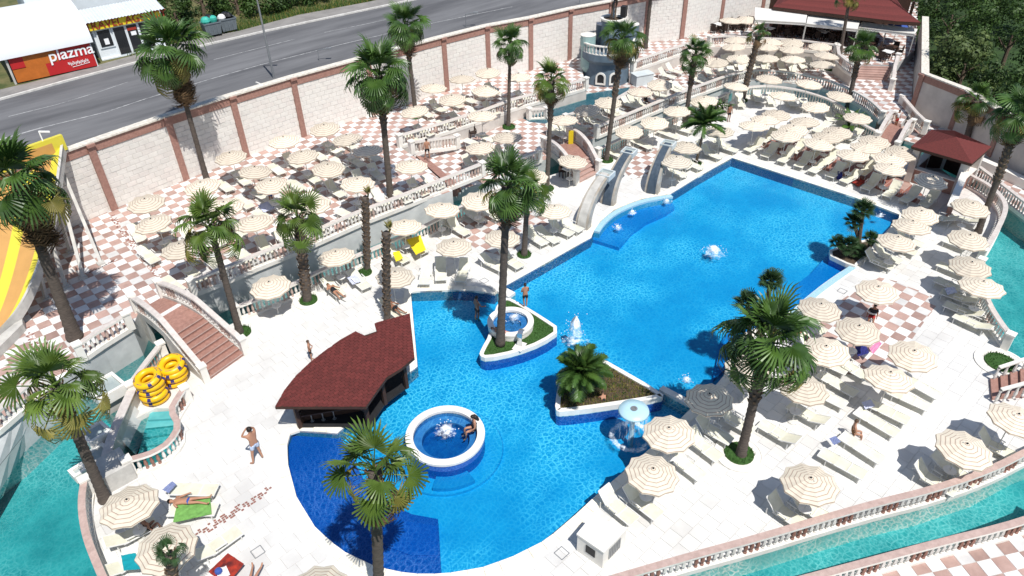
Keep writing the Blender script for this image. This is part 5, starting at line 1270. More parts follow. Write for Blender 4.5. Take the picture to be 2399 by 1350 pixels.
# mushroom fountain
p = g(1485, 962, 1.5); o = thing('mushroom_fountain', 'pale blue mushroom fountain with a curtain of falling water', 'fountain', (p.x, p.y, 0))
b = MB(); b.lathe([(.12, -1.25), (.10, 1.38)], 12); b.build('stem', 'mushroom', o)
b = MB(); b.lathe([(.10, 1.36), (.55, 1.40), (.66, 1.47), (.63, 1.55), (.30, 1.60), (.13, 1.60)], 28, cap=False); b.build('cap', 'mushroom', o, smooth=True)
b = MB(); b.lathe([(.13, 1.60), (.15, 1.63), (.08, 1.63), (.08, 1.45)], 16); b.build('nozzle', 'metal_grey', o)
b = MB(); uv = []; n = 40
for i in range(9):
    f = i/8
    for k in range(n): w = 2*PI*k/n; r = .65+.16*f; b.v.append((r*math.cos(w), r*math.sin(w), 1.46-1.54*f)); uv.append((.16-.12*f+(.22 if i == 8 else 0), 0))
for i in range(8):
    for k in range(n): b.f.append([i*n+k, i*n+(k+1) % n, (i+1)*n+(k+1) % n, (i+1)*n+k]); b.m.append(0)
b.build('water_curtain', 'curtain', o, uv=uv)
d = MB(); uv = []
for i in range(4):
    for k in range(n): w = 2*PI*k/n; q = .62+.13*i; d.v.append((q*math.cos(w), q*math.sin(w), ZP+.012)); uv.append(((.1, .45, .40, .0)[i], 0))
for i in range(3):
    for k in range(n): d.f.append([i*n+k, i*n+(k+1) % n, (i+1)*n+(k+1) % n, (i+1)*n+k]); d.m.append(0)
d.build('foam_ring', 'spray', o, uv=uv)
# steel cascade on the island
p = g(1217, 812, .15); o = thing('steel_cascade', 'curved steel cascade spout on the pool island', 'fountain', p, math.radians(20))
b = MB(); pts = [Vector((0, 0, 0)), Vector((0, 0, .55)), Vector((.05, 0, .78)), Vector((.2, 0, .9)), Vector((.36, 0, .86)), Vector((.42, 0, .76))]
ribbon(b, [q+Vector((0, -.13, 0)) for q in pts], [q+Vector((0, .13, 0)) for q in pts]); ribbon(b, [q+Vector((.02, .13, -.02)) for q in pts], [q+Vector((.02, -.13, -.02)) for q in pts]); b.build('spout', 'steel', o)
b = MB(); b.box((0, 0, .015), (.7, .5, .03)); b.build('foot_slab', 'marble', o)
# three curved concrete fountains
def chute(label, base, topp, ztop, w, bw, side):
    B = g(base[0], base[1], 0); T = g(topp[0], topp[1], ztop); o = thing('curved_fountain', label, 'fountain', B, 0, 'curved concrete fountains at the pool edge')
    v = T-B; hd = Vector((v.x, v.y, 0)); hl = hd.length; hd.normalize(); sd = Vector((-hd.y, hd.x, 0)); n = 14; L_, C_ = [], []
    for k in range(n+1):
        t = k/n; x = hl*(t**2.0); z = (ztop-.25)*(1-(1-t)**1.45); C_.append(hd*x+Vector((0, 0, z)))
    for (nm, mt, th, ww, dz) in (('pillar', 'concrete_rust', .50, w, 0), ('trough', side, .10, w*.62, .27)):
        b = MB(); rows = []
        for k in range(n+1):
            tt = (C_[min(k+1, n)]-C_[max(k-1, 0)]).normalized(); nn = sd.cross(tt)*-1; f = 1.0-.25*k/n; c = C_[k]+nn*dz*(1-.2*k/n)
            rows.append([c-sd*ww*f/2-nn*th*f/2, c+sd*ww*f/2-nn*th*f/2, c+sd*ww*f/2+nn*th*f/2, c-sd*ww*f/2+nn*th*f/2])
        for j in range(4): ribbon(b, [r[j] for r in rows], [r[(j+1) % 4] for r in rows])
        b.build(nm, mt, o)
    q = T-B; rz = math.atan2(hd.y, hd.x); b = MB(); s, h, t_ = bw, .34, .09; R = Matrix.Rotation(rz, 3, 'Z')
    for dx, dy, sx, sy in ((s/2-t_/2, 0, t_, s), (-s/2+t_/2, 0, t_, s), (0, s/2-t_/2, s-2*t_, t_), (0, -s/2+t_/2, s-2*t_, t_)): b.box(q+R @ Vector((dx, dy, -h/2)), (sx, sy, h), rz)
    b.box(q+Vector((0, 0, -h)), (s-.02, s-.02, .06), rz); b.box(q+Vector((0, 0, -h-.10)), (s*.72, s*.72, .16), rz); b.build('basin', 'castle_pale', o)
    b = MB(); b.box(q+Vector((0, 0, -.12)), (s-2*t_-.01, s-2*t_-.01, .02), rz); b.build('basin_water', 'grey_green', o)
chute('left curved concrete fountain with a basin on top, nearest the camera', (1366, 532), (1419, 404), 2.5, .90, .95, 'concrete')
chute('middle curved concrete fountain with a square basin on top', (1425, 476), (1474, 352), 2.5, .95, .9, 'chute_shade')
chute('right curved fountain with a trough coloured as shaded and a square basin', (1528, 450), (1566, 334), 2.6, .95, .9, 'chute_shade')

# ------------------------------------------------------------------ dark red bar beside the pool
RM = ['roof_red', 'roof_red1', 'roof_red2']
for k, fc in ((1, .88), (2, 1.10)):
    q = MATS['roof_red'].copy(); q.name = 'roof_red%d' % k; MATS['roof_red%d' % k] = q
    for e in [n_ for n_ in q.node_tree.nodes if n_.type == 'VALTORGB'][0].color_ramp.elements: e.color = tuple(c*fc for c in e.color[:3])+(1,)
def rshingle(i, j, r): return RM[r.randrange(3)]
BZ = 1.95
RPX = [(644, 953), (666, 914), (693, 880), (727, 848), (763, 820), (797, 796), (833, 776), (858, 788), (883, 778), (877, 757), (960, 734), (971, 837), (940, 863), (906, 884), (880, 920), (857, 953)]
RP = GP(RPX, BZ); bar = thing('pool_bar', 'pool bar with a curved dark red shingle roof', 'bar')
b = MB(); b.prism(RP, BZ-.16, BZ-.022, 0, bottom=True); roof = b.build('roof', 'wood_dark', bar)
tiled(roof, RP, BZ, (RP[0].x, RP[0].y), .26, .17, rshingle, RM, limit=0, gap=.010, pname='shingle', jit=.006, stagger=.5)
FL = GP([(655, 990), (790, 1012), (850, 962), (920, 903), (975, 858), (968, 815), (900, 840), (760, 900), (690, 950)], 0.0)
b = MB(); b.prism(FL, -.3, .06); b.build('floor', 'marble', bar)
bc = sum(RP, Vector())/len(RP); PO = [RP[i].lerp(bc, .20) for i in (0, 2, 4, 6, 10, 11, 13, 15)]
for q in PO:
    b = MB(); b.bar((q.x, q.y, .05), (q.x, q.y, BZ-.15), .16); b.build('post', 'wood_dark', bar)
for i in range(len(PO)):
    b = MB(); a_, c_ = PO[i], PO[(i+1) % len(PO)]; b.bar((a_.x, a_.y, BZ-.26), (c_.x, c_.y, BZ-.26), .12, .2); b.build('beam', 'wood_dark', bar)
for i in (0, 7):
    b = MB(); q = PO[i]; c_ = PO[7-i]; d = (c_-q).normalized()*.7; b.bar((q.x, q.y, BZ-.9), (q.x+d.x, q.y+d.y, BZ-.3), .1); b.build('brace', 'wood_dark', bar)
b = MB(); b.prism([(q.x, q.y) for q in PO], 0, .075); b.build('shade_floor', 'dark', bar)  # black sheet that puts the shade under the roof into colour
for i, j, h_ in ((0, 1, .9), (1, 2, 1.5), (2, 3, 1.5)):
    b = MB(); a_, c_ = PO[i], PO[j]; b.bar((a_.x, a_.y, h_/2), (c_.x, c_.y, h_/2), .10, h_); b.build('wall_panel', 'wood_dark', bar)
b = MB(); b.bar(g(705, 965, .42), g(850, 940, .42), .5, .82); b.build('counter', 'wood_dark', bar)
b = MB(); b.bar(g(705, 965, .86), g(850, 940, .86), .62, .06); b.build('counter_top', 'wood_dark', bar)
b = MB(); b.bar(g(720, 925, .7), g(860, 870, .7), .5, 1.4); b.build('back_shelf', 'dark', bar)
for k in range(4):
    o = thing('bar_stool', 'dark metal stool under the bar roof, %s of 4 from left' % ORD[k+1], 'bar stool', g(706+26*k, 990-3*k, .06), 0, 'bar stools')
    b = MB(); b.lathe([(.16, 0), (.03, .03), (.03, .66)], 10); b.build('leg', 'metal_grey', o); b = MB(); b.lathe([(.17, .66), (.18, .74)], 10); b.build('seat', 'dark', o)
# ------------------------------------------------------------------ small bar with red hip roof on the right
gb = thing('garden_bar', 'small bar with a dark red hip roof and stone counters at the right wall', 'bar')
E_ = GP([(2135, 343), (2182, 304), (2236, 306), (2323, 344), (2277, 384)], 2.6); A_ = g(2240, 322, 3.25)
b = MB()
for k in range(5):
    a, c = E_[k], E_[(k+1) % 5]; m_ = 9
    for i in range(m_):
        f0, f1 = i/m_, (i+1)/m_
        q = [a.lerp(A_, f0), c.lerp(A_, f0), c.lerp(A_, f1)+Vector((0, 0, .0)), a.lerp(A_, f1)]
        q[2] = q[2]+Vector((0, 0, .03)); q[3] = q[3]+Vector((0, 0, .03)); 
        if (q[1]-q[0]).cross(q[3]-q[0]).z < 0: q = [q[1], q[0], q[3], q[2]]
        b.add(q, [(0, 1, 2, 3)], k % 3)
b.build('roof', RM, gb)
b = MB(); b.prism(E_, 2.42, 2.585, 0, bottom=True); b.build('eaves', 'wood_dark', gb)
ctr = sum(E_, Vector())/5
for q in E_:
    w = q.lerp(ctr, .20); b = MB(); b.box((w.x, w.y, 1.2), (.42, .42, 2.45)); b.build('pillar', 'plaster_wall', gb)
IN = [q.lerp(ctr, .22) for q in E_]
for i, j in ((4, 0), (0, 1), (3, 4)):
    b = MB(); a, c = IN[i], IN[j]; b.bar((a.x, a.y, .5), (c.x, c.y, .5), .28, 1.0); b.build('counter_wall', 'granite', gb)
    b = MB(); b.bar((a.x, a.y, 1.04), (c.x, c.y, 1.04), .46, .07); b.build('counter_top', 'marble', gb)
b = MB(); b.bar((IN[1].x, IN[1].y, 1.1), (IN[2].x, IN[2].y, 1.1), .2, 2.2); b.bar((IN[2].x, IN[2].y, 1.1), (IN[3].x, IN[3].y, 1.1), .2, 2.2); b.build('back_wall', 'wood_dark', gb)
b = MB(); b.bar(g(2262, 402, .9), g(2228, 484, .9), .3, 1.8); b.build('side_wall', 'granite', gb)
b = MB(); b.bar(g(2262, 402, 1.83), g(2228, 484, 1.83), .42, .07); b.build('side_wall_cap', 'marble', gb)
o = tag(put('stone_bench', None), 'long white stone bench beside the path right of the small bar', 'bench')
b = MB(); b.bar(g(2290, 378, .3), g(2345, 402, .3), .5, .6); b.build('seat', 'marble', o); b = MB(); b.bar(g(2352, 406, .3), g(2440, 448, .3), .5, .6); b.build('seat', 'marble', o)

# ------------------------------------------------------------------ restaurant with awnings
rs = thing('restaurant', 'terrace restaurant with a dark red roof at the top right', 'restaurant')
ez = 4.4
EV = GP([(1811, 16), (2100, 50), (2157, 53), (2113, 16), (2080, -30), (1850, -40)], ez); R1, R2 = g(1900, -22, 5.4), g(2060, -16, 5.4)
b = MB()
def slope(a, c, d, e, m_=10):
    for i in range(m_):
        f0, f1 = i/m_, (i+1)/m_; q = [a.lerp(d, f0), c.lerp(e, f0), c.lerp(e, f1)+Vector((0, 0, .025)), a.lerp(d, f1)+Vector((0, 0, .025))]
        if (q[1]-q[0]).cross(q[2]-q[0]).z < 0: q = q[::-1]
        b.add(q, [(0, 1, 2, 3)], i % 3)
slope(EV[0], EV[1], R1, R2); slope(EV[1], EV[2], R2, R2); slope(EV[2], EV[3], R2, R2); slope(EV[3], EV[4], R2, R2); slope(EV[4], EV[5], R2, R1); slope(EV[5], EV[0], R1, R1)
b.build('roof', RM, rs)
b = MB(); b.prism(EV, ez-.3, ez-.02, 0, bottom=True); b.build('eaves', 'wood_dark', rs)
for px in ((1840, 60), (1900, 62), (1960, 66), (2020, 70), (2080, 76), (2135, 80)):
    b = MB(); q = g(px[0], px[1], ZT); q += FWH*1.2; b.bar(q, q+Vector((0, 0, ez-ZT-.2)), .22); b.build('post', 'wood_dark', rs)
b = MB(); q0, q1 = g(1800, 56, ZT)+FWH*2.5, g(2145, 78, ZT)+FWH*2.5; b.bar(q0+Vector((0, 0, 1.3)), q1+Vector((0, 0, 1.3)), .25, 2.6); b.build('back_wall', 'wood_dark', rs)
b = MB(); q0, q1 = g(1800, 72, ZT), g(1870, 76, ZT); b.bar(q0+Vector((0, 0, .55)), q1+Vector((0, 0, .55)), .5, 1.1); b.build('counter', 'granite', rs)
def awning(label, px, zb, zf, m='awning'):
    P = [g(px[0][0], px[0][1], zb), g(px[1][0], px[1][1], zb), g(px[2][0], px[2][1], zf), g(px[3][0], px[3][1], zf)]
    o = thing('awning', label, 'awning', (0, 0, 0), 0, 'pale awnings of the restaurant'); b = MB(); n = 6
    A = [P[0].lerp(P[3], k/n)+Vector((0, 0, -.10*math.sin(PI*k/n))) for k in range(n+1)]; B = [P[1].lerp(P[2], k/n)+Vector((0, 0, -.10*math.sin(PI*k/n))) for k in range(n+1)]
    ribbon(b, B, A); ribbon(b, [p-Vector((0, 0, .02)) for p in A], [p-Vector((0, 0, .02)) for p in B]); ribbon(b, [P[3], P[3]-Vector((0, 0, .22))], [P[2], P[2]-Vector((0, 0, .22))]); b.build('fabric', m, o)
    for q in (P[2], P[3]):
        b = MB(); b.bar((q.x, q.y, ZT), (q.x, q.y, q.z-.03), .06); b.build('post', 'pole_white', o)
    b = MB(); b.bar(P[2], P[3], .06); b.build('front_bar', 'pole_white', o); return o
awning('left white awning in front of the restaurant', [(1769, 17), (1892, 31), (1888, 54), (1769, 47)], 4.1, 3.8)
awning('middle white awning in front of the restaurant', [(1896, 23), (2019, 36), (2009, 69), (1889, 56)], 4.1, 3.8)
awning('narrow beige awning right of the white ones, above a forked post', [(2019, 51), (2150, 68), (2143, 80), (2012, 64)], 3.7, 3.5)
o = tag(put('forked_post', None), 'white forked post under the beige awning', 'post'); b = MB(); q = g(2064, 116, ZT); b.bar(q, q+Vector((0, 0, 1.5)), .1); t_ = q+Vector((0, 0, 1.5))
for s in (-.6, 0, .6): b.bar(t_, t_+RTH*s+Vector((0, 0, .75)), .06)
b.build('post', 'pole_white', o)
o = thing('blue_parasol', 'blue parasol in the shade under the beige awning', 'parasol', g(2092, 100, ZT)); b = MB(); b.lathe([(.03, 2.0), (.9, 1.55)], 10, cap=False); b.build('canopy', 'cloth_blue', o); b = MB(); b.tube([(0, 0, 0), (0, 0, 2.0)], .025, 6); b.build('pole', 'pole_white', o)
# dark rattan chairs and tables
def chair_meshes():
    s = MB(); s.box((0, 0, .43), (.5, .5, .08)); k = MB(); k.box((.23, 0, .7), (.06, .5, .5)); a = MB()
    for q in (-1, 1): a.box((0, q*.25, .62), (.46, .05, .06)); a.box((-.2, q*.25, .5), (.05, .05, .2))
    l = MB(); l.box((0, 0, .2), (.05, .05, .4)); return s.mesh('seat', 'rattan'), k.mesh('backrest', 'rattan'), a.mesh('armrest', 'rattan'), l.mesh('leg', 'rattan')
CM = chair_meshes()
def chair(p, ang, label, group):
    o = thing('rattan_chair', label, 'chair', p, math.radians(ang), group)
    for nm, me in zip(('seat', 'backrest', 'armrest'), CM): put(nm, me, o)
    for x in (-.21, .21):
        for y in (-.21, .21): put('leg', CM[3], o, (x, y, 0))
def table(p, label, group, m='wood_dark', r=.42):
    o = thing('table', label, 'table', p, 0, group); b = MB(); b.box((0, 0, .72), (2*r, 2*r, .05)); b.build('table_top', m, o)
    for x in (-1, 1):
        for y in (-1, 1): q = MB(); q.box((x*r*.8, y*r*.8, .35), (.06, .06, .7)); q.build('leg', 'wood_dark', o)
rr = random.Random(6)
SETS = [('by the long wall', [(1682, 74), (1705, 72), (1728, 68), (1748, 66)]), ('under the white awnings', [(1800, 84), (1850, 86), (1885, 84), (1925, 92), (1955, 96)]), ('in the shade beside the forked post', [(2010, 112), (2035, 118), (2085, 128), (2075, 140)])]
for w, lst in SETS:
    n = len(lst)
    for k, a in enumerate(lst):
        p = g(a[0], a[1], ZT); table(p, 'dark cafe table %s, %s of %d from left' % (w, ORD[k+1], n), 'cafe tables', 'wood_dark' if k % 3 else 'frame_white')
        for q in range(3 if k % 2 else 4):
            an = 90*q+rr.uniform(-15, 15); d = Vector((math.cos(math.radians(an)), math.sin(math.radians(an)), 0))*.72
            chair(p+d, an, 'dark chair %s of %s cafe table %s' % (('far right', 'far left', 'near left', 'near right')[q], ORD[k+1], w), 'dark rattan chairs')
# chairs and table under the parasol by the pink stair, chairs by the wall
for px, z, an, lab in (((1318, 412), 0, 40, 'brown chair in the shade left of the pink stair'), ((1346, 420), 0, 200, 'brown chair in the shade touching the pink stair'), ((1108, 322), ZC, 60, 'wooden chair under the parasol by the retaining wall')): chair(g(px[0], px[1], z), an, lab, 'single dark chairs')
table(g(1330, 418, 0), 'small pale table in the shade by the pink stair', 'small tables', 'frame_white', .3)

# ------------------------------------------------------------------ blue castle
cc = g(1424, 212, .25)+FWH*1.9; cc.z = .25
ca = thing('castle', 'small blue grey castle with arched white windows and turrets', 'castle', cc)
b = MB(); b.lathe([(2.15, -.6), (2.05, .6), (1.95, 2.35)], 24, cap=False); b.build('wall', 'castle', ca)
b = MB(); b.lathe([(1.95, 2.2), (2.35, 2.55), (2.4, 2.6), (2.4, 3.15), (2.2, 3.15), (2.2, 2.95), (.1, 2.95)], 24, cap=False); b.build('balcony', 'castle', ca)
ring = MB(); ring.lathe([(2.37, 3.15), (2.37, 3.2), (2.2, 3.2), (2.2, 3.15)], 24, cap=False); ring.build('balcony_kerb', 'marble', ca)
rail = MB(); rail.lathe([(2.2, 3.86), (2.4, 3.86), (2.4, 3.95), (2.2, 3.95), (2.2, 3.86)], 24, cap=False); rb = rail.build('balcony_rail', 'marble', ca)
for k in range(44):
    w = 2*PI*k/44; put('baluster', baluster_mesh(.66, 'baluster_white'), rb, (2.3*math.cos(w), 2.3*math.sin(w), 3.2))
tw = -FWH*.2+RTH*.35
b = MB(); b.lathe([(.98, 2.95), (.95, 5.2), (1.02, 5.35), (1.02, 5.6), (.85, 5.6), (.85, 5.4)], 20, tw, cap=False); b.build('tower', 'castle', ca)
b = MB(); b.lathe([(1.03, 5.55), (1.08, 5.6), (1.08, 5.72), (.84, 5.72), (.84, 5.5)], 20, tw, cap=False); b.build('tower_rim', 'marble', ca)
b = MB(); b.lathe([(.84, 5.55), (.02, 5.6)], 16, tw, cap=False); b.build('tower_soil', 'soil', ca)
for off, r, z0, z1, m_ in ((-RTH*1.75-FWH*.55, .58, 1.75, 4.4, 'castle_green'), (RTH*2.0+FWH*.2, .58, 2.2, 5.0, 'castle'), (-RTH*.2+FWH*1.9, .55, 2.2, 4.6, 'castle')):
    b = MB(); b.lathe([(r*.5, z0-.5), (r, z0), (r, z1-.9), (r*1.12, z1-.8), (r*1.12, z1)], 16, off, cap=False); b.build('turret', m_, ca)
    b = MB(); b.lathe([(r*1.12, z1-.01), (r*1.15, z1+.04), (.02, z1+.10)], 16, off, cap=False); b.build('turret_cap', 'marble', ca)
for s in (-.62, .42):
    d = (-FWH*math.cos(s*.55)+RTH*math.sin(s*.55)); d.normalize(); side = Vector((-d.y, d.x, 0)); c = d*2.0+Vector((0, 0, 1.15))
    M_ = Matrix((side, d, Vector((0, 0, 1)))).transposed()
    def arch(w, h, n=8): return [Vector((w, 0, -h)), Vector((w, 0, 0))]+[Vector((w*math.cos(PI*k/n), 0, w*math.sin(PI*k/n))) for k in range(1, n)]+[Vector((-w, 0, 0)), Vector((-w, 0, -h))]
    b = MB(); A, B = arch(.44, .62), arch(.30, .48); yo = .10
    A = [M_ @ (q+Vector((0, yo, 0)))+c for q in A]; B = [M_ @ (q+Vector((0, yo, 0)))+c for q in B]; ribbon(b, A, B, True); ribbon(b, [q-d*.2 for q in A], A, True); ribbon(b, B, [q-d*.2 for q in B], True); fr = b.build('window_frame', 'marble', ca)
    b = MB(); P_ = [q-d*.06 for q in B]; b.add(P_, [tuple(range(len(P_)))]); b.build('window_opening', 'dark', fr)
b = MB(); b.bar(RTH*2.25-FWH*.9+Vector((0, 0, -.3)), RTH*2.1-FWH*.7+Vector((0, 0, 2.6)), .28); b.build('buttress', 'castle_pale', ca)
o = thing('castle_basin', 'pale box basin attached at the right of the blue castle', 'basin', g(1503, 196, .6)); b = MB(); b.box((0, 0, .45), (1.7, 1.0, .9), math.radians(-20)); b.build('box', 'castle_pale', o); b = MB(); b.box((0, 0, .92), (1.8, 1.1, .05), math.radians(-20)); b.build('lid', 'castle_pale', o)
tt = cc+tw+Vector((0, 0, 5.5)); o = thing('tower_tree', 'bare stems growing from the castle tower top, under a blue disc', 'tree', tt); b = MB(); rr = random.Random(3)
for k in range(6): b.tube([(rr.uniform(-.3, .3), rr.uniform(-.3, .3), 0), (rr.uniform(-.3, .3), rr.uniform(-.3, .3), 1.4), (rr.uniform(-.4, .4), rr.uniform(-.4, .4), 3.2)], [.05, .04, .03], 5)
b.build('trunk', 'bark', o); c_ = MB()
for k in range(300):
    a, d_, h = rr.uniform(0, 6.28), .8*rr.random(), rr.uniform(2.3, 3.6); x, y = d_*math.cos(a), d_*math.sin(a); c_.add([(x-.12, y, h), (x, y-.06, h+.03), (x+.12, y, h-.03), (x, y+.06, h)], [(0, 1, 2, 3)])
c_.build('crown', 'leaf', o)
sp = thing('loudspeaker', 'black loudspeaker box on the castle tower', 'loudspeaker', cc+tw+RTH*.85+Vector((0, 0, 6.2))); b = MB(); b.box((0, 0, 0), (.55, .45, .85), .4, M=None); b.build('case', 'dark', sp); b = MB(); b.bar((0, 0, -.6), (0, 0, -.4), .06); b.build('bracket', 'metal_grey', sp)
dk = thing('blue_disc', 'pale blue disc above the castle tower at the top edge', 'canopy', cc+tw+Vector((0, 0, 8.0))); b = MB(); b.lathe([(.05, .25), (.85, .1), (.88, -.1), (.3, -.15)], 18, cap=False); b.build('disc', 'castle_pale', dk); b = MB(); b.bar((0, 0, -2.3), (0, 0, 0), .1); b.build('pole', 'castle', dk)
# pool water round the castle
cp = GP([(1215, 272), (1240, 286), (1330, 296), (1440, 258), (1475, 235), (1475, 205), (1380, 220), (1285, 250)], ZC); b = MB(); b.prism(cp, ZC+.003, ZC+.006); struct(b.build('castle_pool_floor', 'castle'))
b = MB(); b.prism(cp, ZC+.05, ZC+.05); struct(b.build('castle_pool_water', 'river_water'))

# ------------------------------------------------------------------ yellow slide at the left edge
sl = thing('water_slide', 'big yellow and orange striped water slide at the left edge', 'water slide')
ED = smooth_line([g(147, 330, 6.6), g(136, 420, 5.7), (g(120, 510, 4.8)), g(98, 600, 3.9), g(66, 685, 3.0), g(28, 745, 2.3), g(-30, 800, 1.8), g(-120, 860, 1.6)], 2); n = len(ED)
mid = Vector((-.85, -.15, 0)); W_ = [0, .85, 2.3, 3.2, 4.6, 5.5, 6.8, 7.6]; dz = lambda x: -1.6*math.sin(min(1, x/4.2)*PI/2)*.75+max(0, x-4.2)*.25
for k in range(7):
    b = MB(); A = [p+mid*W_[k]+Vector((0, 0, dz(W_[k]))) for p in ED]; h_ = (W_[k]+W_[k+1])/2; Mx = [p+mid*h_+Vector((0, 0, dz(h_))) for p in ED]; B = [p+mid*W_[k+1]+Vector((0, 0, dz(W_[k+1]))) for p in ED]
    ribbon(b, A, Mx); ribbon(b, Mx, B); b.build('lane', ('pale_yellow', 'orange_plastic')[k % 2], sl, smooth=True)
b = MB(); ribbon(b, ED, [p+Vector((.05, 0, -.55)) for p in ED]); ribbon(b, [p+Vector((.06, .02, .03)) for p in ED], [p+mid*.12+Vector((0, 0, .03)) for p in ED]); b.build('outer_edge', 'concrete', sl)
t0 = g(150, 332, 6.6)
b = MB(); b.bar(t0, t0+mid*5, .25, .9); b.build('top_beam', 'pale_yellow', sl)
b = MB(); b.bar(t0+mid*.8+Vector((0, 0, -.1)), t0+mid*3.4+Vector((0, 0, -.1)), .28, .6); b.build('top_panel', 'orange_plastic', sl)
b = MB(); b.bar(t0+mid*1.2+Vector((0, 0, .4)), t0+mid*1.2+Vector((0, 0, 1.0)), .06); b.bar(t0+mid*1.2+Vector((0, 0, 1.0)), t0+mid*.6+Vector((0, 0, .8)), .09); b.build('top_hook', 'letter_white', sl)
for foot, tp, zt in (((237, 618), (146, 400), 5.4), ((195, 652), (140, 440), 4.9), ((155, 672), (118, 560), 4.0), ((165, 590), (128, 470), 4.5), ((108, 700), (92, 640), 3.2)):
    b = MB(); f = g(foot[0], foot[1], ZT); b.bar(f, g(tp[0], tp[1], zt), .17); b.build('support', 'concrete', sl)
    b = MB(); b.box(f+Vector((0, 0, .05)), (.4, .4, .1)); b.build('foot', 'concrete', sl)
b = MB(); P_ = GP([(-60, 860), (60, 760), (62, 775), (-60, 900)], ZT); b.prism(P_, ZT-.1, ZT+.45); b.build('base_block', 'concrete', sl)
# ------------------------------------------------------------------ stacked swim rings
def ring_mesh():
    b = MB(); R, r, n, m_ = .47, .175, 28, 10; 
    for i in range(n):
        for j in range(m_):
            a, c = 2*PI*i/n, 2*PI*j/m_; b.v.append(((R+r*math.cos(c))*math.cos(a), (R+r*math.cos(c))*math.sin(a), r*.92*math.sin(c)))
    for i in range(n):
        for j in range(m_): b.f.append([i*m_+j, ((i+1) % n)*m_+j, ((i+1) % n)*m_+(j+1) % m_, i*m_+(j+1) % m_]); b.m.append(0)
    t = b.mesh('tube', 'ring_yellow', True); d = MB()
    for k in range(7):                                   # dark navy prints and thin stripes on the tube
        a0 = 2*PI*k/7
        for (c0, c1, w) in ((.1, 1.1, .13), (1.25, 1.4, .30), (-.6, -.1, .16)):
            q = []
            for i in range(4):
                for j in range(4):
                    a = a0+w*(i/3-.5)*2; c = c0+(c1-c0)*j/3; rr_ = r+.004; q.append(((R+rr_*math.cos(c))*math.cos(a), (R+rr_*math.cos(c))*math.sin(a), rr_*.92*math.sin(c)))
            if k % 2 == 0 or c0 > 1.2: d.add(q, [(i*4+j, (i+1)*4+j, (i+1)*4+j+1, i*4+j+1) for i in range(3) for j in range(3)])
    return t, d.mesh('print', 'ring_navy')
RT_, RD_ = ring_mesh(); rr = random.Random(12)
for nm, px, cnt in (('left', (368, 934), 5), ('right', (413, 893), 4)):
    p = g(px[0], px[1], 0)
    for k in range(cnt):
        o = thing('swim_ring', 'yellow swim ring, %s from bottom of the %s stack by the river' % (ORD[k+1], nm), 'swim ring', p+Vector((rr.uniform(-.06, .06), rr.uniform(-.06, .06), .17+.29*k)), rr.uniform(0, 6), 'stacked yellow swim rings')
        if k == cnt-1: o.rotation_euler = (.16, -.10, rr.uniform(0, 6))
        put('tube', RT_, o); put('print', RD_, o)
# ------------------------------------------------------------------ stepped basins between the river arms
o = thing('cascade_wall', 'curved wall with white water basins between the turquoise river arms', 'wall')
wl = smooth_line(GP([(314, 905), (296, 945), (276, 990), (258, 1035), (246, 1085)], .7), 2); b = MB(); sweep_rect(b, wl, .34, -2.4, 0, 0); b.build('wall', 'concrete', o)
b = MB(); sweep_rect(b, wl, .40, 0, .06); b.build('cap', 'rail_grey', o)
pr = MB(); a, c = g(303, 940, .6), g(268, 1015, .6); dd = RTH*.55-FWH*.1
pr.add([a, c, c+dd+Vector((0, 0, -1.3)), a+dd*1.2+Vector((0, 0, -1.3))], [(0, 1, 2, 3)]); pr.build('sloping_face', 'grey_marble', o)
b = MB(); b.bar(g(262, 1090, .2), g(288, 1130, .2), 1.1, 1.4); b.build('end_block', 'concrete', o)
def basin(px, z, s, h, label):
    q = g(px[0], px[1], z); oo = thing('water_basin', label, 'basin', (q.x, q.y, 0), math.radians(8), 'white cascade basins'); b = MB(); t_ = .14
    for dx, dy, sx, sy in ((s/2-t_/2, 0, t_, s), (-s/2+t_/2, 0, t_, s), (0, s/2-t_/2, s-2*t_, t_), (0, -s/2+t_/2, s-2*t_, t_)): b.box((dx, dy, z-h/2), (sx, sy, h))
    b.box((0, 0, z-h+.03), (s-.02, s-.02, .06)); b.build('box', 'marble', oo); b = MB(); b.box((0, 0, z-.12), (s-2*t_-.01, s-2*t_-.01, .02)); b.build('water', 'grey_green', oo); b = MB(); b.box((0, 0, (z-h-1.3)/2), (s*.7, s*.7, z-h+1.3)); b.build('pedestal', 'concrete', oo)
basin((246, 903), 1.0, 1.35, .55, 'largest white square basin with water, beside the swim rings')
basin((222, 1010), .85, 1.0, .5, 'white basin half hidden behind the leaning palm crown')
basin((228, 1062), .55, .9, .45, 'small white basin low over the turquoise water')
basin((182, 1100), .25, .6, .4, 'lowest small white box at the turquoise water edge')
# white kiosk box near the bottom
o = thing('service_box', 'white tiled box with dark vents on the deck near the bottom edge', 'box'); TP = GP([(1353, 1252), (1414, 1294), (1468, 1238), (1386, 1212)], 1.0)
b = MB(); b.prism(TP, 0, .95); b.build('body', 'marble', o); b = MB(); q = [p.lerp(sum(TP, Vector())/4, -.05) for p in TP]; b.prism(q, .95, 1.03, bottom=True); b.build('lid', 'marble', o)
def on_face(a, c, u0, u1, z0, z1, out=.012):
    t = c-a; nn = Vector((t.y, -t.x, 0)).normalized(); ce = sum(TP, Vector())/4
    if nn.dot(a-ce) < 0: nn = -nn
    m_ = a.lerp(c, (u0+u1)/2); return Vector((m_.x, m_.y, (z0+z1)/2))+nn*out, (t.length*(u1-u0), .03, z1-z0), math.atan2(t.y, t.x)
c, d, a = on_face(TP[0], TP[1], .35, .70, .35, .75); b = MB(); b.box(c, d, a); b.build('dark_vent', 'dark', o)
for k in range(7): c, d, a = on_face(TP[1], TP[2], .25+.075*k, .30+.075*k, .2, .8); b = MB(); b.box(c, d, a); b.build('louver', 'metal_grey', o)

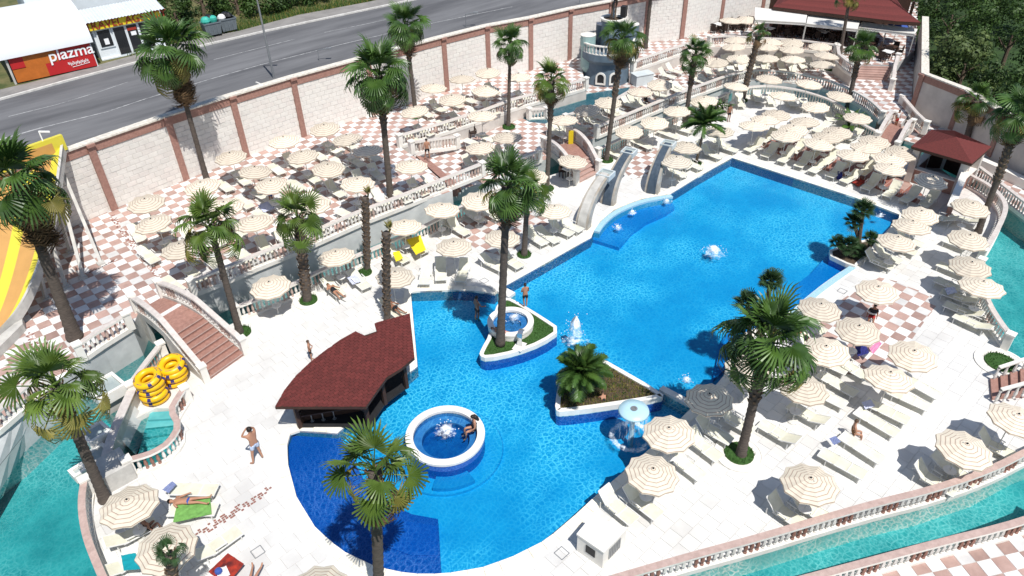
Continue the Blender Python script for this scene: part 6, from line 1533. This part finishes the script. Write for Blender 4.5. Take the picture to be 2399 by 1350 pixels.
# ------------------------------------------------------------------ across the road: tunnel tent, travel agency, bins, lamp posts
zr = ZR+.12
A0, A1 = g(41, 197, zr), g(229, 156, zr); X = (A1-A0); tl = X.length; X.normalize(); Y = Vector((-X.y, X.x, 0))
def fr(x, y, z): return A0+X*x+Y*y+Vector((0, 0, z))
MX = Matrix((X, Y, Vector((0, 0, 1)))).transposed()
te = thing('tunnel_tent', 'white tunnel tent with red and orange banner wall by the road', 'tent', (0, 0, 0)); dp, wh, n = 7.5, 1.9, 16
def arc(x, dr=0): return [fr(x, dp/2-(dp/2+.25+dr)*math.cos(PI*k/n), wh+(2.5+dr)*math.sin(PI*k/n)) for k in range(n+1)]
b = MB(); ribbon(b, arc(-.5), arc(tl+.25)); ribbon(b, arc(tl+.25, -.06), arc(-.5, -.06))
P_ = arc(tl+.05, -.1); b.add(P_, [tuple(range(len(P_)))]); b.build('roof', 'tarp', te, smooth=True)
b = MB()
def wallbox(m, x0, x1, z0, z1, nm, y=0, th=.05): b = MB(); b.box(fr((x0+x1)/2, y, (z0+z1)/2), (x1-x0, th, z1-z0), M=MX); return b.build(nm, m, te)
hw = wh-.05
wallbox('banner_red', .05, tl*.17, 1.05, hw, 'red_panel'); wallbox('banner_orange', tl*.17, tl*.56, 1.0, hw, 'orange_panel', y=-.004)
wallbox('banner_orange', .05, tl*.40, .08, 1.0, 'orange_panel', y=-.002); wallbox('banner_red', tl*.56, tl, 1.0, hw, 'red_panel'); wallbox('banner_red', tl*.40, tl, .08, 1.0, 'red_panel', y=.002)
b = MB(); b.box(fr(tl/2, .12, wh/2), (tl, .15, wh), M=MX); b.build('wall', 'dark', te)
b = MB(); b.box(fr(tl+.02, dp/2, wh/2), (.1, dp, wh), M=MX); b.build('end_wall', 'tarp', te)
b = MB(); b.box(fr(-.1, 0, wh/2+.1), (.14, .16, wh+.2), M=MX); b.build('corner_post', 'concrete', te)
def text(s, size, x, y, z, m, parent, nm, tilt=90, ext=.012, slant=0.0):
    cu = bpy.data.curves.new(nm, 'FONT'); cu.body = s; cu.size = size; cu.extrude = ext; cu.align_x = 'CENTER'; cu.align_y = 'CENTER'; cu.shear = slant; cu.offset = .012*size; cu.materials.append(MATS[m])
    t_ = bpy.data.objects.new(nm+'_curve', cu); COL.objects.link(t_); bpy.context.view_layer.update(); me = bpy.data.meshes.new_from_object(t_.evaluated_get(bpy.context.evaluated_depsgraph_get())); bpy.data.objects.remove(t_); bpy.data.curves.remove(cu); me.name = nm
    o = put(nm, me, parent); o.matrix_world = Matrix.Translation(fr(x, y, z)) @ MX.to_4x4() @ Matrix.Rotation(math.radians(tilt), 4, 'X'); return o
text('plazma', 1.15, tl*.74, -.06, hw-.42, 'letter_white', te, 'lettering', slant=.05)
b = MB()                                       # the illegible handwritten line below it
pts = [fr(tl*.66+tl*.26*k/60, -.05, .62+.13*math.sin(k*1.35)+.05*math.sin(k*.5)) for k in range(61)]; b.tube(pts, .018, 4); b.tube([fr(tl*.70, -.05, .36), fr(tl*.92, -.05, .44)], .015, 4); b.build('script_line', 'letter_white', te)
# travel agency
K0, K1 = g(240, 143, zr), g(392, 112, zr); kx = (K0-A0).dot(X); ky = (K0-A0).dot(Y); kl = (K1-K0).dot(X)
ka = thing('travel_agency', 'white kiosk with yellow TRAVEL AGENCY sign and glass doors', 'kiosk')
def kb(m, x0, x1, y0, y1, z0, z1, nm, par=None): b = MB(); b.box(fr(kx+(x0+x1)/2, ky+(y0+y1)/2, (z0+z1)/2), (x1-x0, y1-y0, z1-z0), M=MX); return b.build(nm, m, par or ka)
kb('kiosk_white', 0, kl, .1, 3.2, 0, 2.75, 'wall')
kb('kiosk_white', 0, kl, -.02, .1, 0, .12, 'plinth')
for x0, x1, z0, nm in ((.25, 1.25, .95, 'window'), (1.45, 2.35, .12, 'door'), (2.45, 3.30, .12, 'door'), (3.4, 4.3, .12, 'door')):
    f_ = kb('kiosk_white', x0-.06, x1+.06, .02, .1, z0-.06, 2.34, nm); kb('glass_dark', x0+.04, x1-.04, -.01, .02, z0+.05, 2.25, 'pane', f_)
kb('letter_white', .62, .95, -.03, -.01, 1.15, 1.6, 'paper'); kb('letter_white', 2.7, 3.1, -.03, -.01, 1.45, 1.75, 'paper'); kb('letter_red', 2.5, 3.2, -.034, -.012, 1.85, 2.05, 'paper')
sg = kb('sign_yellow', -.15, kl+.2, -.22, .08, 2.40, 3.10, 'sign'); text('TRAVEL AGENCY', .80, kx+kl*.52, ky-.25, 2.71, 'letter_red', sg, 'lettering')
b = MB()
for k in range(26):
    x0 = -.8+(kl+1.4)*k/26; w = (kl+1.4)/26; q = [fr(kx+x0, ky-.5, 3.05), fr(kx+x0+w*.55, ky-.5, 3.11), fr(kx+x0+w, ky-.5, 3.05)]; e = [v+Y*2.6+Vector((0, 0, .45)) for v in q]; b.add(q+e, [(0, 1, 4, 3), (1, 2, 5, 4)])
b.build('roof', 'corrugated', ka)
kb2 = thing('pale_building', 'pale blue building behind the travel agency at the top edge', 'building'); b = MB(); b.box(fr(kx+kl*.3, ky+6.2, 2.4), (kl*1.9, 4.5, 4.8), M=MX); b.build('wall', 'corrugated', kb2); b = MB(); b.box(fr(kx+kl*.3, ky+6.2, 4.9), (kl*1.95, 4.8, .15), M=MX); b.build('roof', 'tarp', kb2)
# bins
for k, (px, cols) in enumerate((((500, 84), ('bag_teal', 'bag_teal', 'bag_black')), ((536, 74), ('cloth_white', 'bag_black', 'bag_black')))):
    q = g(px[0], px[1], zr); o = thing('waste_bin', ('grey waste bin heaped with teal bags', 'grey waste bin heaped with black and white bags')[k], 'waste bin', q, math.atan2(X.y, X.x), 'waste bins by the road')
    b = MB(); v = [(-.62, -.45, .18), (.62, -.45, .18), (.62, .45, .18), (-.62, .45, .18), (-.72, -.55, 1.15), (.72, -.55, 1.15), (.72, .55, 1.15), (-.72, .55, 1.15)]; b.add(v, [(0, 3, 2, 1), (0, 1, 5, 4), (1, 2, 6, 5), (2, 3, 7, 6), (3, 0, 4, 7)]); b.build('body', 'bin_grey', o)
    b = MB()
    for x, y, sx, sy in ((0, -.55, 1.5, .07), (0, .55, 1.5, .07), (.72, 0, .07, 1.1), (-.72, 0, .07, 1.1)): b.box((x, y, 1.15), (sx, sy, .09))
    for s in (-.35, 0, .35): b.box((s, -.51, .65), (.06, .06, .9))
    b.build('rim', 'bin_grey', o)
    for s in (-1, 1):
        for y in (-.35, .35): b = MB(); b.box((s*.55, y, .09), (.12, .12, .18)); b.build('leg', 'dark', o)
    rr = random.Random(k)
    for j, m_ in enumerate(cols):
        b = MB(); cx_ = (-.38, .3, .1)[j]; R = rr.uniform(.34, .44)
        prof = [(R*math.sin(PI*t/6)*rr.uniform(.85, 1.1)+.01, R*.9*(1-math.cos(PI*t/6))) for t in range(7)]; b.lathe(prof, 10, (cx_, (-.15, .1, .3)[j], .95)); bg_ = b.build('waste_bag', m_, None); tag(bg_, (('teal waste bag on the left of its bin', 'teal waste bag on the right of its bin', 'black waste bag behind the teal ones') if k == 0 else ('white waste bag on the right hand bin', 'black waste bag in the middle of its bin', 'black waste bag at the back of its bin'))[j], 'waste bag', 'waste bags'); bg_.matrix_world = Matrix.Translation(q) @ Matrix.Rotation(math.atan2(X.y, X.x), 4, 'Z')
# lamp post and thin posts on the road
def lamp(px, top, label, r=.06, arm=True):
    q = g(px[0], px[1], ZR); h = min((abs(proj(q+Vector((0, 0, .1*k)))[1]-top[1]), .1*k) for k in range(5, 120))[1]; o = thing('lamp_post', label, 'lamp post', q, 0, 'posts along the road')
    b = MB(); b.tube([(0, 0, 0), (0, 0, h*.5), (0, 0, h)], [r*1.2, r, r*.7], 8); b.build('pole', 'metal_grey', o)
    if arm: b = MB(); b.bar((0, 0, h), (.55, -.5, h+.12), .06); b.box((.65, -.6, h+.12), (.4, .2, .1), -.7); b.build('lamp_head', 'metal_grey', o)
lamp((642, 183), (606, -8), 'tall grey lamp post at the road beside the long wall', .08)
lamp((748, 142), (745, 118), 'short thin post with a bracket behind the long wall', .03); lamp((1092, 64), (1090, 34), 'thin bracket post behind the wall, left of the small palm', .03); lamp((1358, 10), (1358, -30), 'thin post behind the wall near the castle', .03, False)

# ------------------------------------------------------------------ towels and bags
def sheet(name, label, px, z, m, cat='towel', th=.02, group='towels and bags'):
    P = GP(px, z); c = sum(P, Vector())/len(P); o = tag(put(name, None, None, c), label, cat, group); b = MB(); rr = random.Random(len(label)); n = 7
    gr = [[P[0].lerp(P[1], i/n).lerp(P[3].lerp(P[2], i/n), j/n)-c+Vector((0, 0, rr.uniform(0, .035))) for i in range(n+1)] for j in range(n+1)]
    for j in range(n): ribbon(b, gr[j+1], gr[j])
    b.build('cloth', m, o); return o
sheet('towel', 'bright green patterned towel under the lying man', [(415, 1180), (492, 1162), (496, 1205), (405, 1226)], .40, 'towel_green')
sheet('towel', 'dark red towel on the deck at the bottom left', [(488, 1340), (534, 1296), (572, 1322), (530, 1372)], .36, 'towel_red')
sheet('towel', 'white cloth with a blue bundle near the red towel', [(505, 1335), (530, 1326), (540, 1348), (512, 1358)], .42, 'cloth_white')
o = tag(put('blue_bundle', None, None, g(513, 1341, .44)), 'small blue bundle on the white cloth', 'bundle'); b = MB(); b.lathe([(.02, 0), (.14, .05), (.12, .14), (.02, .17)], 9); b.build('cloth', 'cloth_blue', o)
sheet('towel', 'teal towel over the chair at the bottom left parasol', [(284, 1302), (318, 1296), (338, 1334), (290, 1338)], .62, 'towel_teal')
sheet('towel', 'blue towel on the head end of the flat white lounger', [(380, 1148), (404, 1128), (414, 1136), (396, 1156)], .55, 'towel_blue')
sheet('towel', 'bright yellow towel draped over a lounger by the green river', [(952, 562), (985, 552), (998, 586), (975, 598)], .62, 'towel_yellow')
sheet('towel', 'second yellow towel on the lounger further left', [(920, 592), (935, 588), (945, 606), (928, 614)], .55, 'towel_yellow')
sheet('towel', 'pale lilac towel on the white lounger near the bare trunks', [(812, 650), (832, 640), (846, 660), (826, 668)], .45, 'towel_pale')
sheet('towel', 'lilac towel on a lounger at the front of the checkered terrace', [(604, 482), (630, 472), (648, 488), (618, 498)], ZT+.4, 'towel_pale')
sheet('towel', 'brown red towel on the ground by the far pool edge', [(1992, 425), (2012, 416), (2030, 426), (2010, 438)], .1, 'towel_red')
sheet('towel', 'navy bundle of clothes on a chair over the right checkered patch', [(2002, 812), (2028, 806), (2036, 828), (2010, 836)], .62, 'towel_navy')
sheet('towel', 'pink towel hanging on a chair beside the navy bundle', [(2036, 818), (2058, 798), (2066, 806), (2046, 830)], .7, 'towel_pink')
sheet('towel', 'bright blue towel on the lounger in the sunny right deck', [(1942, 1028), (1958, 1022), (1970, 1036), (1954, 1044)], .55, 'towel_blue')
sheet('towel', 'pale blue towel on a shaded lounger of the right deck', [(2018, 944), (2040, 936), (2050, 952), (2028, 960)], .46, 'towel_pale')
sheet('towel', 'grey blue towel on a lounger by the right balustrade', [(2212, 676), (2236, 672), (2242, 686), (2220, 692)], .5, 'towel_pale')
o = tag(put('yellow_towel', None, None, g(1337, 345, ZC)), 'yellow towel hanging on the rail of the pink stair bridge', 'towel'); b = MB(); b.box((0, 0, .75), (.35, .06, 1.1), math.radians(-60)); b.build('cloth', 'towel_yellow', o)
o = tag(put('navy_bag', None, None, g(1965, 418, 0)), 'dark navy bag at the far pool edge among the loungers', 'bag'); b = MB(); b.box((0, 0, .2), (.5, .3, .4), .5); b.build('bag', 'towel_navy', o)

# ------------------------------------------------------------------ people
STAND = dict(pel=(0, 0, .95), sp=(0, 0, 1.12), ch=(.0, 0, 1.32), nk=(0, 0, 1.49), hd=(.015, 0, 1.58), ht=(.01, 0, 1.68), lsh=(0, .17, 1.42), lel=(-.03, .24, 1.14), lwr=(.05, .26, .90), lha=(.09, .25, .80),
             rsh=(0, -.17, 1.42), rel=(-.03, -.24, 1.14), rwr=(.05, -.26, .90), rha=(.09, -.25, .80), lhp=(0, .09, .90), lkn=(.03, .10, .49), lan=(-.01, .10, .08), lto=(.15, .12, .03), rhp=(0, -.09, .90), rkn=(.03, -.10, .49), ran=(-.01, -.10, .08), rto=(.15, -.12, .03))
RAD = dict(pel=(.125, .15), sp=(.105, .135), ch=(.115, .16), nk=(.05, .05), hd=(.085, .075), ht=(.085, .08), sh=(.062, .062), el=(.042, .042), wr=(.03, .03), ha=(.034, .022), hp=(.085, .085), kn=(.056, .056), an=(.038, .038), to=(.03, .034))
BONES = [('pel', 'sp'), ('sp', 'ch'), ('ch', 'nk'), ('nk', 'hd'), ('hd', 'ht')]+[b_ for s in 'lr' for b_ in (('ch', s+'sh'), (s+'sh', s+'el'), (s+'el', s+'wr'), (s+'wr', s+'ha'), ('pel', s+'hp'), (s+'hp', s+'kn'), (s+'kn', s+'an'), (s+'an', s+'to'))]
def skin_mesh(name, J, bones, rad, m, parent, sub=1):
    keys = sorted({k for e in bones for k in e}, key=lambda k: (k != 'pel', k)); ix = {k: i for i, k in enumerate(keys)}
    me = bpy.data.meshes.new(name); me.from_pydata([J[k] for k in keys], [(ix[a], ix[c]) for a, c in bones], []); me.materials.append(MATS[m])
    o = put(name, me, parent); md = o.modifiers.new('skin', 'SKIN'); md.use_smooth_shade = True
    for k, i in ix.items():
        r_ = rad(k); me.skin_vertices[0].data[i].radius = r_; me.skin_vertices[0].data[i].use_root = (i == 0)
    s_ = o.modifiers.new('smooth', 'SUBSURF'); s_.levels = sub; s_.render_levels = sub; return o
def person(label, p, ang, pose=None, lie=None, skin='skin', hair='hair', wear=(('trunks', 'cloth_black'),), h=1.72, long_hair=False, base_z=None, fingers=False):
    J = dict(STAND); J.update(pose or {}); J = {k: Vector(v) for k, v in J.items()}; sc = h/1.76
    o = thing('person', label, 'person', p, math.radians(ang), 'people at the pool', sc)
    if lie is not None: o.rotation_euler = (0, math.radians(lie), math.radians(ang))
    def rad(k): k2 = k if k in RAD else k[1:]; return RAD[k2]
    bones = list(BONES)
    if fingers:
        for s in 'lr':
            d = (J[s+'ha']-J[s+'wr']).normalized(); sd = d.cross(Vector((0, 0, 1)));  sd = sd.normalized() if sd.length > .1 else Vector((0, 1, 0))
            for q in range(5):
                k = s+'f%d' % q; off = (q-1.5)*.019 if q < 4 else .0; ln = (.065, .078, .074, .058, .05)[q]
                J[k] = J[s+'ha']+d*ln+sd*off*1.4 if q < 4 else J[s+'ha']-sd*.05+d*.02
                bones.append((s+'ha', k)); RAD['f%d' % q] = (.009, .009)
    skin_mesh('body', J, bones, rad, skin, o)
    cloth = lambda f: (lambda k: tuple(x*f+.012 for x in rad(k)))
    for nm, m in wear:
        Q = dict(J); 
        for s in 'lr': Q[s+'th'] = J[s+'hp'].lerp(J[s+'kn'], .55 if nm in ('trunks', 'shorts') else .18)
        RAD['th'] = (.085, .085)
        if nm in ('trunks', 'shorts', 'briefs'): Q['wa'] = J['pel'].lerp(J['sp'], .35); RAD['wa'] = (.118, .145); bn = [('pel', 'wa')]+[e for s in 'lr' for e in (('pel', s+'hp'), (s+'hp', s+'th'))]
        else:
            bn = [('pel', 'sp'), ('sp', 'ch')]
            if nm == 'shirt':
                for s in 'lr': Q[s+'sl'] = J[s+'sh'].lerp(J[s+'el'], .6); bn += [('ch', s+'sh'), (s+'sh', s+'sl')]
                RAD['sl'] = (.06, .06)
            if nm in ('swimsuit',): bn += [e for s in 'lr' for e in (('pel', s+'hp'), (s+'hp', s+'th'))]
        skin_mesh(nm, Q, bn, cloth(1.05), m, o)
    b = MB(); up = (J['ht']-J['nk']).normalized(); c = J['hd'].lerp(J['ht'], .62); fw = Vector((1, 0, 0)); fw = (fw-up*fw.dot(up)); fw = fw.normalized() if fw.length > .1 else Vector((0, 0, 1)); sd = up.cross(fw)
    n, m_ = 12, 6
    for i in range(m_+1):
        t = i/m_*1.75
        for k in range(n):
            w = 2*PI*k/n; cut = 1.0 if math.cos(w) < .25 else .62; tt = t*cut; rr_ = .108
            b.v.append(tuple(c+up*rr_*1.1*math.cos(tt)+(fw*math.cos(w)*1.02+sd*math.sin(w)*.92)*rr_*math.sin(tt)))
    for i in range(m_):
        for k in range(n): b.f.append([i*n+k, i*n+(k+1) % n, (i+1)*n+(k+1) % n, (i+1)*n+k]); b.m.append(0)
    if long_hair: b.tube([c-fw*.06+up*.02, c-fw*.11-up*.14, c-fw*.13-up*.34], [.10, .105, .06], 8)
    b.build('hair', hair, o, smooth=True)
    f = MB()                                           # eyes, nose, mouth
    for s in (-1, 1): f.box(c+fw*.088+sd*.034*s-up*.012, (.016, .016, .012))
    f.box(c+fw*.085-up*.075, (.012, .035, .008)); f.build('eyes_and_mouth', 'dark', o)
    e = MB(); e.bar(c+fw*.085-up*.01, c+fw*.108-up*.045, .02)
    for s in (-1, 1): e.box(c+sd*.088*s-up*.03, (.03, .016, .05))
    e.build('nose_and_ears', skin, o); return o
FACE = dict(lel=(.20, .26, 1.38), lwr=(.15, .12, 1.58), lha=(.14, .05, 1.62), rel=(.20, -.26, 1.38), rwr=(.15, -.12, 1.58), rha=(.14, -.05, 1.62))
APART = dict(lkn=(.03, .17, .49), lan=(.02, .24, .08), lto=(.16, .30, .03), rkn=(.03, -.12, .49), ran=(-.03, -.14, .08), rto=(.13, -.17, .03))
SIT = dict(lkn=(.42, .12, .92), lan=(.46, .12, .48), lto=(.60, .13, .45), rkn=(.42, -.12, .92), ran=(.46, -.12, .48), rto=(.60, -.13, .45), lhp=(.04, .10, .90), rhp=(.04, -.10, .90))
LIE = dict(lel=(-.05, .32, 1.2), lwr=(.02, .38, .98), lha=(.03, .38, .9), rel=(.0, -.30, 1.25), rwr=(.1, -.2, 1.4), rha=(.12, -.12, 1.45), lan=(-.02, .17, .08), ran=(-.02, -.16, .08), lto=(.12, .2, .0), rto=(.12, -.2, .0))
person('man in white and blue patterned shorts standing with hands at his face', g(608, 1079), 100, {**FACE, **APART}, wear=(('trunks', 'cloth_pattern'),), h=2.02, fingers=True)
person('boy in black trunks standing on the white deck behind the bar roof', g(731, 845), 330, {'lel': (.12, .22, 1.12), 'lwr': (.22, .06, 1.18), 'lha': (.24, -.02, 1.2), 'rel': (.12, -.22, 1.12), 'rwr': (.22, -.06, 1.2), 'rha': (.24, .02, 1.22)}, h=1.32, hair='hair_brown')
person('boy with dark trunks standing on the edge of the pool island', g(1231, 719, .15), 60, {'lel': (.05, .22, 1.12), 'lwr': (.18, .10, 1.06), 'lha': (.2, .03, 1.08), 'rel': (.05, -.22, 1.12), 'rwr': (.18, -.10, 1.06), 'rha': (.2, -.03, 1.06), 'lan': (-.01, .06, .08), 'ran': (-.01, -.06, .08)}, h=1.55)
person('man in dark trunks wading in the shallow pool left of the island', g(1119, 752, -.35), 350, {'rel': (.10, -.28, 1.15), 'rwr': (.30, -.34, 1.12), 'rha': (.38, -.36, 1.12), 'lan': (-.12, .1, .08), 'lkn': (-.02, .1, .49)}, skin='skin_dark', h=1.65)
person('woman with long black hair sitting on the rim of the large whirlpool', g(1112, 1004, .35)+Vector((0, 0, -.86)), 155, {**SIT, 'hd': (.03, 0, 1.57), 'ht': (.06, 0, 1.66), 'lel': (.05, .24, 1.15), 'lwr': (.2, .2, 1.0), 'lha': (.26, .18, .96)}, wear=(('swimsuit', 'cloth_black'),), h=1.72, long_hair=True, fingers=True)
person('sunburnt man reclining in the island whirlpool', g(1206, 786, .28), 315, LIE, lie=-68, h=1.3, wear=(('trunks', 'cloth_red'),), skin='skin')
person('swimmer in the pool between the planter and the mushroom fountain', g(1419, 978, -.6), 60, {'lel': (.25, .3, 1.3), 'lwr': (.4, .4, 1.25), 'rel': (.25, -.3, 1.3), 'rwr': (.4, -.4, 1.25), 'lha': (.46, .4, 1.22), 'rha': (.46, -.4, 1.22)}, lie=30, h=1.25, hair='hair_brown', wear=(('swimsuit', 'cloth_black'),))
person('dark haired swimmer by the low divider at the lower right pool edge', g(1597, 948, -.45), 120, {}, lie=-20, h=1.15, skin='skin_dark')
person('man in blue trunks lying on the green towel', g(494, 1172, .52), 318, LIE, lie=-90, wear=(('briefs', 'cloth_blue'),), h=1.72, skin='skin')
person('woman lying on a lounger near the booted palm, feet to the pool', g(804, 700, .48), 270, LIE, lie=-84, wear=(('swimsuit', 'cloth_black'),), h=1.6)
person('sunbather lying on a lounger just behind the dark red bar roof', g(948, 738, .48), 275, LIE, lie=-84, wear=(('trunks', 'cloth_black'),), h=1.6, skin='skin_dark')
person('man in dark shorts standing by the flower tub on the far deck', g(1706, 285), 240, {}, h=1.45, skin='skin_dark', wear=(('trunks', 'cloth_black'),))
person('person in black shorts with bare back by the low sloping balustrade', g(1003, 374, 1.2), 60, APART, h=1.60, wear=(('shorts', 'cloth_black'),))
person('person in white shirt and red shorts on the pink steps', g(2096, 300, .25), 250, {}, h=1.5, wear=(('shirt', 'cloth_white'), ('shorts', 'cloth_red')), skin='skin_dark')
person('person in dark clothes sitting under the right checkered patch parasol', g(2043, 740, .42)+Vector((0, 0, -.85)), 200, SIT, wear=(('shirt', 'cloth_black'), ('shorts', 'cloth_red')), h=1.6, skin='skin_dark')
person('woman in a brown striped swimsuit sitting on a lounger of the right deck', g(1998, 1010, .42)+Vector((0, 0, -.85)), 300, {**SIT, 'lel': (.1, .25, 1.2), 'rel': (.1, -.25, 1.2)}, wear=(('swimsuit', 'cloth_stripe'),), h=1.55, hair='hair_brown')
person('person in blue standing among loungers on the checkered terrace', g(638, 480, ZT), 30, {}, h=1.6, wear=(('shirt', 'cloth_blue'), ('shorts', 'cloth_blue')))
person('person in black sitting on a lounger in front of the castle', g(1512, 238, ZC+.4)+Vector((0, 0, -.85)), 270, SIT, wear=(('shirt', 'cloth_black'), ('shorts', 'cloth_black')), h=1.6)
person('sunbather in red trunks lying at the bottom edge, legs in view', g(604, 1322, .40), 45, LIE, lie=-88, wear=(('trunks', 'cloth_red'),), h=1.7)
person('dark haired person in the shade between the bottom left parasols', g(345, 1238, .42)+Vector((0, 0, -.85)), 20, SIT, wear=(('swimsuit', 'cloth_black'),), h=1.55, skin='skin_dark')
person('person reclining in the shade under the checkered patch parasols', g(1915, 815, .42), 270, LIE, lie=-70, wear=(('trunks', 'cloth_black'),), h=1.5, skin='skin_dark')
